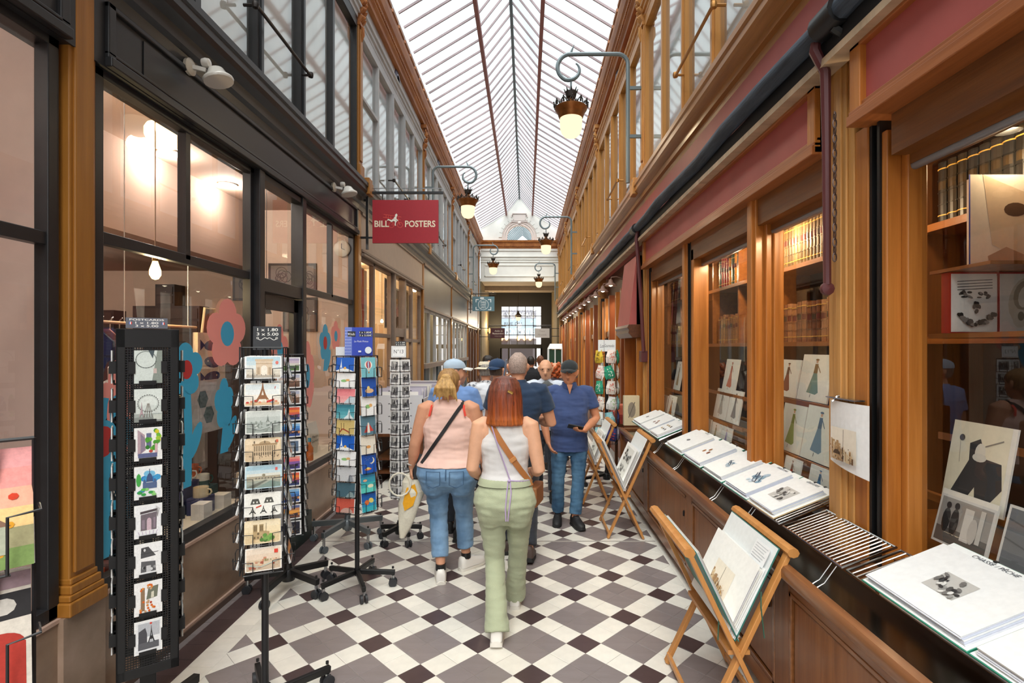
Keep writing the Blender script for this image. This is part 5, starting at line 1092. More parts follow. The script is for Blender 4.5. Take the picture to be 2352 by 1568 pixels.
        for i in range(10): a.ell(X(r.uniform(.05, .95)), Y(r.uniform(.08, .3)), W*.1, H*.05, r.choice(['#39a04a', '#5fbf5a', '#2f86b0', '#8fd07a']), 8)
        a.ell(X(.12), Y(.6), W*.1, H*.22, '#43a84a', 8)
    elif kind == 'archpurple':
        B('#eff0f2'); a.poly([(X(.2), Y(.2)), (X(.82), Y(.2)), (X(.84), Y(.78)), (X(.2), Y(.72))], '#71666e'); a.rect(X(.44), Y(.2), X(.62), Y(.5), '#cfb4bf'); a.ell(X(.53), Y(.5), W*.09, H*.1, '#cfb4bf', 10, 0, 0, math.pi); a.poly([(X(.18), Y(.74)), (X(.86), Y(.8)), (X(.86), Y(.88)), (X(.18), Y(.82))], '#4d4448'); a.rect(X(.25), Y(.25), X(.36), Y(.55), '#8d7d8a'); a.rect(X(.7), Y(.25), X(.78), Y(.6), '#8d7d8a')
        for i in range(6): a.line([(X(.1+.15*i), Y(.18)), (X(.16+.13*i), Y(.06))], W*.02, '#b79fc0')
        for i in range(6): a.line([(X(.86), Y(.6)), (X(.8+.03*i), Y(.98-.02*i))], W*.008, '#8a8486')
    elif kind == 'inkpair':
        B('#f0f0f0'); a.poly([(X(.2), Y(.56)), (X(.8), Y(.6)), (X(.5), Y(.92)), (X(.22), Y(.9))], '#4d4d50'); a.line([(X(.2), Y(.7)), (X(.9), Y(.72))], H*.02, '#3a3a3d'); a.poly([(X(.2), Y(.1)), (X(.8), Y(.1)), (X(.78), Y(.42)), (X(.22), Y(.46))], '#5d5d60'); a.rect(X(.42), Y(.1), X(.6), Y(.3), '#c9c9cb')
        for i in range(7): a.ell(X(r.uniform(.25, .75)), Y(r.choice([.25, .72])+r.uniform(-.1, .1)), W*.05, H*.05, r.choice(['#2b2b2d', '#9a9a9c', '#d5d5d7']), 7)
    elif kind == 'autumn':
        B('#f0efee'); a.poly([(X(.42), Y(.45)), (X(.85), Y(.5)), (X(.9), Y(.88)), (X(.5), Y(.84))], '#6f7363'); a.rect(X(.2), Y(.1), X(.36), Y(.85), '#8f7358'); a.poly([(X(.6), Y(.48)), (X(.72), Y(.5)), (X(.72), Y(.7)), (X(.62), Y(.68))], '#d8d4c0')
        for i in range(22): a.ell(X(r.uniform(.15, .9)), Y(r.uniform(.08, .42) if i > 7 else r.uniform(.7, .95)), W*.05, H*.04, r.choice(['#d8661f', '#e08a3a', '#b8431c', '#c9a07a']), 7)
    elif kind == 'inktower':
        B('#e9eaec'); a.rect(X(.1), Y(.5), X(.95), Y(.95), '#b9bcc2'); a.poly([(X(.1), Y(.1)), (X(.45), Y(.1)), (X(.45), Y(.6)), (X(.38), Y(.8)), (X(.12), Y(.7))], '#4a4a50'); a.rect(X(.1), Y(.1), X(.92), Y(.32), '#5c5c62'); tower(a, X(.62), Y(.3), W*.28, H*.55, '#2d2d30', '#b9bcc2'); a.ell(X(.6), Y(.92), W*.05, H*.035, '#d2402f', 8)
    elif kind in ('sunset', 'orange', 'pinksky', 'bluesky'):
        P = {'sunset': ['#33406f', '#7a4a86', '#d8604a', '#f08a3c', '#e05a3c'], 'orange': ['#7a4a3a', '#d98a3c', '#f0a850', '#c98a5a', '#5f6a9a'], 'pinksky': ['#4f4a8f', '#6d549a', '#8a5fa5', '#e8707a', '#f09a8a'], 'bluesky': ['#2d4a8f', '#d98f5a', '#3f6fb5', '#4f8fd0', '#8fc0e8']}[kind]; grad(a, mx, my, w-mx, h-my, P)
        tower(a, X(.3), Y(.28), W*.14, H*.5, '#2d2838')
        for i in range(9): a.rect(X(.1*i), Y(.2), X(.1*i+.11), Y(r.uniform(.28, .42)), r.choice(['#2f2a3d', '#3a3145', '#4a3a4a']))
        for i in range(7): a.ell(X(r.uniform(0, 1)), Y(r.uniform(.22, .36)), W*.01, H*.015, '#ffd890', 6)
    elif kind == 'night':
        B('#1a1c2c'); tower(a, X(.5), Y(.12), W*.3, H*.75, '#a8742c', '#1a1c2c')
        for i in range(14): a.ell(X(r.uniform(.05, .95)), Y(r.uniform(.05, .3)), W*.015, H*.02, r.choice(['#e8b050', '#c0702c', '#f0d890']), 6)
    elif kind == 'dusk':
        grad(a, mx, my, w-mx, h-my, ['#6a4a3a', '#b58a6a', '#c9b8b0', '#b0b4c8']); a.rect(mx, Y(.2), w-mx, Y(.45), '#7a5c4a')
        for i in range(8): a.rect(X(.1*i), Y(.3), X(.1*i+.08), Y(r.uniform(.45, .6)), '#5c463c')
        a.ell(X(.7), Y(.7), W*.12, H*.16, '#4a4038', 9); a.line([(X(.7), Y(.2)), (X(.85), Y(.6))], W*.03, '#8d5a48')
    elif kind == 'dometop':
        grad(a, mx, my, w-mx, h-my, ['#5b7a45', '#6d8a55', '#d5d2c8', '#cdbccb', '#b3a5c0']); a.ell(X(.25), Y(.45), W*.13, H*.35, '#a08a86', 10, 0, 0, math.pi); a.line([(X(.25), Y(.8)), (X(.25), Y(.95))], W*.03, '#8a7672')
        for i in range(7): a.ell(X(.5+.07*i), Y(.28), W*.07, H*.12, '#47663a', 7)
    elif kind == 'four':
        B('#eceef0')
        for i in range(2): a.rect(X(.05+.5*i), Y(.08), X(.45+.5*i), Y(.92), ['#3d4450', '#5a6f8a'][i]); a.rect(X(.1+.5*i), Y(.15), X(.3+.5*i), Y(.6), '#8a9098')
    elif kind == 'bwphoto':
        B('#bdbdbb'); a.rect(mx, my, w-mx, Y(.35), '#77777a'); a.rect(X(0), Y(.35), X(.3), Y(.95), '#8d8d8c'); a.rect(X(.72), Y(.3), X(1), Y(.9), '#55555a')
        for i in range(6): x = X(r.uniform(.2, .8)); y = Y(r.uniform(.1, .5)); a.poly([(x-.07*W, y), (x+.07*W, y), (x+.05*W, y+.35*H), (x-.05*W, y+.35*H)], r.choice(['#1f1f21', '#2d2d30', '#4a4a4d', '#e0e0de'])); a.ell(x, y+.40*H, W*.045, H*.05, r.choice(['#2d2d30', '#d0cfcc']), 8)
    elif kind == 'balloon':
        B('#7cc3cf'); a.ell(X(.5), Y(.62), W*.26, H*.2, '#efece6', 16); a.ell(X(.5), Y(.62), W*.16, H*.2, '#c8402f', 14); a.ell(X(.5), Y(.62), W*.08, H*.2, '#3f6fb0', 14); a.ell(X(.5), Y(.62), W*.03, H*.2, '#efece6', 12); a.poly([(X(.36), Y(.46)), (X(.64), Y(.46)), (X(.53), Y(.3)), (X(.47), Y(.3))], '#d8d2c4'); a.rect(X(.45), Y(.2), X(.55), Y(.27), '#b08a5a')
    elif kind == 'moon':
        B('#1f56b5'); a.ell(X(.68), Y(.6), W*.2, H*.16, '#f2e8c4', 16); a.ell(X(.61), Y(.63), W*.19, H*.15, '#1f56b5', 16)
        for i in range(9): a.ell(X(r.uniform(.1, .9)), Y(r.uniform(.4, .95)), W*.015, W*.015, '#e8d878', 5)
        a.ell(X(.4), Y(.2), W*.25, H*.06, '#e08a5a', 10); a.ell(X(.4), Y(.24), W*.12, H*.05, '#ead27a', 9)
    elif kind == 'bluetower':
        B('#1c5fc0'); a.poly([(X(0), Y(0)), (X(1), Y(0)), (X(.75), Y(.14)), (X(.5), Y(.24)), (X(.25), Y(.18)), (X(0), Y(.05))], '#eef2f4'); tower(a, X(.28), Y(.15), W*.18, H*.75, '#e6eef4'); a.ell(X(.5), Y(.24), W*.08, H*.1, '#e6b45a', 8)
    elif kind == 'whitegreen': B('#f1f2f2'); a.ell(X(.42), Y(.45), W*.18, H*.1, '#8cbf7a', 10); a.ell(X(.62), Y(.5), W*.12, H*.09, '#e0b070', 9)
    elif kind == 'pink': grad(a, mx, my, w-mx, h-my, ['#f2b0b0', '#f0a0a2', '#ee9095', '#ea848c']); a.poly([(X(.4), Y(0)), (X(1), Y(0)), (X(1), Y(.4)), (X(.75), Y(.5))], '#c8d8e0')
    elif kind == 'teal': grad(a, mx, my, w-mx, h-my, ['#6fb8c2', '#58a8b5', '#4a98a8', '#3f8a9c']); a.poly([(X(.4), Y(0)), (X(.98), Y(0)), (X(.8), Y(.25)), (X(.7), Y(.7)), (X(.62), Y(.25))], '#e3eef0')
    elif kind == 'tanarch': B('#d3bb78'); a.line([(X(.2), Y(.15)), (X(.35), Y(.38)), (X(.5), Y(.3)), (X(.75), Y(.12))], H*.09, '#a5492f'); a.line([(X(.28), Y(.3)), (X(.25), Y(.8))], W*.03, '#6a4a2c'); a.line([(X(.42), Y(.35)), (X(.4), Y(.8))], W*.03, '#6a4a2c')
    elif kind == 'greyhill': B('#cdcfd2'); a.poly([(X(.6), Y(0)), (X(.95), Y(0)), (X(.85), Y(.4)), (X(.72), Y(.5))], '#9aa0a8')
    elif kind == 'slate': B('#4a6a78'); a.poly([(X(.5), Y(0)), (X(1), Y(0)), (X(.9), Y(.3)), (X(.75), Y(.4)), (X(.6), Y(.2))], '#8fa5a8')
    elif kind == 'coral': B('#d4604f'); a.ell(X(.6), Y(0), W*.35, H*.35, '#c9a59a', 14, 0, 0, math.pi)
    elif kind == 'sea': grad(a, mx, my, w-mx, h-my, ['#5fd0c4', '#3fb5b8', '#3a9ab5', '#3a86b0']); a.ell(X(.65), Y(.3), W*.2, H*.09, '#e9e4c4', 10); a.ell(X(.3), Y(.6), W*.14, H*.06, '#e8b08a', 9)
    elif kind == 'foxblue': grad(a, mx, my, w-mx, h-my, ['#3ab0c0', '#2f8fc0', '#1f62b5', '#1f5ab0']); a.ell(X(.35), Y(.45), W*.16, H*.13, '#d8703a', 10, .6); a.ell(X(.65), Y(.52), W*.18, H*.12, '#e3d070', 10, -.5)
    elif kind == 'deepblue': B('#1f55b0'); a.ell(X(.5), Y(.28), W*.3, H*.12, '#dfb890', 12); a.ell(X(.45), Y(.42), W*.1, H*.1, '#e8d080', 9)
    elif kind == 'creamcard': B('#e6e0d2'); a.ell(X(.5), Y(.35), W*.16, H*.08, '#d89a5a', 9)
    elif kind == 'redrobe': B('#5b7f90'); a.poly([(X(.2), Y(.12)), (X(.85), Y(.18)), (X(.6), Y(.5)), (X(.42), Y(.5))], '#c8443c'); a.poly([(X(.42), Y(.1)), (X(.6), Y(.1)), (X(.56), Y(.6)), (X(.46), Y(.6))], '#e6e3da')
    elif kind == 'poppy':
        grad(a, mx, my, w-mx, h-my, ['#7f9a5a', '#a5a07a', '#f2cf90', '#f4b59a', '#f2a09a', '#f0a8a8'])
        for i in range(10): a.ell(X(r.uniform(.05, .95)), Y(r.uniform(.05, .7)), W*.05, H*.03, r.choice(['#c8321f', '#d8452c', '#e0a030']), 7)
        a.rect(X(.3), Y(.12), X(.75), Y(.35), '#b0b5a0'); a.poly([(X(.25), Y(.35)), (X(.8), Y(.35)), (X(.55), Y(.5))], '#8a6a58')
    elif kind == 'collage':
        B('#d9d2c6'); a.rect(X(0), Y(.6), X(1), Y(.82), '#2d2c2e'); a.ell(X(.75), Y(.71), W*.12, H*.07, '#c9c5bd', 10); a.rect(X(.5), Y(0), X(.95), Y(.4), '#b03a30'); a.ell(X(.72), Y(.4), W*.22, H*.1, '#b03a30', 10, 0, 0, math.pi); a.rect(X(0), Y(.42), X(.6), Y(.55), '#a58a68'); a.rect(X(.1), Y(.85), X(1), Y(.98), '#a08890')
    elif kind == 'turquoise': grad(a, mx, my, w-mx, h-my, ['#8ec5cc', '#a5d5da', '#b5e0e4', '#bfe6ea']); tower(a, X(.55), Y(.1), W*.4, H*.6, '#9a9aa5')
    return a
def mcard(w, h, kind, rnd=.0, th=.0025, m=.0, paper='#f3f3f1', edge=True):
    mb = MB(); c = lin(paper); a = Art()
    pts = [(-w/2, 0), (w/2, 0), (w/2, h), (-w/2, h)]
    if rnd:
        b = Art(); b.rrect(-w/2, 0, w/2, h, rnd, '#ffffff'); pts = b.p[0][0]
    n = len(pts); mb.add([(x, -th/2, z) for x, z in pts]+[(x, th/2, z) for x, z in pts], [tuple(range(n)), tuple(range(2*n-1, n-1, -1))]+[(i, i+n, (i+1) % n+n, (i+1) % n) for i in range(n)], c)
    if kind: mb.art(pic(kind, w, h, m), (-w/2, -th/2, 0), (1, 0, 0), (0, 0, 1), .0004, .00008)
    return mb
def place(mb, M, name, lab, cat, grp, m=None):
    o = mb.build(name, m or PICT); o.matrix_world = M; return tag(o, lab, cat, grp)
def star_base(root, n, r, m, z=.115, a0=0., hub=True, cast=M_RUB, arm=(.028, .035)):
    for i in range(n):
        a = a0+2*math.pi*i/n; p = Vector((math.cos(a), math.sin(a), 0)); l = MB(); l.beam((p.x*.02, p.y*.02, z+.015), (p.x*r, p.y*r, z-.01), arm[0], arm[1]); lg = l.build('leg', m, root, bevel=.004)
        c = MB(); q = p*(r-.015); d = Vector((-p.y, p.x, 0)); b = MB(); b.tube([(q.x, q.y, z-.03), (q.x, q.y, .06)], .012, 8); b.build('caster_stem', M_STEEL, lg)
        for s in (-1, 1): c.tube([q+d*s*.008+Vector((0, 0, .032)), q+d*s*.024+Vector((0, 0, .032))], .031, 12)
        c.build('caster', cast, lg, smooth=True); b = MB(); b.tube([(q.x, q.y, z+.02), (q.x, q.y, z+.035)], .008, 6); b.build('bolt', M_BLACKW, lg)
    if hub: MB().lathe([(.045, z-.05), (.05, z-.03), (.05, z+.02), (.042, z+.035), (.028, z+.04), (.025, z+.07)], 16).build('hub', m, root, smooth=True)
def wire_rack(name, lab, loc, rz, faces, z0, z1, base, pole=M_WIRE, pr=.016, poletop=None):
    """faces: (angle, apothem, width, rows z list, card w, card h, tilt)"""
    root = thing(name, lab, 'card rack', loc, R(rz)); MB().tube([(0, 0, .1), (0, 0, poletop or z1)], pr, 10).build('pole', pole, root, smooth=True)
    cage = MB(); pk = MB()
    for ang, ap, fw, rows, cw, ch, tilt in faces:
        M = Matrix.Rotation(R(ang), 4, 'Z')
        cage.M = M; pk.M = M
        for x in (-fw/2, fw/2, -fw*.17, fw*.17): cage.tube([(x, -ap, z0), (x, -ap, z1)], .0028, 5)
        for z in (z0, z1): cage.tube([(-fw/2, -ap, z), (fw/2, -ap, z)], .003, 5); cage.tube([(0, -ap, z), (0, 0, z)], .003, 5)
        for z in rows:
            f = ap+.030
            for s in (-1, 1):
                x0, x1 = s*(cw/2+.008), s*cw*.27
                pk.tube([(x0, -ap, z+ch*.5), (x0, -f, z+ch*.48), (x1, -f-.002, z+ch*.46), (x1, -f-.002, z-.003), (x1, -ap, z-.004)], .0022, 5)
            pk.tube([(-cw*.3, -f, z-.004), (cw*.3, -f, z-.004)], .0022, 5)
    cage.build('wire_cage', M_WIRE, root, kind='stuff'); pk.build('card_pockets', M_WIRE, root, kind='stuff'); base(root)
    return root
def fill(loc, rz, face, kinds, lab, grp, rnd=0, m=0, name='postcard', papers=None, th=.0025, back=2):
    ang, ap, fw, rows, cw, ch, tilt = face; n = len(rows)
    for i, z in enumerate(rows):
        k = kinds[i % len(kinds)]; kd, desc = k if isinstance(k, tuple) else (k, k); M = Matrix.Translation(loc) @ Matrix.Rotation(R(rz+ang+RC.uniform(-1.5, 1.5)), 4, 'Z') @ Matrix.Translation((0, -ap-.018, z+.002)) @ Matrix.Rotation(R(-tilt), 4, 'X')
        mb = mcard(cw, ch, kd, rnd, th, m, (papers or ['#f1f2f2'])[i % len(papers or [1])])
        for b in range(back):     # spare copies behind
            y = .0034*(b+1); q = RC.uniform(-.003, .003); mb.box(-cw/2+q, cw/2+q, y-.0008, y+.0008, .0, ch*.985, lin('#e9eaea'))
        place(mb, M, name, lab(i, desc, n), 'postcard', grp)
def psign(w, h, A, loc, rz, lab, tilt=0, back='#222326', th=.006, name='price_sign', s=1):
    mb = MB(); mb.box(-w/2, w/2, 0, th, 0, h, lin(back)); mb.art(A, (-w/2, 0, 0), (1, 0, 0), (0, 0, 1))
    return place(mb, Matrix.Translation(loc) @ Matrix.Rotation(R(rz), 4, 'Z') @ Matrix.Rotation(R(tilt), 4, 'X') @ Matrix.Scale(s, 4), name, lab, 'sign', None)
CHALK = '#23252a'; CW = '#eceae4'
# ---- rack A: black perforated tower ----
L1 = (-1.80, 2.52, 0); RZ1 = 36
t1 = thing('card_tower', 'tall black perforated postcard tower beside the first pilaster', 'card rack', L1, R(RZ1))
HW = .118
MB().box(-.032, .032, -.032, .032, .05, .40).build('post', M_BLACKW, t1, bevel=.004)
for i in range(4): a = math.pi/4+i*math.pi/2; lg = MB().beam((0, 0, .06), (.30*math.cos(a), .30*math.sin(a), .045), .035, .04).build('leg', M_BLACKW, t1); MB().lathe([(.02, 0), (.022, .02), (.012, .03)], 10, (.28*math.cos(a), .28*math.sin(a), 0)).build('foot', M_RUB, lg)
mb = MB()
for k in range(4):
    mb.M = Matrix.Rotation(k*math.pi/2, 4, 'Z')
    for s in (-1, 1): mb.box(s*(HW-.017)-.017, s*(HW-.017)+.017, -HW, -HW+.008, .30, 1.885)
    mb.box(-HW, HW, -HW, -HW+.008, 1.80, 1.885); mb.box(-HW, HW, -HW, -HW+.008, .30, .345)
mb.build('frame', mat('tower_black', '#101012', rough=.45), t1, bevel=.002); mb = MB()
for k in range(4):
    mb.M = Matrix.Rotation(k*math.pi/2, 4, 'Z'); n = 17
    for i in range(n+1): x = -.085+.17*i/n; mb.box(x-.0018, x+.0018, -HW+.002, -HW+.005, .34, 1.81)
    for i in range(130): z = .34+1.46*i/130; mb.box(-.085, .085, -HW+.001, -HW+.004, z, z+.0038)
    mb.box(-.012, .012, -HW+.006, -HW+.012, .34, 1.8)
mb.build('perforated_mesh', mat('tower_black'), t1, kind='stuff')
rows = [.405+.176*i for i in range(8)]
pk = MB()
for k in range(4):
    pk.M = Matrix.Rotation(k*math.pi/2, 4, 'Z')
    for z in rows:
        if k % 2:
            for s in (-1, 1): pk.box(s*.03, s*.075, -HW-.026, -HW, z+.045, z+.10)
        for s in (-1, 1): pk.box(s*.050, s*.072, -HW-.008, -HW+.002, z+.045, z+.10); pk.box(s*.048, s*.070, -HW-.010, -HW-.007, z+.045, z+.10)
        pk.box(-.035, .03, -HW-.012, -HW-.008, z-.006, z+.012); pk.box(-.035, .03, -HW-.012, -HW, z-.008, z-.004)
pk.build('card_clips', mat('tower_black'), t1, kind='stuff')
K1 = [('inktower', 'grey ink card of an iron tower'), ('autumn', 'orange card of an arch in autumn'), ('inkpair', 'black ink card with two sketches'), ('archpurple', 'violet grey watercolour card of the arch'), ('dome', 'blue green card of a domed church'), ('street', 'green watercolour card of a street'), ('wheel', 'pale card of a big wheel'), ('wheel2', 'pale vintage card of a wheel and column')]
for f, (ang, nm) in enumerate(((0, 'front'), (90, 'right side'), (-90, 'left side'))):
    for i, z in enumerate(rows):
        kd, ds = K1[i] if f == 0 else K1[(i*3+f) % 8]
        M = Matrix.Translation(L1) @ Matrix.Rotation(R(RZ1+ang), 4, 'Z') @ Matrix.Translation((0, -HW-(.0045 if f == 0 else .018), z))
        mb = mcard(.105, .15, kd, 0, .003, .05 if f == 0 and i not in (6, 7) else 0); 
        for b in range(3): mb.box(-.052, .052, .0015+b*.0009, .0021+b*.0009, .0, .148, lin('#e8e8e6'))
        place(mb, M, 'postcard', '%s, black tower %s, %s from below' % (ds, nm, ORD[i]), 'postcard', 'square cards on the black tower')
a = Art(); a.rect(0, 0, .20, .062, '#5a5d68'); a.text('POSTCARDS', .1, .0455, .0105, CW, .165, .01); a.text('1 x 1.80', .1, .026, .0125, CW, .11, .008); a.text('3 x 5.00', .1, .008, .0125, CW, .11, .008)
for x in (.022, .178):
    for q, c in ((-.0045, '#3a4fa0'), (0, '#eeeeee'), (.0045, '#d0342c')): a.rect(x+q-.0024, .022, x+q+.0024, .037, c)
Mq = Matrix.Translation(L1) @ Matrix.Rotation(R(RZ1), 4, 'Z'); psign(.20, .062, a, Mq @ Vector((-.005, -HW-.004, 1.888)), RZ1, 'grey sign reading POSTCARDS with prices on the black perforated tower', -8, '#4d5058', s=.78)
# ---- rack B: wire rack with large cards ----
L2 = (-1.262, 2.56, 0); RZ2 = 22
rowsB = [.765+.127*i for i in range(8)]
fB = [(0, .10, .17, rowsB, .152, .106, 6), (90, .10, .17, rowsB, .14, .10, 14), (-90, .10, .17, rowsB, .14, .10, 14), (180, .10, .17, rowsB, .15, .105, 8)]
wire_rack('postcard_rack', 'black wire postcard rack with vintage view cards under the chalk price sign', L2, RZ2, fB, .745, 1.80, lambda r: star_base(r, 5, .34, M_BLACKW, .10, .5))
KB = [('panorama', 'pink panorama of roofs with a red stamp'), ('notre', 'sepia card of a twin towered church'), ('stages', 'white card of four tower drawings'), ('river', 'blue bordered card of a river and bridges'), ('opera', 'sepia card of an opera house'), ('bwpano', 'grey engraved city panorama'), ('tower', 'cream card of the iron tower with red banner'), ('arch', 'pale card of the triumphal arch')]
fill(L2, RZ2, fB[0], KB, lambda i, d, n: d+', front of the nearest wire rack', 'large cards on the nearest wire rack', .012, .035, papers=['#f2ece0', '#ead9b4', '#efefe8', '#bcd8e2', '#d8c4a0', '#e8ece4', '#f0ece0', '#f2f4f2'], th=.004)
KS = [('orange', 'amber'), ('greyhill', 'pale grey'), ('bwpano', 'grey view'), ('redrobe', 'red and blue'), ('autumn', 'orange sketch'), ('inkpair', 'ink sketch'), ('panorama', 'rosy view'), ('slate', 'slate blue')]
fill(L2, RZ2, fB[1], KS, lambda i, d, n: '%s card seen edge on, right side of the nearest wire rack, %s row' % (d, ORD[n-1-i]), 'side cards of the nearest wire rack', .008, .04)
fill(L2, RZ2, fB[2], KS[::-1], lambda i, d, n: '%s card seen edge on, left side of the nearest wire rack, %s row' % (d, ORD[n-1-i]), 'side cards of the nearest wire rack', .008, .04, th=.005)
fill(L2, RZ2, fB[3], ['greyhill'], lambda i, d, n: 'card back glimpsed through the rear of the nearest wire rack, %s row' % ORD[n-1-i], 'rear cards of the nearest wire rack')
a = Art(); a.rect(0, 0, .136, .125, CHALK); a.text('1 x 1.80', .07, .100, .016, CW, .10, .008); a.text('3 x 5.00', .07, .076, .016, CW, .105, .008)
for s in (-1, 1): a.line([(.068+s*.002*i*1.9, .058+.006*math.sin(i*.55)) for i in range(13)], .003, CW); a.ring(.068+s*.046, .062, .005, .0022, CW, 10)
Mq = Matrix.Translation(L2) @ Matrix.Rotation(R(RZ2), 4, 'Z'); psign(.136, .125, a, Mq @ Vector((0.01, -.02, 1.79)), RZ2, 'black chalk style price sign with a white flourish on the nearest wire rack', -6, CHALK, s=.9)
# ---- rack C: dusk views behind rack B ----
L3 = (-1.76, 3.92, 0); RZ3 = 26; rowsC = [.44+.1185*i for i in range(11)]
fC = [(0, .10, .20, rowsC, .155, .103, 5), (90, .10, .20, rowsC, .15, .10, 6), (-90, .10, .20, rowsC, .15, .10, 6)]
wire_rack('postcard_rack', 'black wire rack of sunset view cards behind the vintage card rack', L3, RZ3, fC, .43, 1.75, lambda r: star_base(r, 5, .30, M_BLACKW, .13, .35, arm=(.035, .045)), pr=.02)
KC = [('night', 'dark night'), ('orange', 'orange sky'), ('bluesky', 'blue sea and sky'), ('sunset', 'red and violet sunset'), ('pinksky', 'pink dusk'), ('four', 'two part grey'), ('bluesky', 'deep blue evening'), ('sunset', 'fiery sunset'), ('dusk', 'brown bridge'), ('dusk', 'misty square'), ('dometop', 'lilac dome')]
fill(L3, RZ3, fC[0], KC, lambda i, d, n: '%s view card on the sunset card rack, %s row down' % (d, ORD[n-1-i]), 'sunset view cards', 0, .05)
fill(L3, RZ3, fC[1], ['greyhill', 'orange', 'greyhill'], lambda i, d, n: 'white edged card on the right side of the sunset card rack, %s row' % ORD[n-1-i], 'side cards of the sunset card rack')
fill(L3, RZ3, fC[2], ['greyhill', 'slate'], lambda i, d, n: 'white edged card on the left side of the sunset card rack, %s row' % ORD[n-1-i], 'side cards of the sunset card rack')
# ---- rack D: six sided, blue display sign ----
L4 = (-1.26, 3.95, 0); RZ4 = 18; rl = [.615+.1125*i for i in range(10)]; rr = [.61+.139*i for i in range(8)]
fD = [(-30, .145, .165, rl, .142, .10, 6), (30, .145, .165, rr, .118, .145, 6), (-90, .145, .165, rl, .142, .10, 10), (90, .145, .165, rr, .118, .14, 10)]
wire_rack('postcard_rack', 'six sided wire rack of bright blue and white cards under a blue sign', L4, RZ4, fD, .60, 1.74, lambda r: star_base(r, 5, .275, M_BLACKW, .115, -.15, False), pr=.017)
fill(L4, RZ4, fD[0], [('coral', 'coral red'), ('slate', 'slate green'), ('greyhill', 'pale grey'), ('whitegreen', 'white and green'), ('bluetower', 'royal blue tower'), ('tanarch', 'mustard'), ('teal', 'teal'), ('pink', 'pink'), ('whitegreen', 'white'), ('bluetower', 'bright blue tower')], lambda i, d, n: '%s landscape card on the blue sign rack, left face, %s row' % (d, ORD[n-1-i]), 'cards on the blue sign rack', .006)
fill(L4, RZ4, fD[1], [('foxblue', 'blue and orange'), ('sea', 'sea green'), ('moon', 'night blue crescent moon'), ('creamcard', 'cream'), ('redrobe', 'slate and red'), ('whitegreen', 'white'), ('deepblue', 'deep blue'), ('balloon', 'turquoise striped balloon')], lambda i, d, n: '%s portrait card on the blue sign rack, right face, %s row' % (d, ORD[n-1-i]), 'cards on the blue sign rack', .006)
fill(L4, RZ4, fD[2], ['greyhill'], lambda i, d, n: 'pale card seen edge on at the left of the blue sign rack, %s row' % ORD[n-1-i], 'side cards of the blue sign rack')
fill(L4, RZ4, fD[3], ['sea', 'greyhill', 'creamcard'], lambda i, d, n: 'pale card seen edge on at the right of the blue sign rack, %s row' % ORD[n-1-i], 'side cards of the blue sign rack')
a = Art(); w, h = .195, .215; a.rect(0, 0, w, h, '#2440b0'); a.rect(0, 0, .05, h, '#6f83cf'); a.rect(.02, .145, .075, .185, '#1a1a22'); a.text('Klub', .047, .156, .018, '#f2f2f2', .045); a.rect(.10, .168, .19, .186, '#15151c'); a.rect(.10, .146, .19, .164, '#15151c'); a.text('1 x 1.80€', .145, .171, .013, '#f2f2f2', .085); a.text('3 x 5.00€', .145, .149, .013, '#f2f2f2', .085); a.text('Le Petit Prince', .115, .105, .013, '#e6e9f5', .10, 0, .25)
for i in range(9):
    for j in range(5): a.ell(.006+.009*j, .012+.022*i, .0025, .0025, '#dfe4f5', 6)
a.ell(.165, .045, .024, .026, '#dfe6ea', 12); a.rect(.095, .03, .115, .042, '#e8e9ef')
Mq = Matrix.Translation(L4) @ Matrix.Rotation(R(RZ4), 4, 'Z'); psign(w, h, a, Mq @ Vector((.01, -.08, 1.735)), RZ4-2, 'royal blue display sign with price strips on top of the six sided rack', -5, '#2440b0')
psign(.26, .07, Art().rect(0, 0, .26, .07, '#e3e5e8'), Mq @ Vector((-.02, -.02, 1.735)), RZ4+4, 'white header card behind the blue sign', -4, '#e3e5e8', name='header_card')
# ---- rack E: behind D on grey steel base ----
L5 = (-1.66, 4.92, 0); RZ5 = 20; rE = [.62+.12*i for i in range(9)]
fE = [(0, .13, .2, rE, .15, .105, 8), (-90, .13, .2, rE, .15, .105, 14), (90, .13, .2, rE, .15, .105, 10)]
wire_rack('postcard_rack', 'wire rack of pale cards on a grey steel wheeled base behind the blue sign rack', L5, RZ5, fE, .6, 1.72, lambda r: star_base(r, 5, .33, M_GUN, .17, .25, True, mat('caster_grey', '#5b6268', rough=.5), (.035, .05)), M_GUN, .022)
for f, nm in ((0, 'front'), (1, 'left side'), (2, 'right side')): fill(L5, RZ5, fE[f], ['greyhill', 'bwpano', 'greyhill'], lambda i, d, n: 'pale card on the grey based rack, %s, %s row' % (nm, ORD[n-1-i]), 'pale cards on the grey based rack')
# ---- rack F: slim black and white photo cards ----
L6 = (-1.17, 4.92, 0); RZ6 = 13; rF = [.425+.1155*i for i in range(11)]
fF = [(-33, .075, .10, rF, .098, .108, 3), (33, .075, .10, rF, .098, .108, 3)]
wire_rack('postcard_rack', 'slim wire rack of square black and white photo cards on a black wheeled base', L6, RZ6, fF, .42, 1.70, lambda r: star_base(r, 5, .20, M_BLACKW, .125, .1, arm=(.03, .04)), pr=.014, poletop=1.72)
for f, nm in ((0, 'left'), (1, 'right')): fill(L6, RZ6, fF[f], ['bwphoto'], lambda i, d, n: 'square black and white photo card, %s column, %s row of the slim rack' % (nm, ORD[n-1-i]), 'photo cards on the slim rack', 0, .14)
a = Art(); a.rect(0, 0, .132, .105, '#f3f4f5')
for q, c in ((.008, '#55585e'), (.0095, '#f3f4f5')): a.rect(q, q, .132-q, .105-q, c)
a.text('N°13', .066, .037, .034, '#3a3d44', .085)
psign(.132, .105, a, (-1.17, 4.86, 1.71), 8, 'white sign reading N°13 on the slim photo card rack', -5, '#eeeeee')
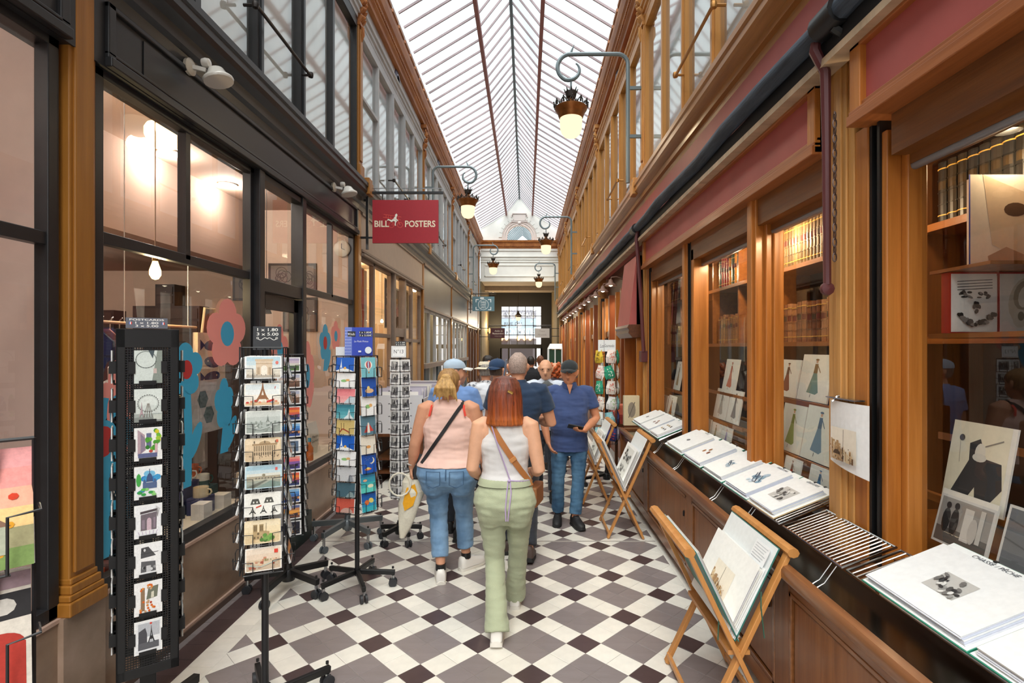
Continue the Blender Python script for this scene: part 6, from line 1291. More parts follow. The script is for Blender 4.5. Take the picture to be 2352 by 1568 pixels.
a = Art(); a.rect(0, 0, .095, .045, '#1d1d20'); a.text('1 x 1.80', .047, .026, .011, CW, .08); a.text('3 x 5.00', .047, .007, .011, CW, .08)
psign(.095, .045, a, (-1.155, 4.87, 1.815), 8, 'tiny black price label above the N°13 sign', -12, '#1d1d20')
# ---- rack G: foreground rack cut by the left frame edge ----
L7 = (-.868, .83, 0); RZ7 = 47; rG = [.72+.187*i for i in range(5)]
fG = [(0, .08, .13, rG, .125, .178, 10)]
wire_rack('postcard_rack', 'nearest card rack cut off by the left edge of the view', L7, RZ7, fG, .70, 1.66, lambda r: star_base(r, 5, .26, M_BLACKW, .11, .3))
fill(L7, RZ7, fG[0], [('panorama', 'rosy'), ('sea', 'sea green'), ('turquoise', 'turquoise'), ('collage', 'black banded collage'), ('poppy', 'pink poppy field')], lambda i, d, n: '%s card on the nearest rack at the left frame edge, %s row' % (d, ORD[n-1-i]), 'cards on the foreground rack', .006, 0, th=.006)
# ---- rack H: fabric pouches on the right ----
L8 = (1.06, 6.95, 0); RZ8 = -8
rH = [.60+.20*i for i in range(6)]
fH = [(-40, .13, .19, rH, .16, .17, 6), (20, .13, .19, rH, .16, .17, 6), (80, .13, .19, rH, .16, .17, 6)]
wire_rack('pouch_rack', 'black wire rack hung with patterned cloth pouches past the counter', L8, RZ8, fH, .55, 1.72, lambda r: star_base(r, 4, .33, M_BLACKW, .12, .5), pr=.022, poletop=1.92)
PC = [('#8fc7cf', '#e9f2f2', 'turquoise'), ('#2f9a78', '#e2efe6', 'green'), ('#d8d0c4', '#b5aa98', 'linen'), ('#3a3f78', '#c8402f', 'red and blue'), ('#e9e2d8', '#c8503f', 'red flecked'), ('#d8b83a', '#5c4a20', 'yellow'), ('#c9c0cc', '#5a4a5c', 'mauve'), ('#e4e6e4', '#9fc08a', 'pale green'), ('#efe3dc', '#d8785f', 'peach'), ('#b9a58f', '#6a5340', 'brown print')]
q = 0
for f, (ang, ap, fw, rows, cw, ch, tl_) in enumerate(fH):
    for i, z in enumerate(rows):
        c1, c2, ds = PC[(q*7+f) % 10]; q += 1
        mb = MB(); g = []; n = 6; col = lin(c1)
        for j in range(n+1):
            v = j/n; wd = cw*.46*(.72+.28*math.sin(math.pi*min(1, v*1.2+.1))); th = .006+.016*math.sin(math.pi*v)
            g.append([(-wd, 0, v*ch), (-wd*.5, -th, v*ch), (wd*.5, -th, v*ch), (wd, 0, v*ch), (wd*.5, th*.4, v*ch), (-wd*.5, th*.4, v*ch)])
        mb.loft(g, True, col=col)
        A = Art()
        for _ in range(16): x, y = RC.uniform(-.032, .032), RC.uniform(.03, .14); A.poly([(x-.008, y), (x, y-.006), (x+.008, y+.002), (x, y+.008)], c2)
        mb.art(A, (0, -.0235, 0), (1, 0, 0), (0, 0, 1), 0, .0001)
        M = Matrix.Translation(L8) @ Matrix.Rotation(R(RZ8+ang), 4, 'Z') @ Matrix.Translation((0, -ap-.02, z)) @ Matrix.Rotation(R(RC.uniform(-14, 14)), 4, 'Y') @ Matrix.Rotation(R(-4), 4, 'X')
        o = place(mb, M, 'cloth_pouch', '%s patterned pouch, %s column, %s row from the top of its rack' % (ds, ('left', 'middle', 'right')[f], ORD[5-i]), 'pouch', 'cloth pouches on the wire rack', CLOTHP)
a = Art(); a.rect(0, 0, .225, .15, '#e9eef0'); a.text('Les', .05, .05, .045, '#4a5058', .05, 0, .3); a.text('Gourmandes', .145, .055, .04, '#3f474c', .125, 0, .3); a.rect(.075, 0, .079, .15, '#5c6468')
psign(.225, .15, a, (1.045, 6.83, 1.75), -4, 'white sign with dark script above the pouch rack', 0, '#e9eef0')
# ================= PRINT STANDS, BINS, WINDOW DISPLAY =================
M_BEECH = wood('beech_wood', '#c98f52', '#b87a3c', 'z', .45)
def stand(cx, y0, y1, hz, vz, lab, plab, art, green, half=.235, foot=.175, wpaper='#f3f3f0', label_card=False):
    t = thing('print_stand', lab, 'print stand', (cx, y0, 0), 0, 'folding wooden print stands'); L = y1-y0
    for y, q in ((0, .012), (L, -.012)):
        for s in (-1, 1):
            off = q*s*.8
            MB().beam((s*half, y+off, hz), (-s*foot, y+off, .012), .022, .040, up=Vector((0, 1, 0))).build('leg', M_BEECH, t, bevel=.003)
    for s in (-1, 1):
        MB().tube([(s*half, -.03, hz), (s*half, L+.03, hz)], .022, 8, sx=1.25).build('top_rail', M_BEECH, t, smooth=True); MB().beam((-s*foot*.93, 0, .05), (-s*foot*.93, L, .05), .018, .03).build('foot_rail', M_BEECH, t, bevel=.003)
        mb = MB()
        for k in (.3, .6): mb.beam((s*half*.985, L*k, hz-.01), (s*half*.80, L*k, hz-.085), .014, .014)
        mb.build('peg', M_BEECH, t)
    MB().box(-.05, .05, .0, L, vz-.075, vz-.055).build('cross_board', M_BEECH, t)
    p = thing('print_portfolio', plab, 'portfolio', (cx, y0, 0))
    for s in (1, -1):
        b = Vector((0, 0, vz-.035)); d = (Vector((s*half*.86, 0, hz-.015))-b).normalized(); n = Vector((-s*d.z, 0, s*d.x)) if s > 0 else Vector((d.z, 0, -d.x)); hgt = (hz-.02-b.z)/d.z*(1.03 if s > 0 else 1.0)
        b = b+Vector((s*.012, 0, 0))+n*(.022 if s > 0 else .018)
        def sl(mb, u0, u1, v0, v1, h0, h1, col, bend=0):
            seg = 5 if bend else 1
            for k in range(seg):
                P = []
                for hh in (h0, h1):
                    for u, v in ((0, v0), (1, v0), (1, v1), (0, v1)):
                        uu = u0+(u1-u0)*(k+u)/seg; q = (k+u)/seg; P.append(b+d*uu+n*(hh+bend*(q*q))+Vector((0, v, 0)))
                mb.add(P, [(0, 3, 2, 1), (4, 5, 6, 7), (0, 1, 5, 4), (1, 2, 6, 5), (2, 3, 7, 6), (3, 0, 4, 7)], lin(col))
        mb = MB(); sl(mb, 0, hgt, .02, L-.02, 0, .005, green); sl(mb, .004, hgt-.004, .024, L-.024, .005, .007, '#e4e8e8'); mb.build('cover', PRINT, p)
        if s > 0:
            for i in range(5):
                mb = MB(); sl(mb, .005, hgt*.78-.012*i, .03+.004*i, L-.03-.004*i, .009+.007*i, .0115+.007*i, RNG.choice(['#f3f1ea', '#e8e2d2', '#f4f4f2', '#e6e6ea']), bend=-.006+.001*i); mb.build('sheet', PRINT, p)
            mb = MB(); top = .009+.007*4+.0025; sl(mb, .008, hgt*.76, .035, L-.035, top, top+.002, wpaper); a = Art(); art(a, L-.07, hgt*.74)
            mb.art(a, b+d*.012+n*(top+.0022)+Vector((0, L-.035, 0)), (0, -1, 0), d); mb.build('top_print', PRINT, p)
            if label_card:
                a = Art(); a.rect(.0, 0, .15, .10, '#eef0f1')
                for i in range(6): a.line([(.012, .085-.013*i), (.135-.01*(i % 3), .085-.013*i)], .003, '#b9bdc2')
                mb = MB(); mb.art(a, b+d*(hgt-.125)+n*.012+Vector((0, .20, 0)), (0, -1, 0), d, .006); mb.build('price_label', PRINT, p)
        else:
            for i in range(3): mb = MB(); sl(mb, .01, hgt*.97, .03, L-.03, .009+.004*i, .011+.004*i, RNG.choice(['#e9e9e6', '#d9d4c8', '#f0f0ee'])); mb.build('sheet', PRINT, p)
        if label_card:
            mb = MB(); e = b+d*hgt*.55; mb.tube([e+Vector((0, .01, 0)), e+Vector((-.01*s, -.012, -.06)), e+Vector((.004, -.014, -.2))], .003, 5); mb.build('ribbon', mat('green_ribbon', '#2f5a48', rough=.8), p)
def art_castle(a, w, h): sketch(a, w*.5, h*.42, w*.42, h*.46, 'castle')
def art_eng(a, w, h):
    a.rect(w*.16, h*.12, w*.84, h*.92, '#d9d8d2')
    for cy in (.3, .7):
        for i in range(14): a.ell(w*(.5+RNG.uniform(-.28, .28)), h*(cy+RNG.uniform(-.12, .12)), w*RNG.uniform(.03, .1), h*RNG.uniform(.02, .06), RNG.choice(['#8f8e8a', '#6a6966', '#b3b2ad', '#4c4b49']), 7)
stand(.975, 2.42, 3.02, .87, .47, 'nearest folding beech print stand against the counter', 'portfolio in the nearest stand with a sepia castle print and green cover', art_castle, '#2d6f66', label_card=True)
stand(.935, 4.97, 5.50, .93, .47, 'second folding beech print stand along the counter', 'portfolio in the second stand with a grey engraving of two scenes', art_eng, '#e6e8ea', half=.25, foot=.165)
stand(.80, 6.05, 6.55, .92, .48, 'third folding beech print stand in front of the pouch rack', 'white portfolio in the third stand by the pouch rack', art_eng, '#dfe2e4', half=.21, foot=.15)
# ---- record and print bins on the left before the taupe shop ----
bt = thing('bin_table', 'white fronted print bins on a dark wooden table before the taupe shop', 'table', (-1.70, 7.0, 0))
MB().box(-.36, .34, 0, 2.2, .62, .66).build('table_top', M_BROWN, bt)
for x in (-.32, .28):
    for y in (.05, 2.1): MB().box(x, x+.05, y, y+.05, 0, .62).build('leg', M_BROWN, bt)
for z in (.12, .3): MB().box(-.3, .3, .05, 2.1, z, z+.03).build('shelf', M_BROWN, bt)
M_BIN = mat('bin_white', '#d7d9de', rough=.5)
for y0 in (0, 1.12):
    for nm, bx in (('front_panel', (-.36, .34, y0, y0+.015, .66, 1.17)), ('rear_panel', (-.36, .34, y0+1.0, y0+1.015, .66, 1.17)), ('side_panel', (.325, .34, y0, y0+1.0, .66, 1.12)), ('side_panel', (-.36, -.345, y0, y0+1.0, .66, 1.12))): MB().box(*bx).build(nm, M_BIN, bt)
for b_, y0 in enumerate((7.05, 8.17)):
    for i in range(14):
        y = y0+.06*i; mb = MB(); tl_ = R(14+RC.uniform(-4, 4)); c = RC.choice(['#c9c6d2', '#b5b0c0', '#dcdad8', '#a39eb0', '#d3cfc6', '#8f8a98'])
        hh = .55+RC.uniform(-.02, .05); mb.box(-.30, .28, 0, .006, 0, hh, lin(c)); A = Art(); A.rect(.04, .06, .54, hh-.05, RC.choice(['#efeeea', '#7d7a86', '#c9b8a0', '#e6e4e0'])); mb.art(A, (-.30, 0, 0), (1, 0, 0), (0, 0, 1))
        place(mb, Matrix.Translation((-1.70, y, .67)) @ Matrix.Rotation(-tl_, 4, 'X'), 'print_sleeve', 'plastic sleeved print in the %s white bin, %s from the front' % (('near', 'far')[b_], ORD[i]), 'print sleeve', 'sleeved prints in the white bins')
mr = thing('magazine_rack', 'black sloping rack holding dark and cream booklets further down on the left', 'rack', (-1.55, 10.1, 0))
MB().box(-.25, .25, 0, 1.1, 0, .9).build('box', M_BLACKW, mr, bevel=.01); MB().box(-.25, .28, -.02, 1.12, .9, .93).build('shelf', M_BLACKW, mr)
for i in range(7):
    mb = MB(); mb.box(-.10, .10, 0, .02, 0, .42, lin(['#241f1d', '#d8cdb8'][i % 2])); place(mb, Matrix.Translation((-1.42, 10.15+.14*i, .932)) @ Matrix.Rotation(R(-16), 4, 'X') @ Matrix.Rotation(R(12), 4, 'Y'), 'booklet', '%s booklet in the black sloping rack, %s from the front' % (('dark', 'cream')[i % 2], ORD[i]), 'booklet', 'booklets in the black rack')
# ---- things beyond the counter on the right ----
MB()
tb = thing('side_table', 'small brown table with red boxes beyond the counter', 'table', (1.30, 7.25, 0)); MB().box(-.13, .22, -.2, .55, .74, .78).build('table_top', M_BROWN, tb)
for x in (-.11, .16):
    for y in (-.18, .5): MB().box(x, x+.04, y, y+.04, 0, .74).build('leg', M_BROWN, tb)
for i, (y, z, c, nm) in enumerate(((7.1, .78, '#b0453c', 'dark red'), (7.42, .78, '#c9605a', 'pinkish red'), (7.12, .90, '#d8765c', 'salmon'))):
    x = thing('paper_box', '%s lidded box on the small brown table' % nm, 'box', (1.33, y, z)); MB().box(-.1, .13, 0, .24, 0, .10, lin(c)).build('body', PRINT, x); MB().box(-.105, .135, -.005, .245, .085, .12, lin(c)).build('lid', PRINT, x)
x = thing('paper_bag', 'tall cream paper bag printed with a grey picture beside the red boxes', 'bag', (1.36, 6.80, .0)); a = Art(); a.ell(.1, .2, .05, .1, '#9a9080'); a.line([(.06, .1), (.14, .3)], .01, '#6f675a'); mb = MB(); mb.box(-.1, .1, 0, .08, .80, 1.18, lin('#e2d3ae')); mb.art(a, (-.1, 0, .8), (1, 0, 0), (0, 0, 1)); mb.build('body', PRINT, x); MB().box(-.1, .1, 0, .08, 0, .8).build('crate_stand', M_BROWN, x)
a = Art(); a.rect(0, 0, .35, .95, '#3fa5c4'); a.ell(.12, .55, .1, .12, '#efd9d6', 14); a.poly([(0, .95), (.35, .95), (.2, .7), (0, .6)], '#2f3a40'); a.ell(.25, .3, .08, .15, '#6fc4d8', 12)
board('poster', 'turquoise poster behind the brown door past the folded red panel', 'poster', (1.70, 8.35, 1.0), (0, -1, 0), (0, 0, 1), .40, .95, a)
for i, (y, z, h) in enumerate(((8.9, 1.0, .62), (9.5, 1.05, .6), (10.1, 1.0, .66))):
    mb = MB(); mb.loft([[(1.455+.02*math.cos(k), y+.06*math.cos(k*1.0+j), z+h*j/5) for k in (0, 1.57, 3.14, 4.71)] for j in range(6)], True, col=lin('#e9e6df')); tag(mb.build('paper_banner', PRINT), 'white paper banner hanging by the brown doors, %s from the front' % ORD[i], 'banner', 'paper banners on the right')
# ---- flower stickers on the left glass ----
CO, BL, RE = '#f79c92', '#3aa9d4', '#c0302f'
def flower(lab, y, z, ry, rz_, c1, c2, stem=None, n=5, x=-2.158, seed=0):
    a = Art(); r = random.Random(seed)
    if stem: a.poly([(-.035, 0), (.035, 0), (.06, -stem*.5), (.05, -stem), (-.05, -stem), (-.02, -stem*.5)], c1)
    if stem and n == 5: a.ell(.09, -stem*.62, .05, .13, c1, 14, -.5)
    for i in range(n):
        t = math.pi/2+2*math.pi*i/n+r.uniform(-.1, .1); a.ell(ry*.55*math.cos(t), rz_*.58*math.sin(t), ry*.46, rz_*.44, c1, 16)
    a.ell(0, 0, ry*.5, rz_*.5, c1); a.ell(0, 0, ry*.34, rz_*.36, c2, 16)
    mb = MB(); mb.art(a, (x, y, z), (0, 1, 0), (0, 0, 1), .001, .0003); return tag(mb.build('flower_sticker', mat('vinyl_sticker', rough=.5, attr=1)), lab, 'sticker', 'flower stickers on the shop glass')
flower('coral flower sticker with a blue centre left of the shop door', 3.82, 1.90, .25, .25, CO, BL, seed=1)
flower('blue flower sticker with a red centre and long stem behind the black tower', 3.36, 1.66, .17, .17, BL, RE, .75, seed=2)
flower('coral flower sticker partly hidden behind the black tower', 2.78, 1.45, .12, .28, CO, BL, seed=3)
flower('large blue flower sticker low beside the first pilaster', 2.70, 1.32, .2, .22, BL, RE, .6, seed=4)
flower('blue leafy sticker low behind the nearest wire rack', 3.78, 1.40, .12, .18, BL, BL, .35, seed=5)
flower('coral flower sticker on the glass of the shop door', 4.62, 1.78, .16, .22, CO, BL, x=-2.150, seed=6)
flower('tall coral flower sticker with blue centre right of the shop door', 5.22, 1.52, .17, .34, CO, BL, .3, seed=7)
flower('blue flower sticker with red centre on the right shop window', 5.68, 1.85, .16, .2, BL, RE, .3, seed=8)
flower('small coral flower sticker high on the right shop window', 6.0, 1.93, .15, .17, CO, BL, seed=9)
flower('pink flower sticker on the near shop window at the left frame edge', 1.98, 1.25, .16, .16, '#e8a0b0', '#e8a0b0', seed=10)
# ---- goods inside the window ----
rl_ = thing('clothes_rail', 'thin rail with hanging wires inside the postcard shop window', 'rail', (-2.62, 2.7, 1.96)); MB().tube([(0, 0, 0), (0, 1.5, 0)], .010, 8).build('rail', mat('rail_brass', '#c9a98a', rough=.4), rl_, smooth=True)
for y in (.1, .75, 1.4): MB().tube([(0, y, 0), (.0, y, 1.54)], .003, 5).build('wire', M_PAPER, rl_)
# striped shirt
ss = thing('striped_shirt', 'white shirt with navy stripes on a white hanger in the window', 'shirt', (-2.48, 3.14, .98))
mb = MB(); NV = lin('#22283c'); WHT = lin('#ecebe6')
def ring(z, w, dp, x=0, n=14): return [(x+dp*math.sin(2*math.pi*k/n), w*math.cos(2*math.pi*k/n), z) for k in range(n)]
for i in range(22):
    z0, z1 = i*.022, (i+1)*.022; w = lambda z: .20-.02*math.sin(z*4); mb.loft([ring(z0, w(z0), .06), ring(z1, w(z1), .06)], False, col=NV if (i % 3 == 1 and i < 18) else WHT)
mb.loft([ring(.484, .19, .06), ring(.53, .15, .05), ring(.56, .07, .04)], True, col=WHT); mb.build('body', CLOTHP, ss, smooth=True)
for s in (-1, 1):
    mb = MB()
    for i in range(12):
        t0, t1 = i/12, (i+1)/12; P = lambda t: Vector((.01, s*(.17+.09*t), .50-.40*t))
        f = lambda t: [P(t)+Vector((.05*math.sin(2*math.pi*k/8), s*.05*math.cos(2*math.pi*k/8), .02*math.cos(2*math.pi*k/8)))*(1-.3*t) for k in range(8)]
        mb.loft([f(t0), f(t1)], False, col=NV if i % 3 == 2 else WHT)
    mb.build('sleeve', CLOTHP, ss, smooth=True)
MB().tube([(0, -.16, .53), (0, -.05, .60), (0, 0, .62), (0, .05, .60), (0, .16, .53)], .012, 6).build('hanger', M_PAPER, ss, smooth=True); MB().tube([(0, 0, .62), (0, 0, .70), (0, .02, .72), (0, .03, .70)], .004, 5).build('hook', M_STEEL, ss)
for i, (y, c, nm) in enumerate(((3.30, '#2a2c3f', 'navy'), (3.38, '#8a5a58', 'maroon checked'), (3.46, '#2f3350', 'dark blue'), (3.54, '#cbbfb4', 'beige'))):
    g = thing('garment', '%s garment on a hanger on the window rail' % nm, 'clothing', (-2.72, y, 1.42), 0, 'garments on the window rail'); mb = MB(); mb.loft([ring(0, .05, .14), ring(.25, .045, .16), ring(.42, .04, .15), ring(.5, .02, .06)], True, col=lin(c)); mb.build('body', CLOTHP, g, smooth=True); MB().tube([(0, 0, .5), (0, 0, .56), (.02, 0, .58)], .004, 5).build('hook', M_STEEL, g)
tt = thing('tote_bag', 'cream tote bag printed with navy fish hanging in the window', 'bag', (-2.60, 4.16, 1.46)); a = Art(); FI = '#2c3564'
for y, s in ((.36, 1), (.22, -1), (.1, 1)): a.ell(.19, y, .11, .045, FI, 14, .1*s); a.poly([(.19-s*.10, y), (.19-s*.16, y+.045), (.19-s*.16, y-.045)], FI); a.ell(.19+s*.06, y+.012, .008, .008, '#e8dcc4', 6)
mb = MB(); mb.box(-.02, .02, 0, .38, 0, .46, lin('#e5d5b8')); mb.art(a, (.02, 0, 0), (0, 1, 0), (0, 0, 1)); mb.build('body', CLOTHP, tt); mb = MB(); mb.tube([(0, .08, .45), (0, .12, .66), (0, .26, .66), (0, .3, .45)], .010, 6); mb.build('handle', mat('tote_strap', '#d8c6a4', rough=.9), tt)
def mug(loc, c, lab, r=.042, h=.09, rz=0, band=None):
    t = thing('mug', lab, 'mug', loc, rz, 'mugs in the shop window'); mb = MB(); c2 = lin(band or c); mb.loft([[(r*math.cos(k*.449), r*math.sin(k*.449), z) for k in range(14)] for z in (0, h*.5)], True, col=lin(c)); mb.loft([[(rr*math.cos(k*.449), rr*math.sin(k*.449), z) for k in range(14)] for rr, z in ((r, h*.5), (r, h), (r-.004, h), (r-.005, h*.6))], False, col=c2); mb.build('cup', mat('glazed', rough=.2, attr=1), t, smooth=True)
    mb = MB(); mb.tube([(r-.004, 0, h*.8), (r+.022, 0, h*.75), (r+.028, 0, h*.5), (r+.018, 0, h*.25), (r-.004, 0, h*.2)], .006, 6, col=lin(c)); mb.build('handle', mat('glazed'), t, smooth=True)
def box_(loc, s, c, lab, A=None, rz=0, grp='gift boxes in the shop window'):
    mb = MB(); mb.box(-s[0]/2, s[0]/2, -s[1]/2, s[1]/2, 0, s[2], lin(c)); 
    if A: mb.art(A, (s[0]/2, -s[1]/2, 0), (0, 1, 0), (0, 0, 1))
    o = mb.build('gift_box', PRINT); o.location = loc; o.rotation_euler = (0, 0, rz); return tag(o, lab, 'box', grp)
box_((-2.36, 3.84, .60), (.12, .14, .12), '#2c2f5e', 'navy gift box at the front of the window ledge')
mug((-2.36, 3.84, .72), '#e2cfa8', 'cream patterned mug on the navy gift box', .05, .07)
box_((-2.30, 3.99, .60), (.1, .1, .1), '#efe6d8', 'cream gift box with a picture on the window ledge'); box_((-2.28, 3.72, .60), (.09, .1, .11), '#e9e4dc', 'white gift box by the sill behind the black tower'); box_((-2.50, 3.86, .60), (.12, .18, .22), '#33345c', 'tall dark blue display box in the window')
mug((-2.50, 3.88, .82), '#e0d8c8', 'cream and green mug on the tall dark blue box', .045, .09, .6, '#3c5650'); mug((-2.48, 4.06, .74), '#3a5a50', 'green and cream mug right of the tall blue box', .045, .09, 1, '#e6dcc6'); mug((-2.60, 4.12, .80), '#c4683f', 'orange mug at the right of the window ledge', .045, .09); mug((-2.72, 4.13, .92), '#2f3f7a', 'navy blue mug near the door post', .045, .1)
box_((-2.48, 4.06, .60), (.14, .16, .14), '#2e4a4c', 'dark green display box under the green mug'); box_((-2.60, 4.12, .60), (.1, .12, .20), '#cfd0cc', 'pale display box under the orange mug'); box_((-2.72, 4.13, .60), (.12, .12, .32), '#d8d4cc', 'tall pale display box under the navy mug')
box_((-2.74, 3.75, .60), (.06, .3, .34), '#8f8d88', 'grey picture panel standing behind the mugs', Art().rect(.03, .04, .27, .30, '#3b4470').ell(.15, .18, .07, .09, '#d9d4c6'))
a = Art(); a.rect(0, 0, .5, .42, '#d6cfc4')
for i in range(3):
    for j in range(2): a.ell(.1+.15*i+.07*j, .14+.13*j, .07, .075, '#3f5c54' if (i+j) % 2 else '#e6e0d6', 6)
board('tea_towel', 'cream tea towel printed with green hexagons hanging in the window', 'towel', (-2.56, 4.02, 1.12), (0, 1, 0), (0, 0, 1), .5, .42, a, .008)
a = Art(); a.rect(0, 0, .4, .36, '#9a958e'); a.rect(.04, .04, .2, .3, '#39322e'); a.rect(.22, .06, .36, .3, '#c4beb4'); a.rect(.05, .12, .19, .16, '#7d5d3c')
board('picture_card', 'grey panel with a dark picture under the tea towel', 'print', (-2.66, 4.02, .80), (0, 1, 0), (0, 0, 1), .4, .28, a, .008)
b = thing('bottle', 'white steel bottle on the window ledge behind the black tower', 'bottle', (-2.36, 2.98, .78)); MB().lathe([(.04, 0), (.045, .02), (.045, .16), (.03, .22), (.018, .25)], 14).build('body', mat('enamel_white', '#dcd8d0', rough=.25), b, smooth=True); MB().lathe([(.018, .25), (.02, .25), (.02, .29), (.001, .292)], 12).build('cap', M_COP, b, smooth=True)
box_((-2.36, 2.98, .60), (.2, .22, .18), '#2b3348', 'navy display box under the white bottle'); tag(MB().box(-2.62, -2.46, 2.95, 3.30, .60, .92, lin('#2a86b4')).box(-2.6, -2.48, 3.0, 3.25, .92, .94, lin('#1f5a80')).build('folded_cloth', CLOTHP), 'folded blue cloth below the striped shirt', 'cloth')
for i, (y, x, c, nm) in enumerate(((2.74, -2.24, '#d8602a', 'orange'), (2.84, -2.26, '#7a2c1c', 'rust'), (2.72, -2.31, '#c8402a', 'red'))): box_((x, y, .60), (.07, .06, .05), c, 'small %s packet at the window corner by the pilaster' % nm, None, .4*i, 'packets at the window corner')
for i, (y, c, nm, h) in enumerate(((5.35, '#c85a28', 'orange', .30), (5.5, '#a02c22', 'red', .26), (5.62, '#d8793a', 'amber', .22), (5.45, '#8f2a2a', 'dark red', .2))):
    b = thing('bottle', '%s bottle on the right window ledge by the door' % nm, 'bottle', (-2.30-.1*(i % 2), y, .60), 0, 'bottles in the right window'); mb = MB(); mb.lathe([(.035, 0), (.04, .01), (.04, h*.6), (.015, h*.8), (.015, h)], 12, col=lin(c)); mb.build('body', mat('glazed'), b, smooth=True); mb = MB(); mb.lathe([(.017, h-.02), (.018, h+.02), (.001, h+.022)], 10, col=lin('#3a9ab8')); mb.build('cap', mat('glazed'), b, smooth=True)
s_ = thing('flour_sack', 'cream printed sack standing in the right window', 'bag', (-2.45, 5.95, .60)); a = Art(); a.text('Pierre', .12, .17, .03, '#4a4440', .15, .004); a.text('Gourmand', .12, .12, .03, '#4a4440', .18, .004); mb = MB(); mb.loft([[(sx_*.06, sy_*.11, 0) for sx_, sy_ in ((1, 1), (-1, 1), (-1, -1), (1, -1))], [(sx_*.075, sy_*.125, .2) for sx_, sy_ in ((1, 1), (-1, 1), (-1, -1), (1, -1))], [(sx_*.04, sy_*.12, .36) for sx_, sy_ in ((1, 1), (-1, 1), (-1, -1), (1, -1))]], True, col=lin('#ddd5c2')); mb.art(a, (.078, -.12, .02), (0, 1, 0), (0, 0, 1)); mb.build('body', PRINT, s_)
a = Art(); a.rect(0, 0, .4, .75, '#e57a68'); a.ell(.2, .5, .1, .12, '#3d3a4a', 14); a.ell(.2, .38, .14, .15, '#e6dfd2', 14); board('poster', 'coral poster with a round headed figure in the right window', 'poster', (-2.62, 5.55, .95), (0, 1, 0), (0, 0, 1), .42, .72, a)
# back of the shop: dark drawers, pictures, pendant, clock
for i, (x0, x1, z0, z1) in enumerate(((-4.72, -3.92, 1.96, 2.30), (-4.45, -4.22, 2.30, 2.56), (-5.15, -4.95, 1.96, 2.25))):
    k_ = thing('drawer_box', 'dark wooden drawer cabinet at the back of the shop, %s from the left' % ORD[(1, 2, 0)[i]], 'cabinet', ((x0+x1)/2, 6.35, z0)); MB().box(-(x1-x0)/2, (x1-x0)/2, 0, .2, 0, z1-z0).build('body', mat('dark_cabinet', '#2b211c', rough=.5), k_)
    MB().box(-(x1-x0)/2+.02, (x1-x0)/2-.02, -.01, 0, .03, (z1-z0)*.45).build('drawer', mat('dark_drawer', '#3a2d26', rough=.5), k_); MB().box(-(x1-x0)/2+.02, (x1-x0)/2-.02, -.01, 0, (z1-z0)*.55, z1-z0-.03).build('drawer', mat('dark_drawer'), k_)
MB()
sh = thing('wall_cabinet', 'long dark cabinet along the back of the postcard shop', 'cabinet', (-4.0, 6.25, 0)); MB().box(-1.2, .9, 0, .3, 0, 1.96).build('body', mat('cabinet_shadow', '#3d2f28', rough=.6), sh)  # one even dark brown over the cabinet body
for i in range(4): MB().box(-1.15+.52*i, -.68+.52*i, -.015, 0, .1, 1.85).build('door', mat('dark_drawer'), sh)
for i, (x, z, w, h) in enumerate(((-3.62, 2.38, .38, .4), (-3.18, 2.5, .34, .34), (-2.85, 2.5, .26, .34), (-3.0, 2.0, .42, .42))):
    a = Art(); a.rect(0, 0, w, h, '#2e2622'); a.rect(.03, .03, w-.03, h-.03, '#6f6258')
    for j in range(6): a.ring(w*.5+RC.uniform(-.06, .06), h*.5+RC.uniform(-.06, .06), RC.uniform(.03, .1), .008, '#2f2824', 12)
    board('framed_picture', 'dark framed drawing on the back wall of the shop, %s from the left' % ORD[i], 'picture', (x, 6.53, z), (1, 0, 0), (0, 0, 1), w, h, a, .02, back='#1f1916')
pb = thing('pendant_bulb', 'glowing filament bulb hanging in the postcard shop window', 'lamp', (-2.6, 3.71, 2.35)); MB().lathe([(.001, -.075), (.02, -.068), (.036, -.04), (.036, -.01), (.02, .04), (.015, .06)], 16).build('bulb', emission('filament_glow', '#ffc878', 6), pb, smooth=True); MB().lathe([(.017, .055), (.019, .06), (.017, .11), (.004, .115)], 12).build('socket', mat('brass', '#b08a4a', rough=.3, metal=.9), pb, smooth=True); MB().tube([(0, 0, .11), (0, 0, 1.15)], .004, 6).build('cord', mat('cord', '#b79c84', rough=.8), pb)
lamp('bulb_light', (-2.6, 3.71, 2.24), 8, (1, .75, .4), .05)
cl = thing('ceiling_lamp', 'amber glass ceiling lamp at the top of the shop window', 'lamp', (-2.62, 3.70+.12, 3.5)); MB().lathe([(.06, 0), (.05, -.03), (.02, -.05), (.02, -.10)], 12).build('mount', mat('brass'), cl, smooth=True); MB().lathe([(.10, -.10), (.115, -.13), (.115, -.18), (.09, -.24), (.05, -.265), (.001, -.27)], 18).build('shade', emission('amber_glass', '#ffd99a', 1.6), cl, smooth=True)
ck = thing('wall_clock', 'round pale clock high in the right shop window', 'clock', (-2.27, 6.53, 3.02)); MB().lathe([(.001, -.02), (.09, -.02), (.10, -.012), (.10, .01)], 20, axis='y').build('case', mat('clock_face', '#d8ccb6', rough=.4), ck, smooth=True); mb = MB(); mb.beam((0, -.024, 0), (.0, -.024, .06), .008, .004); mb.beam((0, -.024, 0), (.045, -.024, -.02), .008, .004); mb.build('hands', M_BLACKW, ck)
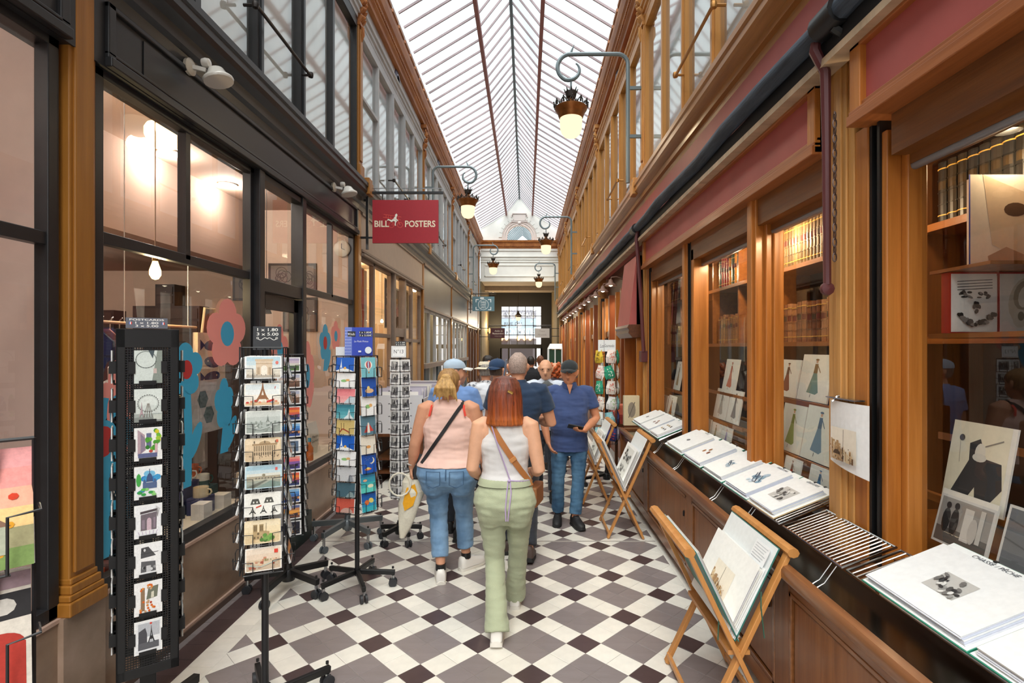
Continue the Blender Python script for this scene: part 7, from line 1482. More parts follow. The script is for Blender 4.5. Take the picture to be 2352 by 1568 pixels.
for i, y in enumerate((5.3, 6.1)):
    g = thing('cone_pendant', 'small cone lamp hanging in the right shop window, %s from the front' % ORD[i], 'lamp', (-2.6, y, 2.2)); MB().lathe([(.05, -.06), (.03, 0), (.012, .03), (.01, .05)], 14, cap=False).build('shade', M_BLACKW, g, smooth=True); MB().tube([(0, 0, .04), (0, 0, 1.3)], .003, 5).build('cord', M_BLACKW, g); MB().lathe([(.001, -.055), (.035, -.05), (.02, -.02)], 10).build('bulb', emission('bulb_glow', '#ffd28a', 16), g)
# red dress in the near window
rd = thing('red_dress', 'red dress hanging at the far left edge of the near window', 'clothing', (-2.62, 2.34, 1.20)); mb = MB(); mb.loft([ring(0, .10, .08), ring(.25, .08, .07), ring(.42, .06, .06), ring(.5, .03, .03)], True, col=lin('#a32a28')); mb.build('body', CLOTHP, rd, smooth=True); MB().tube([(0, 0, .5), (0, 0, 2.3)], .003, 5).build('line', M_STEEL, rd)

gc = thing('glass_case', 'white framed glass display case standing far down on the right', 'display case', (1.15, 20.6, 0))
MB().box(-.30, .25, -.3, .5, 0, .25).build('base', M_PAPER, gc)
for i, (x, y) in enumerate(((-.28, -.28), (.23, -.28), (-.28, .48), (.23, .48), (-.03, -.28))): MB().box(x-.02, x+.02, y-.02, y+.02, .25, 1.75).build('post', M_PAPER, gc)
mb = MB(); mb.add([(-.3, -.3, 1.75), (.25, -.3, 1.75), (.25, .5, 1.75), (-.3, .5, 1.75), (-.2, -.1, 1.95), (.25, -.1, 1.95), (.25, .4, 1.95), (-.2, .4, 1.95)], [(0, 3, 2, 1), (4, 5, 6, 7), (0, 1, 5, 4), (1, 2, 6, 5), (2, 3, 7, 6), (3, 0, 4, 7)]); mb.build('roof', M_PAPER, gc)
MB().box(-.26, .21, -.25, -.245, .3, 1.72).box(-.262, -.257, -.25, .45, .3, 1.72).build('pane', mat('case_glass_dark', '#2f4a3c', rough=.1), gc)
# ================= PEOPLE =================
def sk(c, n): return mat('skin_'+n, c, rough=.5, var=.07, vs=(9, 9, 9), spec=.35)
def fab(name, c, bump=.12, var=.07, rough=.9, vs=(7, 7, 16), bs=(260, 260, 260), **k): return mat('cloth_'+name, c, rough=rough, var=var, vs=vs, bump=bump, bs=bs, sheen=.15, **k)
def bake(mb, name, m, parent, vox=.009, it=4, wr=0, wf=(9, 9, 22), cols=None):
    me = bpy.data.meshes.new('tmp'); me.from_pydata([tuple(v) for v in mb.v], [], mb.f); me.update()
    o = bpy.data.objects.new('tmp', me); C.objects.link(o)
    r = o.modifiers.new('r', 'REMESH'); r.mode = 'VOXEL'; r.voxel_size = vox
    s = o.modifiers.new('s', 'SMOOTH'); s.factor = .5; s.iterations = it
    dg = bpy.context.evaluated_depsgraph_get(); new = bpy.data.meshes.new_from_object(o.evaluated_get(dg)); bpy.data.objects.remove(o); bpy.data.meshes.remove(me)
    if wr:
        P = [v.co.copy() for v in new.vertices]; Nn = [v.normal.copy() for v in new.vertices]
        for v, p, n in zip(new.vertices, P, Nn):
            q = Vector((p.x*wf[0], p.y*wf[1], p.z*wf[2])); v.co = p+n*wr*(noise.noise(q)+.5*noise.noise(q*2.1))
    new.name = name; new.materials.clear(); new.materials.append(m); new.polygons.foreach_set('use_smooth', [True]*len(new.polygons))
    if cols:
        ca = new.color_attributes.new('Col', 'FLOAT_COLOR', 'POINT'); d = []
        for v in new.vertices: d += [*cols(v.co), 1]
        ca.data.foreach_set('color', d)
    ob = bpy.data.objects.new(name, new); C.objects.link(ob); ob.parent = parent; return ob
def limb(mb, pts, rs, n=14):
    pts = [Vector(p) for p in pts]; a = (pts[0]-pts[1]).normalized(); b = (pts[-1]-pts[-2]).normalized()
    P = [pts[0]+a*rs[0]*.8, pts[0]+a*rs[0]*.5]+pts+[pts[-1]+b*rs[-1]*.5, pts[-1]+b*rs[-1]*.8]; Rr = [rs[0]*.45, rs[0]*.82]+list(rs)+[rs[-1]*.82, rs[-1]*.45]
    mb.tube(P, Rr, n)
def ell_ring(z, cx, cy, rx, ry, n=20, e=2.3):
    o = []
    for k in range(n):
        a = 2*math.pi*k/n; c, s = math.cos(a), math.sin(a); o.append((cx+rx*math.copysign(abs(c)**(2/e), c), cy+ry*math.copysign(abs(s)**(2/e), s), z))
    return o
def rings_mesh(mb, rings, e=2.3): mb.loft([ell_ring(*r, e=e) for r in rings])
def interp(rings, z):
    rs = sorted(rings)
    if z <= rs[0][0]: return rs[0]
    for a, b in zip(rs, rs[1:]):
        if a[0] <= z <= b[0]: t = (z-a[0])/(b[0]-a[0]); return tuple(p+(q-p)*t for p, q in zip(a, b))
    return rs[-1]
def surf(rings, z, x, side):
    _, cx, cy, rx, ry = interp(rings, z); u = max(-1, min(1, (x-cx)/rx)); return Vector((x, cy+side*ry*(1-abs(u)**2.3)**(1/2.3), z))
def hand(mb, w, d, palm, curl=.5, s=1.0, left=True):
    """w wrist, d direction of the fingers, palm = palm normal; palm and five separate fingers"""
    d = Vector(d).normalized(); pn = Vector(palm); pn = (pn-d*pn.dot(d)).normalized(); side = d.cross(pn).normalized()*(1 if left else -1); w = Vector(w)
    c = [w, w+d*.03*s, w+d*.085*s]
    mb.loft([[p+side*a*hw+pn*b*ht for a, b in ((1, .6), (1, -.6), (.4, -1), (-.4, -1), (-1, -.6), (-1, .6), (-.4, 1), (.4, 1))] for p, hw, ht in ((c[0], .024*s, .018*s), (c[1], .034*s, .016*s), (c[2], .038*s, .012*s))])
    for i, (o, ln) in enumerate(((.030, .068), (.010, .078), (-.011, .072), (-.031, .056))):
        p = c[2]+side*o*s-d*.015*s; q = p+d*ln*.45*s+pn*curl*.012*s; r = q+(d*(1-curl)+pn*curl).normalized()*ln*.35*s; t = r+(d*(1-1.6*curl)+pn*curl*1.5).normalized()*ln*.3*s
        limb(mb, [p, q, r, t], [.0095*s, .009*s, .0085*s, .0075*s], 8)
    p = w+d*.02*s+side*.026*s; limb(mb, [p, p+d*.03*s+side*.022*s+pn*.01*s, p+d*.062*s+side*.026*s+pn*.02*s], [.013*s, .011*s, .009*s], 8)
HEADR = [(-.120, 0, .042, .018, .018), (-.110, 0, .040, .038, .036), (-.088, 0, .030, .053, .062), (-.05, 0, .016, .065, .082), (-.01, 0, .004, .072, .093), (.03, 0, -.002, .076, .097), (.065, 0, -.006, .070, .090), (.095, 0, -.010, .050, .066), (.112, 0, -.012, .022, .032)]
def headmesh(mb, M, s=1.0):
    b = MB(); rings_mesh(b, HEADR, 2.2)
    limb(b, [(0, .092, .012), (0, .104, -.012), (0, .116, -.036)], [.010, .012, .016], 8); limb(b, [(-.012, .098, -.04), (.012, .098, -.04)], [.011, .011], 6)
    limb(b, [(-.045, .075, .026), (-.02, .09, .028), (.02, .09, .028), (.045, .075, .026)], [.012, .013, .013, .012], 8); limb(b, [(-.018, .085, -.068), (.018, .085, -.068)], [.012, .012], 6); limb(b, [(0, .07, -.1), (0, .074, -.098)], [.022, .02], 8)
    for x in (-1, 1): limb(b, [(x*.074, -.002, -.03), (x*.084, -.012, -.005), (x*.084, -.016, .018)], [.010, .014, .014], 8); limb(b, [(x*.05, .05, -.03), (x*.052, .04, -.05)], [.024, .02], 8)
    S_ = Matrix.Scale(s, 4)
    for v, f in ((b.v, b.f),): mb.add([M @ (S_ @ p) for p in v], f)
def scale_rings(r, k): return [tuple(c*k for c in q) for q in r]
def build_person(label, loc, yaw, H, sk_c, top, bot, shoes, arms, legs, hips=1.0, belly=1.0, shoulders=1.0, sleeve=0, vox=.009, head=(0, 0, 0), hair=None, cap=None, female=False, topmat=None, botmat=None, shoemat=None, legw=1.0, hem=None, shirt_z=None, eyes=False, extra=None, lean=0, gloss=None, armr=1.0, hands=(.45, .45), palms=((1, 0, 0), (-1, 0, 0)), neck_open=None):
    """a person facing +Y before the yaw; arms/legs: joint lists for (left, right)"""
    k = H/1.65; t = thing('person', label, 'person', loc, R(yaw)); skm = sk_c
    V = lambda p: Vector(p)*k
    hw = .165*hips; wst = (.145 if female else .155)*belly; sh = shoulders
    T = [(.70, 0, -.015, .10*hips, .085), (.76, 0, -.02, .165*hips, .115*hips), (.84, 0, -.028, .185*hips, .132*hips), (.90, 0, -.018, .178*hips, .125*hips), (.97, 0, 0, .158*belly, .115*belly), (1.03, 0, .01, wst, .112*belly), (1.12, 0, .008, .150*belly, .115*belly), (1.2, 0, 0, .162*sh*(.5+.5*belly), .118), (1.28, 0, -.006, .175*sh, .112), (1.34, 0, -.012, .165*sh, .09), (1.385, 0, -.012, .10*sh, .065), (1.41, 0, -.01, .058, .055)]
    T = scale_rings(T, k); hm = Matrix.Translation(V((0, .012+lean, 1.535))) @ Matrix.Rotation(R(head[0]), 4, 'Z') @ Matrix.Rotation(R(head[1]), 4, 'X') @ Matrix.Rotation(R(head[2]), 4, 'Y')
    mb = MB(); rings_mesh(mb, [(z, cx, cy, rx*.93, ry*.93) for z, cx, cy, rx, ry in T]); limb(mb, [V((0, -.012, 1.37)), V((0, .0, 1.45)), V((0, .008, 1.49))], [.057*k, .052*k, .052*k]); headmesh(mb, hm, k)
    for s, (A, L) in enumerate(zip(arms, legs)):
        sg = -1 if s == 0 else 1; A = [V(p) for p in A]; L = [V(p) for p in L]; m1 = A[0].lerp(A[1], .5); m2 = A[1].lerp(A[2], .35); f = armr*k
        limb(mb, [A[0]+Vector((-sg*.03*k, 0, .005*k)), A[0], m1, A[1], m2, A[2]], [.05*f, .053*f, .047*f, .039*f, .040*f, .026*k])
        dv = (A[3]-A[2]) if len(A) > 3 else (A[2]-A[1]); hand(mb, A[2], dv, palms[s], hands[s], k*(.92 if female else 1.0), s == 0)
        c = L[1].lerp(L[2], .3); limb(mb, [L[0], L[1], c, L[2]], [.075*k, .05*k, .052*k, .034*k]); limb(mb, [L[2], L[2]+Vector((0, 0, -.03*k))], [.034*k, .034*k])
    bake(mb, 'body', skm, t, vox, 3)
    # top
    sz = shirt_z if shirt_z else .90; mb = MB(); off = .010; hp_ = interp(T, .86*k)
    TT = [(r if r[0] > .86*k else (r[0], 0, hp_[2], max(r[3], hp_[3]*1.02), max(r[4], hp_[4]*1.04))) for r in T if r[0] > sz*k+.01]; lo = interp(T, sz*k)
    if sz < .86: lo = (sz*k, 0, hp_[2], hp_[3]*1.02, hp_[4]*1.05)
    S1 = [(sz*k, lo[1], lo[2], lo[3]+off*1.6, lo[4]+off*1.6)]+[(z, cx, cy, rx+off, ry+off) for z, cx, cy, rx, ry in TT]
    if sleeve == 0:      # tank top: shoulders narrowed to two straps
        S1 = [r for r in S1 if r[0] < 1.30*k]; S1 = [r for r in S1 if r[0] < 1.24*k]; q = interp(T, 1.25*k); S1.append((1.25*k, 0, q[2], q[3]-.004, q[4]+off)); q = interp(T, 1.30*k); S1.append((1.30*k, 0, q[2], .138*k*sh, q[4]+.012)); q = interp(T, 1.35*k); S1.append((1.35*k, 0, q[2], .118*k*sh, q[4]+.022)); S1.append((1.39*k, 0, -.012, .104*k*sh, .072*k)); S1.append((1.412*k, 0, -.01, .085*k*sh, .055*k))
    rings_mesh(mb, S1)
    if sleeve:
        for s, A in enumerate(arms):
            sg = -1 if s == 0 else 1; A = [V(p) for p in A]; e = A[0].lerp(A[1], sleeve); f = armr*k
            limb(mb, [A[0]+Vector((-sg*.06*k, 0, .01*k)), A[0]+Vector((-sg*.01*k, 0, 0)), A[0].lerp(A[1], sleeve*.5)], [.062*k, .066*f, .064*f]); mb.tube([A[0].lerp(A[1], sleeve*.4), e], [.062*f, .064*f], 16)
        mb.tube([V((0, -.012, 1.37)), V((0, -.006, 1.425))], [.072*k, .064*k], 16)
    st_ = bake(mb, 'shirt', topmat, t, min(vox, .009), 3, .0055*k, (7, 7, 20))
    # trousers
    mb = MB(); BT = [r for r in T if r[0] < (sz+.04)*k]; rings_mesh(mb, [(z, cx, cy, rx+.006, ry+.006) for z, cx, cy, rx, ry in BT])
    for s, L in enumerate(legs):
        sg = -1 if s == 0 else 1; L = [V(p) for p in L]; hm_ = hem or (.0, .052); e = L[2]+(L[1]-L[2]).normalized()*hm_[0]*k
        mb.tube([L[0]+Vector((0, -.01*k, .06*k)), L[0]+Vector((0, -.018*k, -.03*k)), L[0].lerp(L[1], .45), L[1], L[1].lerp(e, .5), e], [q*k*legw for q in (.088, .098*hips, .084, .064, .060 if hm_[1] < .06 else .066)]+[hm_[1]*k], 18)
    if female:
        for s in (-1, 1): limb(mb, [V((s*.078*hips, -.062, .80)), V((s*.08*hips, -.058, .74))], [.092*k*hips, .076*k*hips])
    tr_ = bake(mb, 'trousers', botmat, t, min(vox, .009), 3, .0055*k, (9, 9, 24))
    # shoes
    for s, L in enumerate(legs):
        an = V(L[2]); toe = Vector(L[3]) if len(L) > 3 else Vector((0, 1, 0)); toe.normalize(); up = Vector((0, 0, 1)); up = (up-toe*toe.z).normalized(); sd = toe.cross(up); mb = MB(); so = MB(); ank = an+Vector((0, 0, -.0))
        base = an-up*.075*k
        def sec(u, hw_, h0, h1, m): m_ = base+toe*u*k; return [m_+sd*a*hw_*k+up*(h0+(h1-h0)*b)*k for a, b in ((1, 0), (1, .55), (.6, .95), (0, 1), (-.6, .95), (-1, .55), (-1, 0))]
        mb.loft([sec(-.062, .022, .0, .06, 0), sec(-.055, .034, .0, .085, 0), sec(-.02, .037, .0, .095, 0), (sec(.02, .038, .0, .092, 0)), sec(.06, .042, .0, .075, 0), sec(.10, .046, .0, .058, 0), sec(.15, .044, .0, .047, 0), sec(.185, .030, .0, .036, 0), sec(.197, .012, .004, .024, 0)])
        so.loft([sec(-.066, .024, -.028, .004, 0), sec(-.056, .038, -.03, .006, 0), sec(.0, .040, -.028, .006, 0), sec(.10, .048, -.024, .006, 0), sec(.155, .046, -.02, .008, 0), sec(.19, .032, -.014, .010, 0), sec(.203, .012, -.008, .012, 0)])
        sh_ = mb.build('shoe', shoemat[0], t, smooth=True, angle=60); so.build('sole', shoemat[1], sh_, smooth=True, angle=50)
        la = MB()
        for q in (.035, .055, .075): p = base+toe*q*k+up*(.088-.45*(q-.02))*k; la.tube([p+sd*.022*k, p+up*.004, p-sd*.022*k], .003, 5)
        la.build('laces', M_PAPER if shoemat[0].name != 'shoe_black' else mat('lace_black', '#3a3a40', rough=.7), sh_)
    if eyes:
        for s in (-1, 1): e = MB(); e.M = hm @ Matrix.Scale(k, 4); e.lathe([(.001, -.010), (.008, -.006), (.010, 0), (.008, .006), (.001, .010)], 10, (s*.031, .083, .008)); e.build('eye', mat('eye_dark', '#2a211c', rough=.2), t, smooth=True)
        e = MB(); e.M = hm @ Matrix.Scale(k, 4); e.tube([(-.022, .088, -.066), (0, .098, -.064), (.022, .088, -.066)], [.003, .005, .003], 6); e.build('mouth', mat('lip', '#a8685a', rough=.5), t, smooth=True)
    return t, hm @ Matrix.Scale(k, 4), T, k, st_
def hairm(name, c, c2): return mat('hair_'+name, c, rough=.5, col2=c2, vs=(70, 70, 5), bump=.35, lo=.3, hi=.7, det=5)
def short_hair(t, M, m, off=.007, z0=-.02, front=.03):
    mb = MB(); R_ = []
    for z in (-.055, -.03, 0, .03, .06, .085, .103, .116):
        _, cx, cy, rx, ry = interp(HEADR, z); u = max(0, min(1, (z+.055)/.10)); shift = -.045*(1-u); R_.append((z+.006, 0, cy+shift-.004, rx+off-.004*(1-u), ry+off-.03*(1-u)))
    rings_mesh(mb, R_, 2.2); mb.v = [M @ v for v in mb.v]; return bake(mb, 'hair', m, t, .006, 3, .002, (40, 40, 20))
def cap_(t, M, m, brim=1, yawb=0, bm=None, rise=.0):
    mb = MB(); rings_mesh(mb, [(.040, 0, -.006, .087, .106), (.058, 0, -.007, .088, .106), (.088, 0, -.010, .080, .097), (.112, 0, -.012, .058, .070), (.126, 0, -.012, .028, .034), (.129, 0, -.012, .006, .008)], 2.1); mb.lathe([(.001, .008), (.006, .004), (.007, 0)], 8, (0, -.012, .128))
    mb.v = [M @ v for v in mb.v]; c = mb.build('cap', m, t, smooth=True, angle=60); b = MB(); rr = []
    for i in range(7):
        u = i/6; y = .075+.10*u; w = .078*math.sqrt(max(0.02, 1-u**2.6)); rr.append([(x*w, y+.0-.02*x*x, .050-.020*x*x-.016*u+h) for h in (.003, -.003) for x in ((-1, -.5, 0, .5, 1) if h > 0 else (1, .5, 0, -.5, -1))])
    b.loft(rr); Q = M @ Matrix.Rotation(R(yawb), 4, 'Z'); b.v = [Q @ v for v in b.v]; b.build('brim', bm or m, c, smooth=True, angle=60); return c
def ribbon(pts, w, th, m, name, parent=None):
    """flat strap through (point, outward normal) pairs"""
    mb = MB(); rr = []
    for i, (p, n) in enumerate(pts):
        a = pts[max(0, i-1)][0]; b = pts[min(len(pts)-1, i+1)][0]; d = (b-a).normalized(); n = (n-d*n.dot(d)).normalized(); s = d.cross(n); rr.append([p+s*w/2, p+s*w/2+n*th, p-s*w/2+n*th, p-s*w/2])
    mb.loft(rr); return mb.build(name, m, parent, smooth=True)
def strap_pts(T, x0, z0, x1, z1, side, off, n=16):
    o = []
    for i in range(n+1):
        u = i/n; x = x0+(x1-x0)*u; z = z0+(z1-z0)*u; r = interp(T, z); p = surf(T, z, max(-r[3]*.96, min(r[3]*.96, x)), side); nn = Vector((x/max(.05, r[3])**2*.6, (p.y-r[2])/max(.05, r[4])**2, .15)); nn.normalize(); o.append((p+nn*off, nn))
    return o
LEG = lambda sx_, y, kn=0, toe=(0, 1, 0), x=None, lift=0: None
WS = (mat('shoe_white', '#e6e2db', rough=.5), mat('sole_white', '#d5d0c6', rough=.6)); BS = (mat('shoe_black', '#1b1b1d', rough=.6), mat('sole_black', '#151516', rough=.7)); DS = (mat('shoe_brown', '#4a3b36', rough=.6), BS[1])
SK1 = sk('#d9a585', 'fair'); SK2 = sk('#c98a68', 'tanned'); SK3 = sk('#cf9677', 'ruddy')
# --- woman with auburn bob, white tank top, sage trousers ---
FG = fab('sage', '#a9b092', var=.05, bump=.25)
g, hm, T, k, top = build_person('woman from behind with an auburn bob, white tank top and sage trousers', (-.134, 3.42, 0), 0, 1.60, SK1, 0, 0, 0,
    (((-.168, -.012, 1.345), (-.215, -.05, 1.06), (-.185, .14, .965), (-.165, .22, .90)), ((.168, -.012, 1.345), (.225, -.05, 1.05), (.19, .15, 1.0), (.17, .24, .97))),
    (((-.085, -.005, .83), (-.07, .0, .45), (-.045, -.20, .105), (0, 1, -.25)), ((.09, -.005, .83), (.085, .13, .46), (.06, .27, .105), (.05, 1, 0))),
    hips=1.10, belly=.98, shoulders=1.02, female=True, topmat=fab('white_rib', '#dbd9d8', .10, .03), botmat=FG, shoemat=WS, legw=1.02, hem=(-.035, .078), shirt_z=.965, vox=.0075, head=(14, 3, 0), armr=1.06)
mb = MB(); HC = []
HR = [(1.668, 0, -.008, .02, .03, '#5f2c1c'), (1.655, 0, -.010, .068, .08, '#5f2c1c'), (1.625, 0, -.012, .094, .108, '#652e1c'), (1.58, 0, -.016, .107, .118, '#6a301c'), (1.53, 0, -.022, .111, .120, '#7a361a'), (1.47, 0, -.034, .112, .114, '#8a3f19'), (1.42, 0, -.044, .112, .106, '#97481a'), (1.39, 0, -.05, .118, .104, '#a9561f'), (1.362, 0, -.05, .122, .10, '#b5612a'), (1.348, 0, -.05, .114, .09, '#a9561f')]
rg = []; cl_ = []
for a, b in zip(HR, HR[1:]):
    for q in range(5):
        u = q/5; v = [a[i]+(b[i]-a[i])*u for i in range(5)]; amp = .0045*min(1, max(0, (1.60-v[0])/.08))
        rg.append([Vector(p)*k+Vector((p[0], p[1]+.03, 0)).normalized()*amp*(math.sin(i*1.7+.8*math.sin(i*4.1))+.5*math.sin(i*.9+v[0]*18)) for i, p in enumerate(ell_ring(v[0], 0, v[2], v[3], v[4], 56))]); ca_, cb_ = lin(a[5]), lin(b[5]); cl_.append([x+(y-x)*u for x, y in zip(ca_, cb_)])
rg.append([Vector(p)*k for p in ell_ring(1.345, 0, -.04, .07, .06, 56)]); cl_.append(lin('#6a2e18'))
mb.loft(rg, True)
r_ = random.Random(8); st_ = [r_.uniform(.72, 1.25) for _ in range(56)]
for i in range(len(mb.f)):
    j = min(i//56, len(cl_)-1); mb.c[i] = tuple(x*st_[i % 56] for x in cl_[j])
mb.cols = True
hair = mb.build('hair', mat('hair_auburn', rough=.42, attr=1, var=.35, vs=(80, 80, 4), bump=.3), g, smooth=True, angle=180)
mb = MB()
for s in (-1, 1): limb(mb, [Vector((s*.055, .0, 1.625))*k, Vector((s*.055, -.06, 1.612))*k, Vector((s*.04, -.10, 1.585))*k, Vector((.018, -.118, 1.56))*k], [.022, .026, .024, .014])
for i in range(4): limb(mb, [Vector((.016*(i-1.5)+.012, -.112, 1.565))*k, Vector((.026*(i-1.5)+.01, -.118, 1.50))*k, Vector((.034*(i-1.5), -.128, 1.425))*k], [.016, .018, .006])
bake(mb, 'tied_hair', hairm('auburn_dark', '#6b2f1c', '#4a1e12'), g, .006, 3, .002, (60, 60, 10))
MB().tube([Vector((.022, -.135, 1.578))*k, Vector((.052, -.128, 1.562))*k], .009, 8).build('hair_clip', mat('gold_clip', '#c9a55a', rough=.3, metal=.8), hair)
mb = MB(); wb = []
for z, o in ((.955, .016), (.975, .019), (.995, .017), (1.0, .008)): q = interp(T, z*k); wb.append([(x*(1+.018*(i % 2)), y*(1+.03*(i % 2)), zz) for i, (x, y, zz) in enumerate(ell_ring(z*k, 0, q[2], q[3]+o, q[4]+o, 88))])
mb.loft(wb, False); mb.build('waistband', FG, g, smooth=True, angle=180)
MB().tube([Vector((-.192+.03*math.cos(a), .125+.012*math.sin(a)+.01, .972+.03*math.sin(a)))*k for a in [i*.52 for i in range(12)]], .006, 6, closed=True).build('wristband', M_BLACKW, g)
mb = MB()   # drawcord hanging from the waist
for s in (-1, 1): mb.tube([Vector((.03+s*.006, -.125, 1.0))*k, Vector((.03+s*.014, -.16, .93))*k, Vector((.02+s*.012, -.185, .83))*k, Vector((.018+s*.006, -.188, .76))*k], .004, 6)
mb.lathe([(.001, -.012), (.012, 0), (.001, .012)], 8, Vector((.03, -.128, 1.0))*k)
LIL = mat('lilac_cord', '#b39fc4', rough=.8); mb.build('drawcord', LIL, g, smooth=True)
W0 = Matrix.Translation((-.134, 3.42, 0))
def worn(name, lab, cat, pts, w, th, m, M, extra=None):
    t = thing(name, lab, cat, M.translation, M.to_euler().z); ribbon(pts, w, th, m, 'strap', t)
    return t
BRN = mat('tan_strap', '#b0713c', rough=.6, var=.08)
pts = strap_pts(T, -.095*k, 1.375*k, .165*k, .95*k, -1, .016); fr = strap_pts(T, -.095*k, 1.375*k, .165*k, .95*k, 1, .016)[::-1]
b = worn('shoulder_bag', 'small bag on a tan strap across the back of the auburn haired woman', 'bag', [(p, n) for p, n in fr]+[(Vector((-.098, -.012, 1.405))*k, Vector((0, 0, 1)))]+pts, .036, .004, BRN, W0)
mb = MB(); mb.M = Matrix.Translation(Vector((.205, .06, .86))*k) @ Matrix.Rotation(R(75), 4, 'Z'); mb.box(-.10, .10, -.03, .03, -.06, .07); mb.build('pouch', mat('tan_leather', '#8f5c34', rough=.5), b, bevel=.01); p, n = pts[9]; q = MB(); d = (pts[10][0]-pts[8][0]).normalized(); q.beam(p+n*.004-d*.012, p+n*.004+d*.012, .044, .012, up=n); q.build('buckle', mat('buckle_tan', '#c98a50', rough=.4), b)
pts2 = strap_pts(T, -.085*k, 1.37*k, .035*k, 1.0*k, -1, .022); o_ = MB().tube([p for p, n in pts2], .0045, 6).tube([p for p, n in strap_pts(T, .035*k, 1.0*k, .158*k, .985*k, -1, .018)], .0045, 6); o = o_.build('lilac_lanyard', LIL, None, smooth=True); o.location = (-.134, 3.42, 0); tag(o, 'lilac cord lying across the white tank top of the auburn haired woman', 'cord')
# --- woman in the pink sleeveless top ---
DEN = mat('denim_light', '#7d9fc0', rough=.9, col2='#54789c', vs=(5, 5, 3), bump=.2, bs=(300, 300, 300), sheen=.1); DEN2 = mat('denim_blue', '#2f5273', rough=.9, col2='#5d86a5', vs=(4, 4, 2), bump=.2, bs=(300, 300, 300)); NAVY = fab('navy_trouser', '#2a2f3a')
p, hm, T2, k2, top = build_person('woman seen from behind with a blonde updo, pink sleeveless top and cropped jeans', (-.605, 4.15, 0), 2, 1.63, SK3, 0, 0, 0,
    (((-.185, -.012, 1.345), (-.262, -.02, 1.06), (-.30, .04, .865), (-.305, .06, .78)), ((.185, -.012, 1.345), (.25, .0, 1.06), (.275, .06, .86), (.27, .08, .78))),
    (((-.095, -.005, .83), (-.085, .03, .46), (-.052, -.09, .105), (-.15, 1, .05)), ((.10, -.005, .83), (.11, .13, .46), (.125, .14, .105), (.75, .7, 0))),
    hips=1.34, belly=1.26, shoulders=1.12, female=True, topmat=fab('blush', '#e3bdb0', .08, .04), botmat=DEN, shoemat=WS, legw=1.10, hem=(.085, .066), shirt_z=.90, vox=.0075, head=(-6, -2, 0), armr=1.18, hands=(.8, .5))
BLO = hairm('blonde', '#b98f58', '#7a5732'); short_hair(p, hm, BLO, .012)
mb = MB(); r_ = random.Random(2); P = lambda x, y, z: hm @ Vector((x, y, z))
for i in range(9): a = i*.7; limb(mb, [P(.0, -.09, .045), P(.03*math.cos(a), -.125, .04+.03*math.sin(a)), P(.012*math.cos(a+1), -.12, .05+.012*math.sin(a+1))], [.018, .018, .010], 8)
for i in range(9): x = (i-4)*.016; limb(mb, [P(x*.5, -.12, .03), P(x*1.1, -.145-.01*(i % 2), -.03), P(x*1.5, -.13, -.10-.02*(i % 3))], [.018, .016, .004], 8)
bake(mb, 'tied_hair', hairm('blonde_light', '#d2a867', '#96703c'), p, .006, 2, .003, (50, 50, 10))
for s in (-1, 1): ribbon(strap_pts(T2, s*.118*k2, 1.372*k2, s*.135*k2, 1.29*k2, -1, .014, 6), .016, .003, mat('red_strap', '#d8402f', rough=.7), 'bra_strap', p)
mb = MB(); mb.tube([Vector((-.296+.031*math.cos(a), .035+.03*math.sin(a), .895))*k2 for a in [i*.52 for i in range(12)]], .008, 6, closed=True); mb.build('bracelet', mat('watch_pale', '#d9d3cc', rough=.4), p, smooth=True)
for s, (x, y) in ((-1, (-.052, -.09)), (1, (.125, .14))): MB().tube([Vector((x, y, .145))*k2, Vector((x, y, .10))*k2], .040*k2, 14).build('sock', M_BLACKW, p, smooth=True)
for s in (-1, 1):     # jeans pockets
    mb = MB(); Q = [(-.06, .885), (.045, .885), (.045, .79), (-.008, .765), (-.06, .79)]; pp = []
    for x, z in Q: xx = s*.088+x; pp.append(surf([(a, b_, c-.030 if a < .9*k2 else c-.01, d+.02, e+.012) for a, b_, c, d, e in T2], z*k2, xx*k2, -1)+Vector((0, -.006, 0)))
    mb.tube(pp, .0035, 5, closed=True); mb.build('pocket_seam', mat('denim_seam', '#3a5878', rough=.9), p)
mb = MB(); mb.tube([surf(T2, z*k2, 0, -1)+Vector((0, -.022, 0)) for z in (.90, .86, .82)], .004, 5); mb.build('centre_seam', mat('denim_seam'), p)
W1 = Matrix.Translation((-.605, 4.15, 0)) @ Matrix.Rotation(R(2), 4, 'Z'); BK = mat('black_strap', '#1c1a1c', rough=.7)
b = worn('shoulder_bag', 'black bag on a thin black strap across the pink sleeveless top', 'bag', strap_pts(T2, .105*k2, 1.375*k2, -.19*k2, .93*k2, 1, .014)[::-1]+[(Vector((.107, -.012, 1.40))*k2, Vector((0, 0, 1)))]+strap_pts(T2, .105*k2, 1.375*k2, -.19*k2, .93*k2, -1, .014), .026, .004, BK, W1)
mb = MB(); mb.box(-.29, -.20, .02, .20, .76, .93); mb.build('pouch', mat('black_bag', '#222024', rough=.5), b, bevel=.012)
tb_ = thing('tote_bag', 'crumpled cream tote bag with a yellow print hanging from a hand', 'bag', (-.605, 4.15, 0), R(2)); mb = MB()
Cx = -.305*k2; rr = []
for z, w, d, x in ((.80, .035, .03, 0), (.74, .075, .045, .0), (.66, .095, .05, .01), (.56, .085, .045, -.01), (.46, .065, .035, -.035), (.36, .045, .025, -.06), (.29, .02, .012, -.075)):
    rr.append([Vector((Cx+x+w*math.cos(a)*(1+.12*math.sin(3*a+z*20)), .06+d*math.sin(a)*(1+.2*math.sin(4*a+z*30)), z)) for a in [2*math.pi*j/20 for j in range(20)]])
for i in range(6): mb.loft([rr[i], rr[i+1]], False, col=lin('#e0d9c6'))
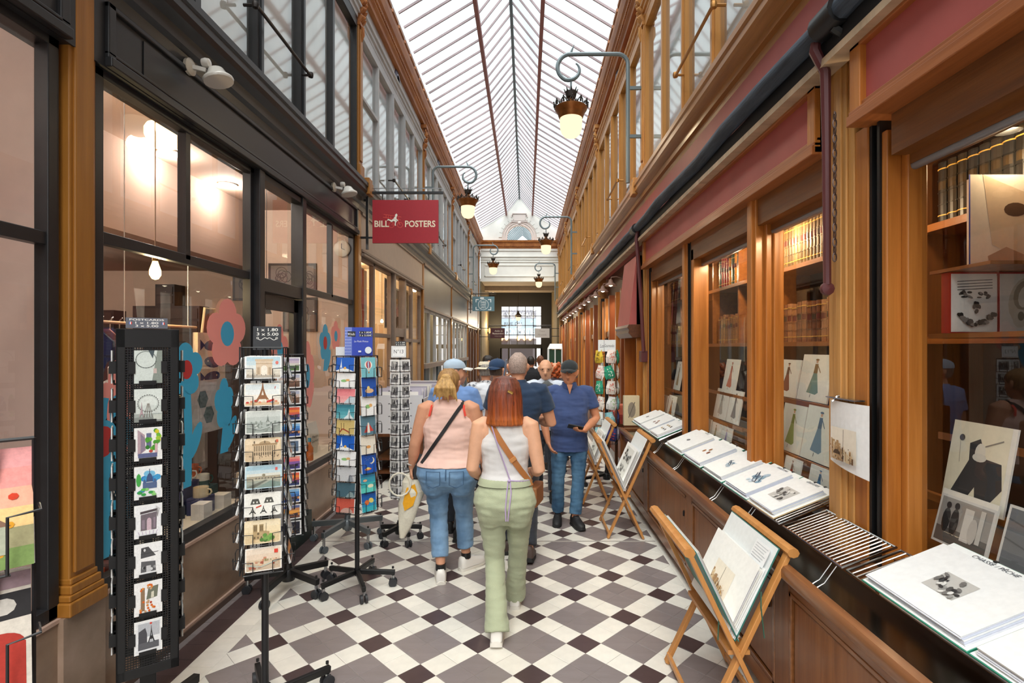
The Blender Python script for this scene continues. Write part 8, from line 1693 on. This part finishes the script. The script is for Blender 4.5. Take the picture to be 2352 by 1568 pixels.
A = Art(); A.poly([(-.03, .70), (.035, .73), (.055, .66), (.02, .56), (-.045, .52), (-.06, .58)], '#e8a520'); mb.art(A, (Cx+.0, .010, 0), (1, 0, 0), (0, 0, 1)); mb.build('body', CLOTHP, tb_, smooth=True)
mb = MB()
for dx in (-.02, .03): mb.tube([Vector((Cx+dx+.085*math.cos(a)-.06*(dx < 0), .02+dx, .73+.09*math.sin(a))) for a in [i*.45 for i in range(14)]], .007, 6, closed=True)
mb.tube([(Cx, .06, .81), (Cx+.01, .05, .76)], .022, 8); mb.build('handle', mat('tote_handle', '#dcd5c4', rough=.9), tb_, smooth=True)
# --- man in a black cap reading his phone, facing us ---
POLO = fab('navy_polo', '#374a78', .15, .08); 
m, hm, T3, k3, top = build_person('older man in a black cap, navy polo and jeans looking at a phone', (.444, 5.42, 0), 178, 1.66, SK2, 0, 0, 0,
    (((-.195, -.01, 1.345), (-.275, -.01, 1.07), (-.135, .24, .985), (-.06, .29, .99)), ((.195, -.01, 1.345), (.265, .01, 1.06), (.215, .09, .84), (.18, .12, .76))),
    (((-.095, 0, .83), (-.09, .05, .46), (-.055, .08, .105), (-.35, 1, 0)), ((.095, 0, .83), (.115, .06, .46), (.115, -.03, .105), (.1, 1, -.1))),
    hips=.98, belly=1.18, shoulders=1.16, sleeve=.62, topmat=POLO, botmat=DEN2, shoemat=BS, hem=(.02, .062), shirt_z=.745, vox=.0075, head=(-10, -4, 0), eyes=True, armr=1.08, hands=(.55, .45), palms=((.1, 0, 1), (-1, 0, 0)))
short_hair(m, hm, hairm('grey', '#a8a39c', '#77726c'), .006); cap_(m, hm, fab('black_cap', '#1d2428', .1))
mb = MB()
for s in (-1, 1): limb(mb, [hm @ Vector((s*.072, -.02, .02)), hm @ Vector((s*.073, -.035, -.02)), hm @ Vector((s*.06, -.055, -.05))], [.016, .018, .016], 8)
bake(mb, 'side_hair', hairm('grey', '#a8a39c', '#77726c'), m, .006, 2, .002)
mb = MB(); rings_mesh(mb, [(1.375*k3, 0, .0, .088*k3, .078*k3), (1.41*k3, 0, .004, .078*k3, .074*k3), (1.44*k3, 0, .004, .072*k3, .07*k3), (1.42*k3, 0, .006, .062*k3, .06*k3)]); mb.build('collar', POLO, m, smooth=True)
mb = MB(); mb.extr([(-.03, 1.43), (.03, 1.43), (.0, 1.33)], 'y', .098*k3, .104*k3); mb.build('open_neck', SK2, m)
mb = MB(); w = Vector((-.155, .21, .99))*k3; mb.tube([w+Vector((.02*math.cos(a), .01*math.cos(a), .03*math.sin(a))) for a in [i*.52 for i in range(12)]], .007, 6, closed=True); mb.build('watch', M_STEEL, m)
def held(name, lab, cat, M, parts):
    t = thing(name, lab, cat, M.translation, M.to_euler().z)
    for nm, mb, mt in parts: mb.build(nm, mt, t, bevel=.003)
    return t
W3 = Matrix.Translation((.444, 5.42, 0)) @ Matrix.Rotation(R(178), 4, 'Z'); q = W3 @ (Vector((-.045, .305, 1.02))*k3)
b1 = MB(); b1.M = Matrix.Rotation(R(12), 4, 'Y') @ Matrix.Rotation(R(-35), 4, 'X'); b1.box(-.075, .075, -.038, .038, 0, .010); b2 = MB(); b2.M = b1.M; b2.box(-.07, .07, -.034, .034, .010, .0108)
held('phone', 'black phone held by the man in the black cap', 'phone', Matrix.Translation(q), [('body', b1, M_BLACKW), ('screen', b2, mat('dark_glass', '#101216', rough=.1))])
# --- tall man in a dark polo on the phone, from behind ---
a_, hm, T4, k4, top = build_person('tall man from behind with cropped grey hair and dark polo phoning', (-.068, 4.62, 0), 0, 1.75, SK3, 0, 0, 0,
    (((-.19, -.01, 1.345), (-.245, .05, 1.09), (-.135, .06, 1.40), (-.09, .05, 1.47)), ((.19, -.01, 1.345), (.275, .02, 1.07), (.15, .22, 1.08), (.08, .26, 1.09))),
    (((-.09, 0, .83), (-.09, .05, .45), (-.09, .02, .105), (-.1, 1, 0)), ((.09, 0, .83), (.10, .08, .45), (.09, -.16, .115), (.1, 1, -.2))),
    hips=.98, belly=1.08, shoulders=1.2, sleeve=.60, topmat=fab('teal_navy', '#1e3450', .15, .06), botmat=fab('dark_jean', '#2b2f38'), shoemat=DS, hem=(.01, .06), shirt_z=.82, vox=.009, head=(-4, 0, 0), armr=1.12, palms=((1, 0, 0), (-1, 0, 0)))
short_hair(a_, hm, mat('hair_cropped', '#8f7f78', rough=.8, col2='#b59f94', vs=(120, 120, 120), lo=.4, hi=.6), .003)
mb = MB(); rings_mesh(mb, [(1.375*k4, 0, -.008, .085*k4, .075*k4), (1.42*k4, 0, -.004, .07*k4, .067*k4), (1.435*k4, 0, -.002, .064*k4, .062*k4)]); mb.build('collar', fab('teal_navy', '#1e3450'), a_, smooth=True)
b1 = MB(); b1.M = Matrix.Rotation(R(8), 4, 'Y'); b1.box(-.006, .006, -.036, .036, -.075, .075); b2 = MB(); b2.M = b1.M; b2.box(.006, .0066, -.03, .03, -.068, .068)
held('phone', 'phone pressed to the left ear of the tall man', 'phone', Matrix.Translation(Vector((-.068-.108*k4, 4.62+.05, 1.53*k4))), [('body', b1, mat('phone_grey', '#5d6b80', rough=.3)), ('screen', b2, mat('dark_glass'))])
# --- others behind them ---
ARMS = lambda w=.25, y=.0: (((-.19, -.01, 1.345), (-w, y, 1.07), (-w+.01, y+.10, .84)), ((.19, -.01, 1.345), (w, y, 1.07), (w-.01, y+.10, .84)))
LEGS = lambda d=.1: (((-.09, 0, .83), (-.09, .04+d*.3, .46), (-.085, d, .105), (-.1, 1, 0)), ((.09, 0, .83), (.09, .04, .46), (.085, -d, .105), (.1, 1, -.1)))
def bystander(label, loc, yaw, H, skm, topc, botm, shoe, hair=None, capc=None, head=(0, 0, 0), belly=1.05, sh=1.12, sleeve=.6, arms=None, hips=.98, female=False, legs=None, vox=.013, eyes=False, topm=None):
    t, hm, T, k, top = build_person(label, loc, yaw, H, skm, 0, 0, 0, arms or ARMS(), legs or LEGS(), hips=hips, belly=belly, shoulders=sh, sleeve=sleeve, topmat=topm or fab('top_'+topc.strip('#'), topc), botmat=botm, shoemat=shoe, hem=(.01, .058), shirt_z=.82, vox=vox, head=head, female=female, eyes=eyes)
    if hair: short_hair(t, hm, hairm(*hair), .005)
    return t, hm, T, k
b, hm, T, k = bystander('man in a light blue T-shirt and pale blue cap turned to the right', (-.68, 5.05, 0), -14, 1.68, SK3, '#6d8fc4', NAVY, BS, ('greybrown', '#8d857c', '#5f574f'), head=(-55, 0, 0), belly=1.1, sh=1.18, vox=.010, eyes=True); cap_(b, hm, fab('pale_cap', '#a9bdd0', .1), bm=fab('pale_brim', '#d8dcdc'))
b, hm, T, k = bystander('man in a white T-shirt and navy cap seen from behind', (-.30, 5.65, 0), -8, 1.67, SK3, '#dfe3ea', DEN2, BS, ('brown', '#5a4636', '#3f3126'), head=(-25, 0, 0), sh=1.16, arms=(((-.19, -.01, 1.345), (-.26, .02, 1.08), (-.16, .18, .98)), ((.19, -.01, 1.345), (.25, .02, 1.07), (.2, .2, .98))), vox=.011); cap_(b, hm, fab('navy_cap', '#1f3a5c', .1), yawb=180)
PT = mat('cloth_patterned', '#d5d8dd', rough=.9, col2='#4f5566', vs=(26, 26, 26), lo=.5, hi=.62)
b, hm, T, k = bystander('person in a straw hat and grey patterned shirt behind the white T-shirt', (-.48, 6.3, 0), 0, 1.63, SK3, '#cccccc', NAVY, BS, ('grey', '#a8a39c', '#77726c'), topm=PT, sh=1.14)
mb = MB(); mb.M = hm; mb.lathe([(.135, .03), (.14, .034), (.10, .05), (.086, .055), (.084, .10), (.07, .118), (.03, .115), (.001, .112)], 24, (0, -.008, 0)); hh = mb.build('straw_hat', mat('straw', '#dcd3bd', rough=.8, bump=.2, bs=(150, 150, 150)), b, smooth=True); mb = MB(); mb.M = hm; mb.lathe([(.089, .054), (.089, .075), (.084, .075), (.084, .054)], 24, (0, -.008, 0)); mb.build('hat_band', BK, hh, smooth=True)
b, hm, T, k = bystander('bald man with glasses facing us, pale shirt, grey jacket at his chest', (.235, 6.35, 0), 178, 1.655, SK1, '#c9d3e2', NAVY, BS, head=(0, -6, 0), sh=1.12, eyes=True, arms=(((-.19, -.01, 1.345), (-.24, .06, 1.09), (-.08, .2, 1.12)), ((.19, -.01, 1.345), (.24, .06, 1.09), (.1, .22, 1.1))), vox=.010)
mb = MB(); mb.M = hm
for s in (-1, 1): mb.tube([(s*.031+.022*math.cos(a), .098-.004*abs(math.cos(a)), .006+.016*math.sin(a)) for a in [i*.63 for i in range(10)]], .0022, 5, closed=True); mb.tube([(s*.053, .094, .01), (s*.078, .0, .012)], .002, 5)
mb.tube([(-.009, .1, .008), (.009, .1, .008)], .002, 5); mb.build('glasses', M_BLACKW, b)
jk = thing('jacket', 'crumpled dark grey jacket held up against the chest of the bald man', 'clothing', (.235, 6.35, 0), R(178)); mb = MB(); limb(mb, [(-.12, .16, 1.30), (-.02, .19, 1.36), (.1, .17, 1.30)], [.05, .06, .05]); limb(mb, [(-.05, .18, 1.3), (.0, .21, 1.2), (.04, .2, 1.1)], [.07, .08, .05]); bake(mb, 'folds', fab('dark_grey', '#55585a', .2), jk, .010, 3, .010, (14, 14, 8))
bystander('man in a black T-shirt walking away far down the passage', (.10, 10.6, 0), 0, 1.62, SK2, '#1c1d22', DEN2, BS, ('black', '#2a2320', '#191413'), vox=.016)
bystander('person in a pale T-shirt far down the passage beside the black T-shirt', (.32, 11.8, 0), 0, 1.62, SK2, '#d5d6dc', NAVY, BS, ('chestnut', '#7a4a30', '#5a3320'), vox=.016)
b, hm, T, k = bystander('woman with bright orange hair in a dark top behind the man in the black cap', (.43, 7.75, 0), 20, 1.58, SK1, '#3b3138', NAVY, BS, None, female=True, vox=.014)
mb = MB(); r_ = random.Random(5)
for i in range(26): a = i*2.4; z = .10-.009*i; rad = .075*math.sqrt(max(.1, 1-((z-.01)/.13)**2)); c = hm @ Vector((rad*math.cos(a), -.012+rad*1.15*math.sin(a)-.012, z)); limb(mb, [c, c+Vector((.004, .004, -.004))], [.03, .028], 8)
bake(mb, 'hair', hairm('orange', '#c8622a', '#9a4018'), b, .010, 1, .006, (40, 40, 40))
bystander('dark haired person half hidden behind the shoulder of the man in the black cap', (.56, 8.5, 0), -15, 1.52, SK2, '#4a3f3c', NAVY, BS, ('darkbrown', '#3f2c22', '#261912'), vox=.015)
bystander('dark haired man in profile by the left shops far down the passage', (-.66, 9.2, 0), -75, 1.66, SK2, '#6a4f48', NAVY, BS, ('black', '#2a2320', '#191413'), vox=.014)
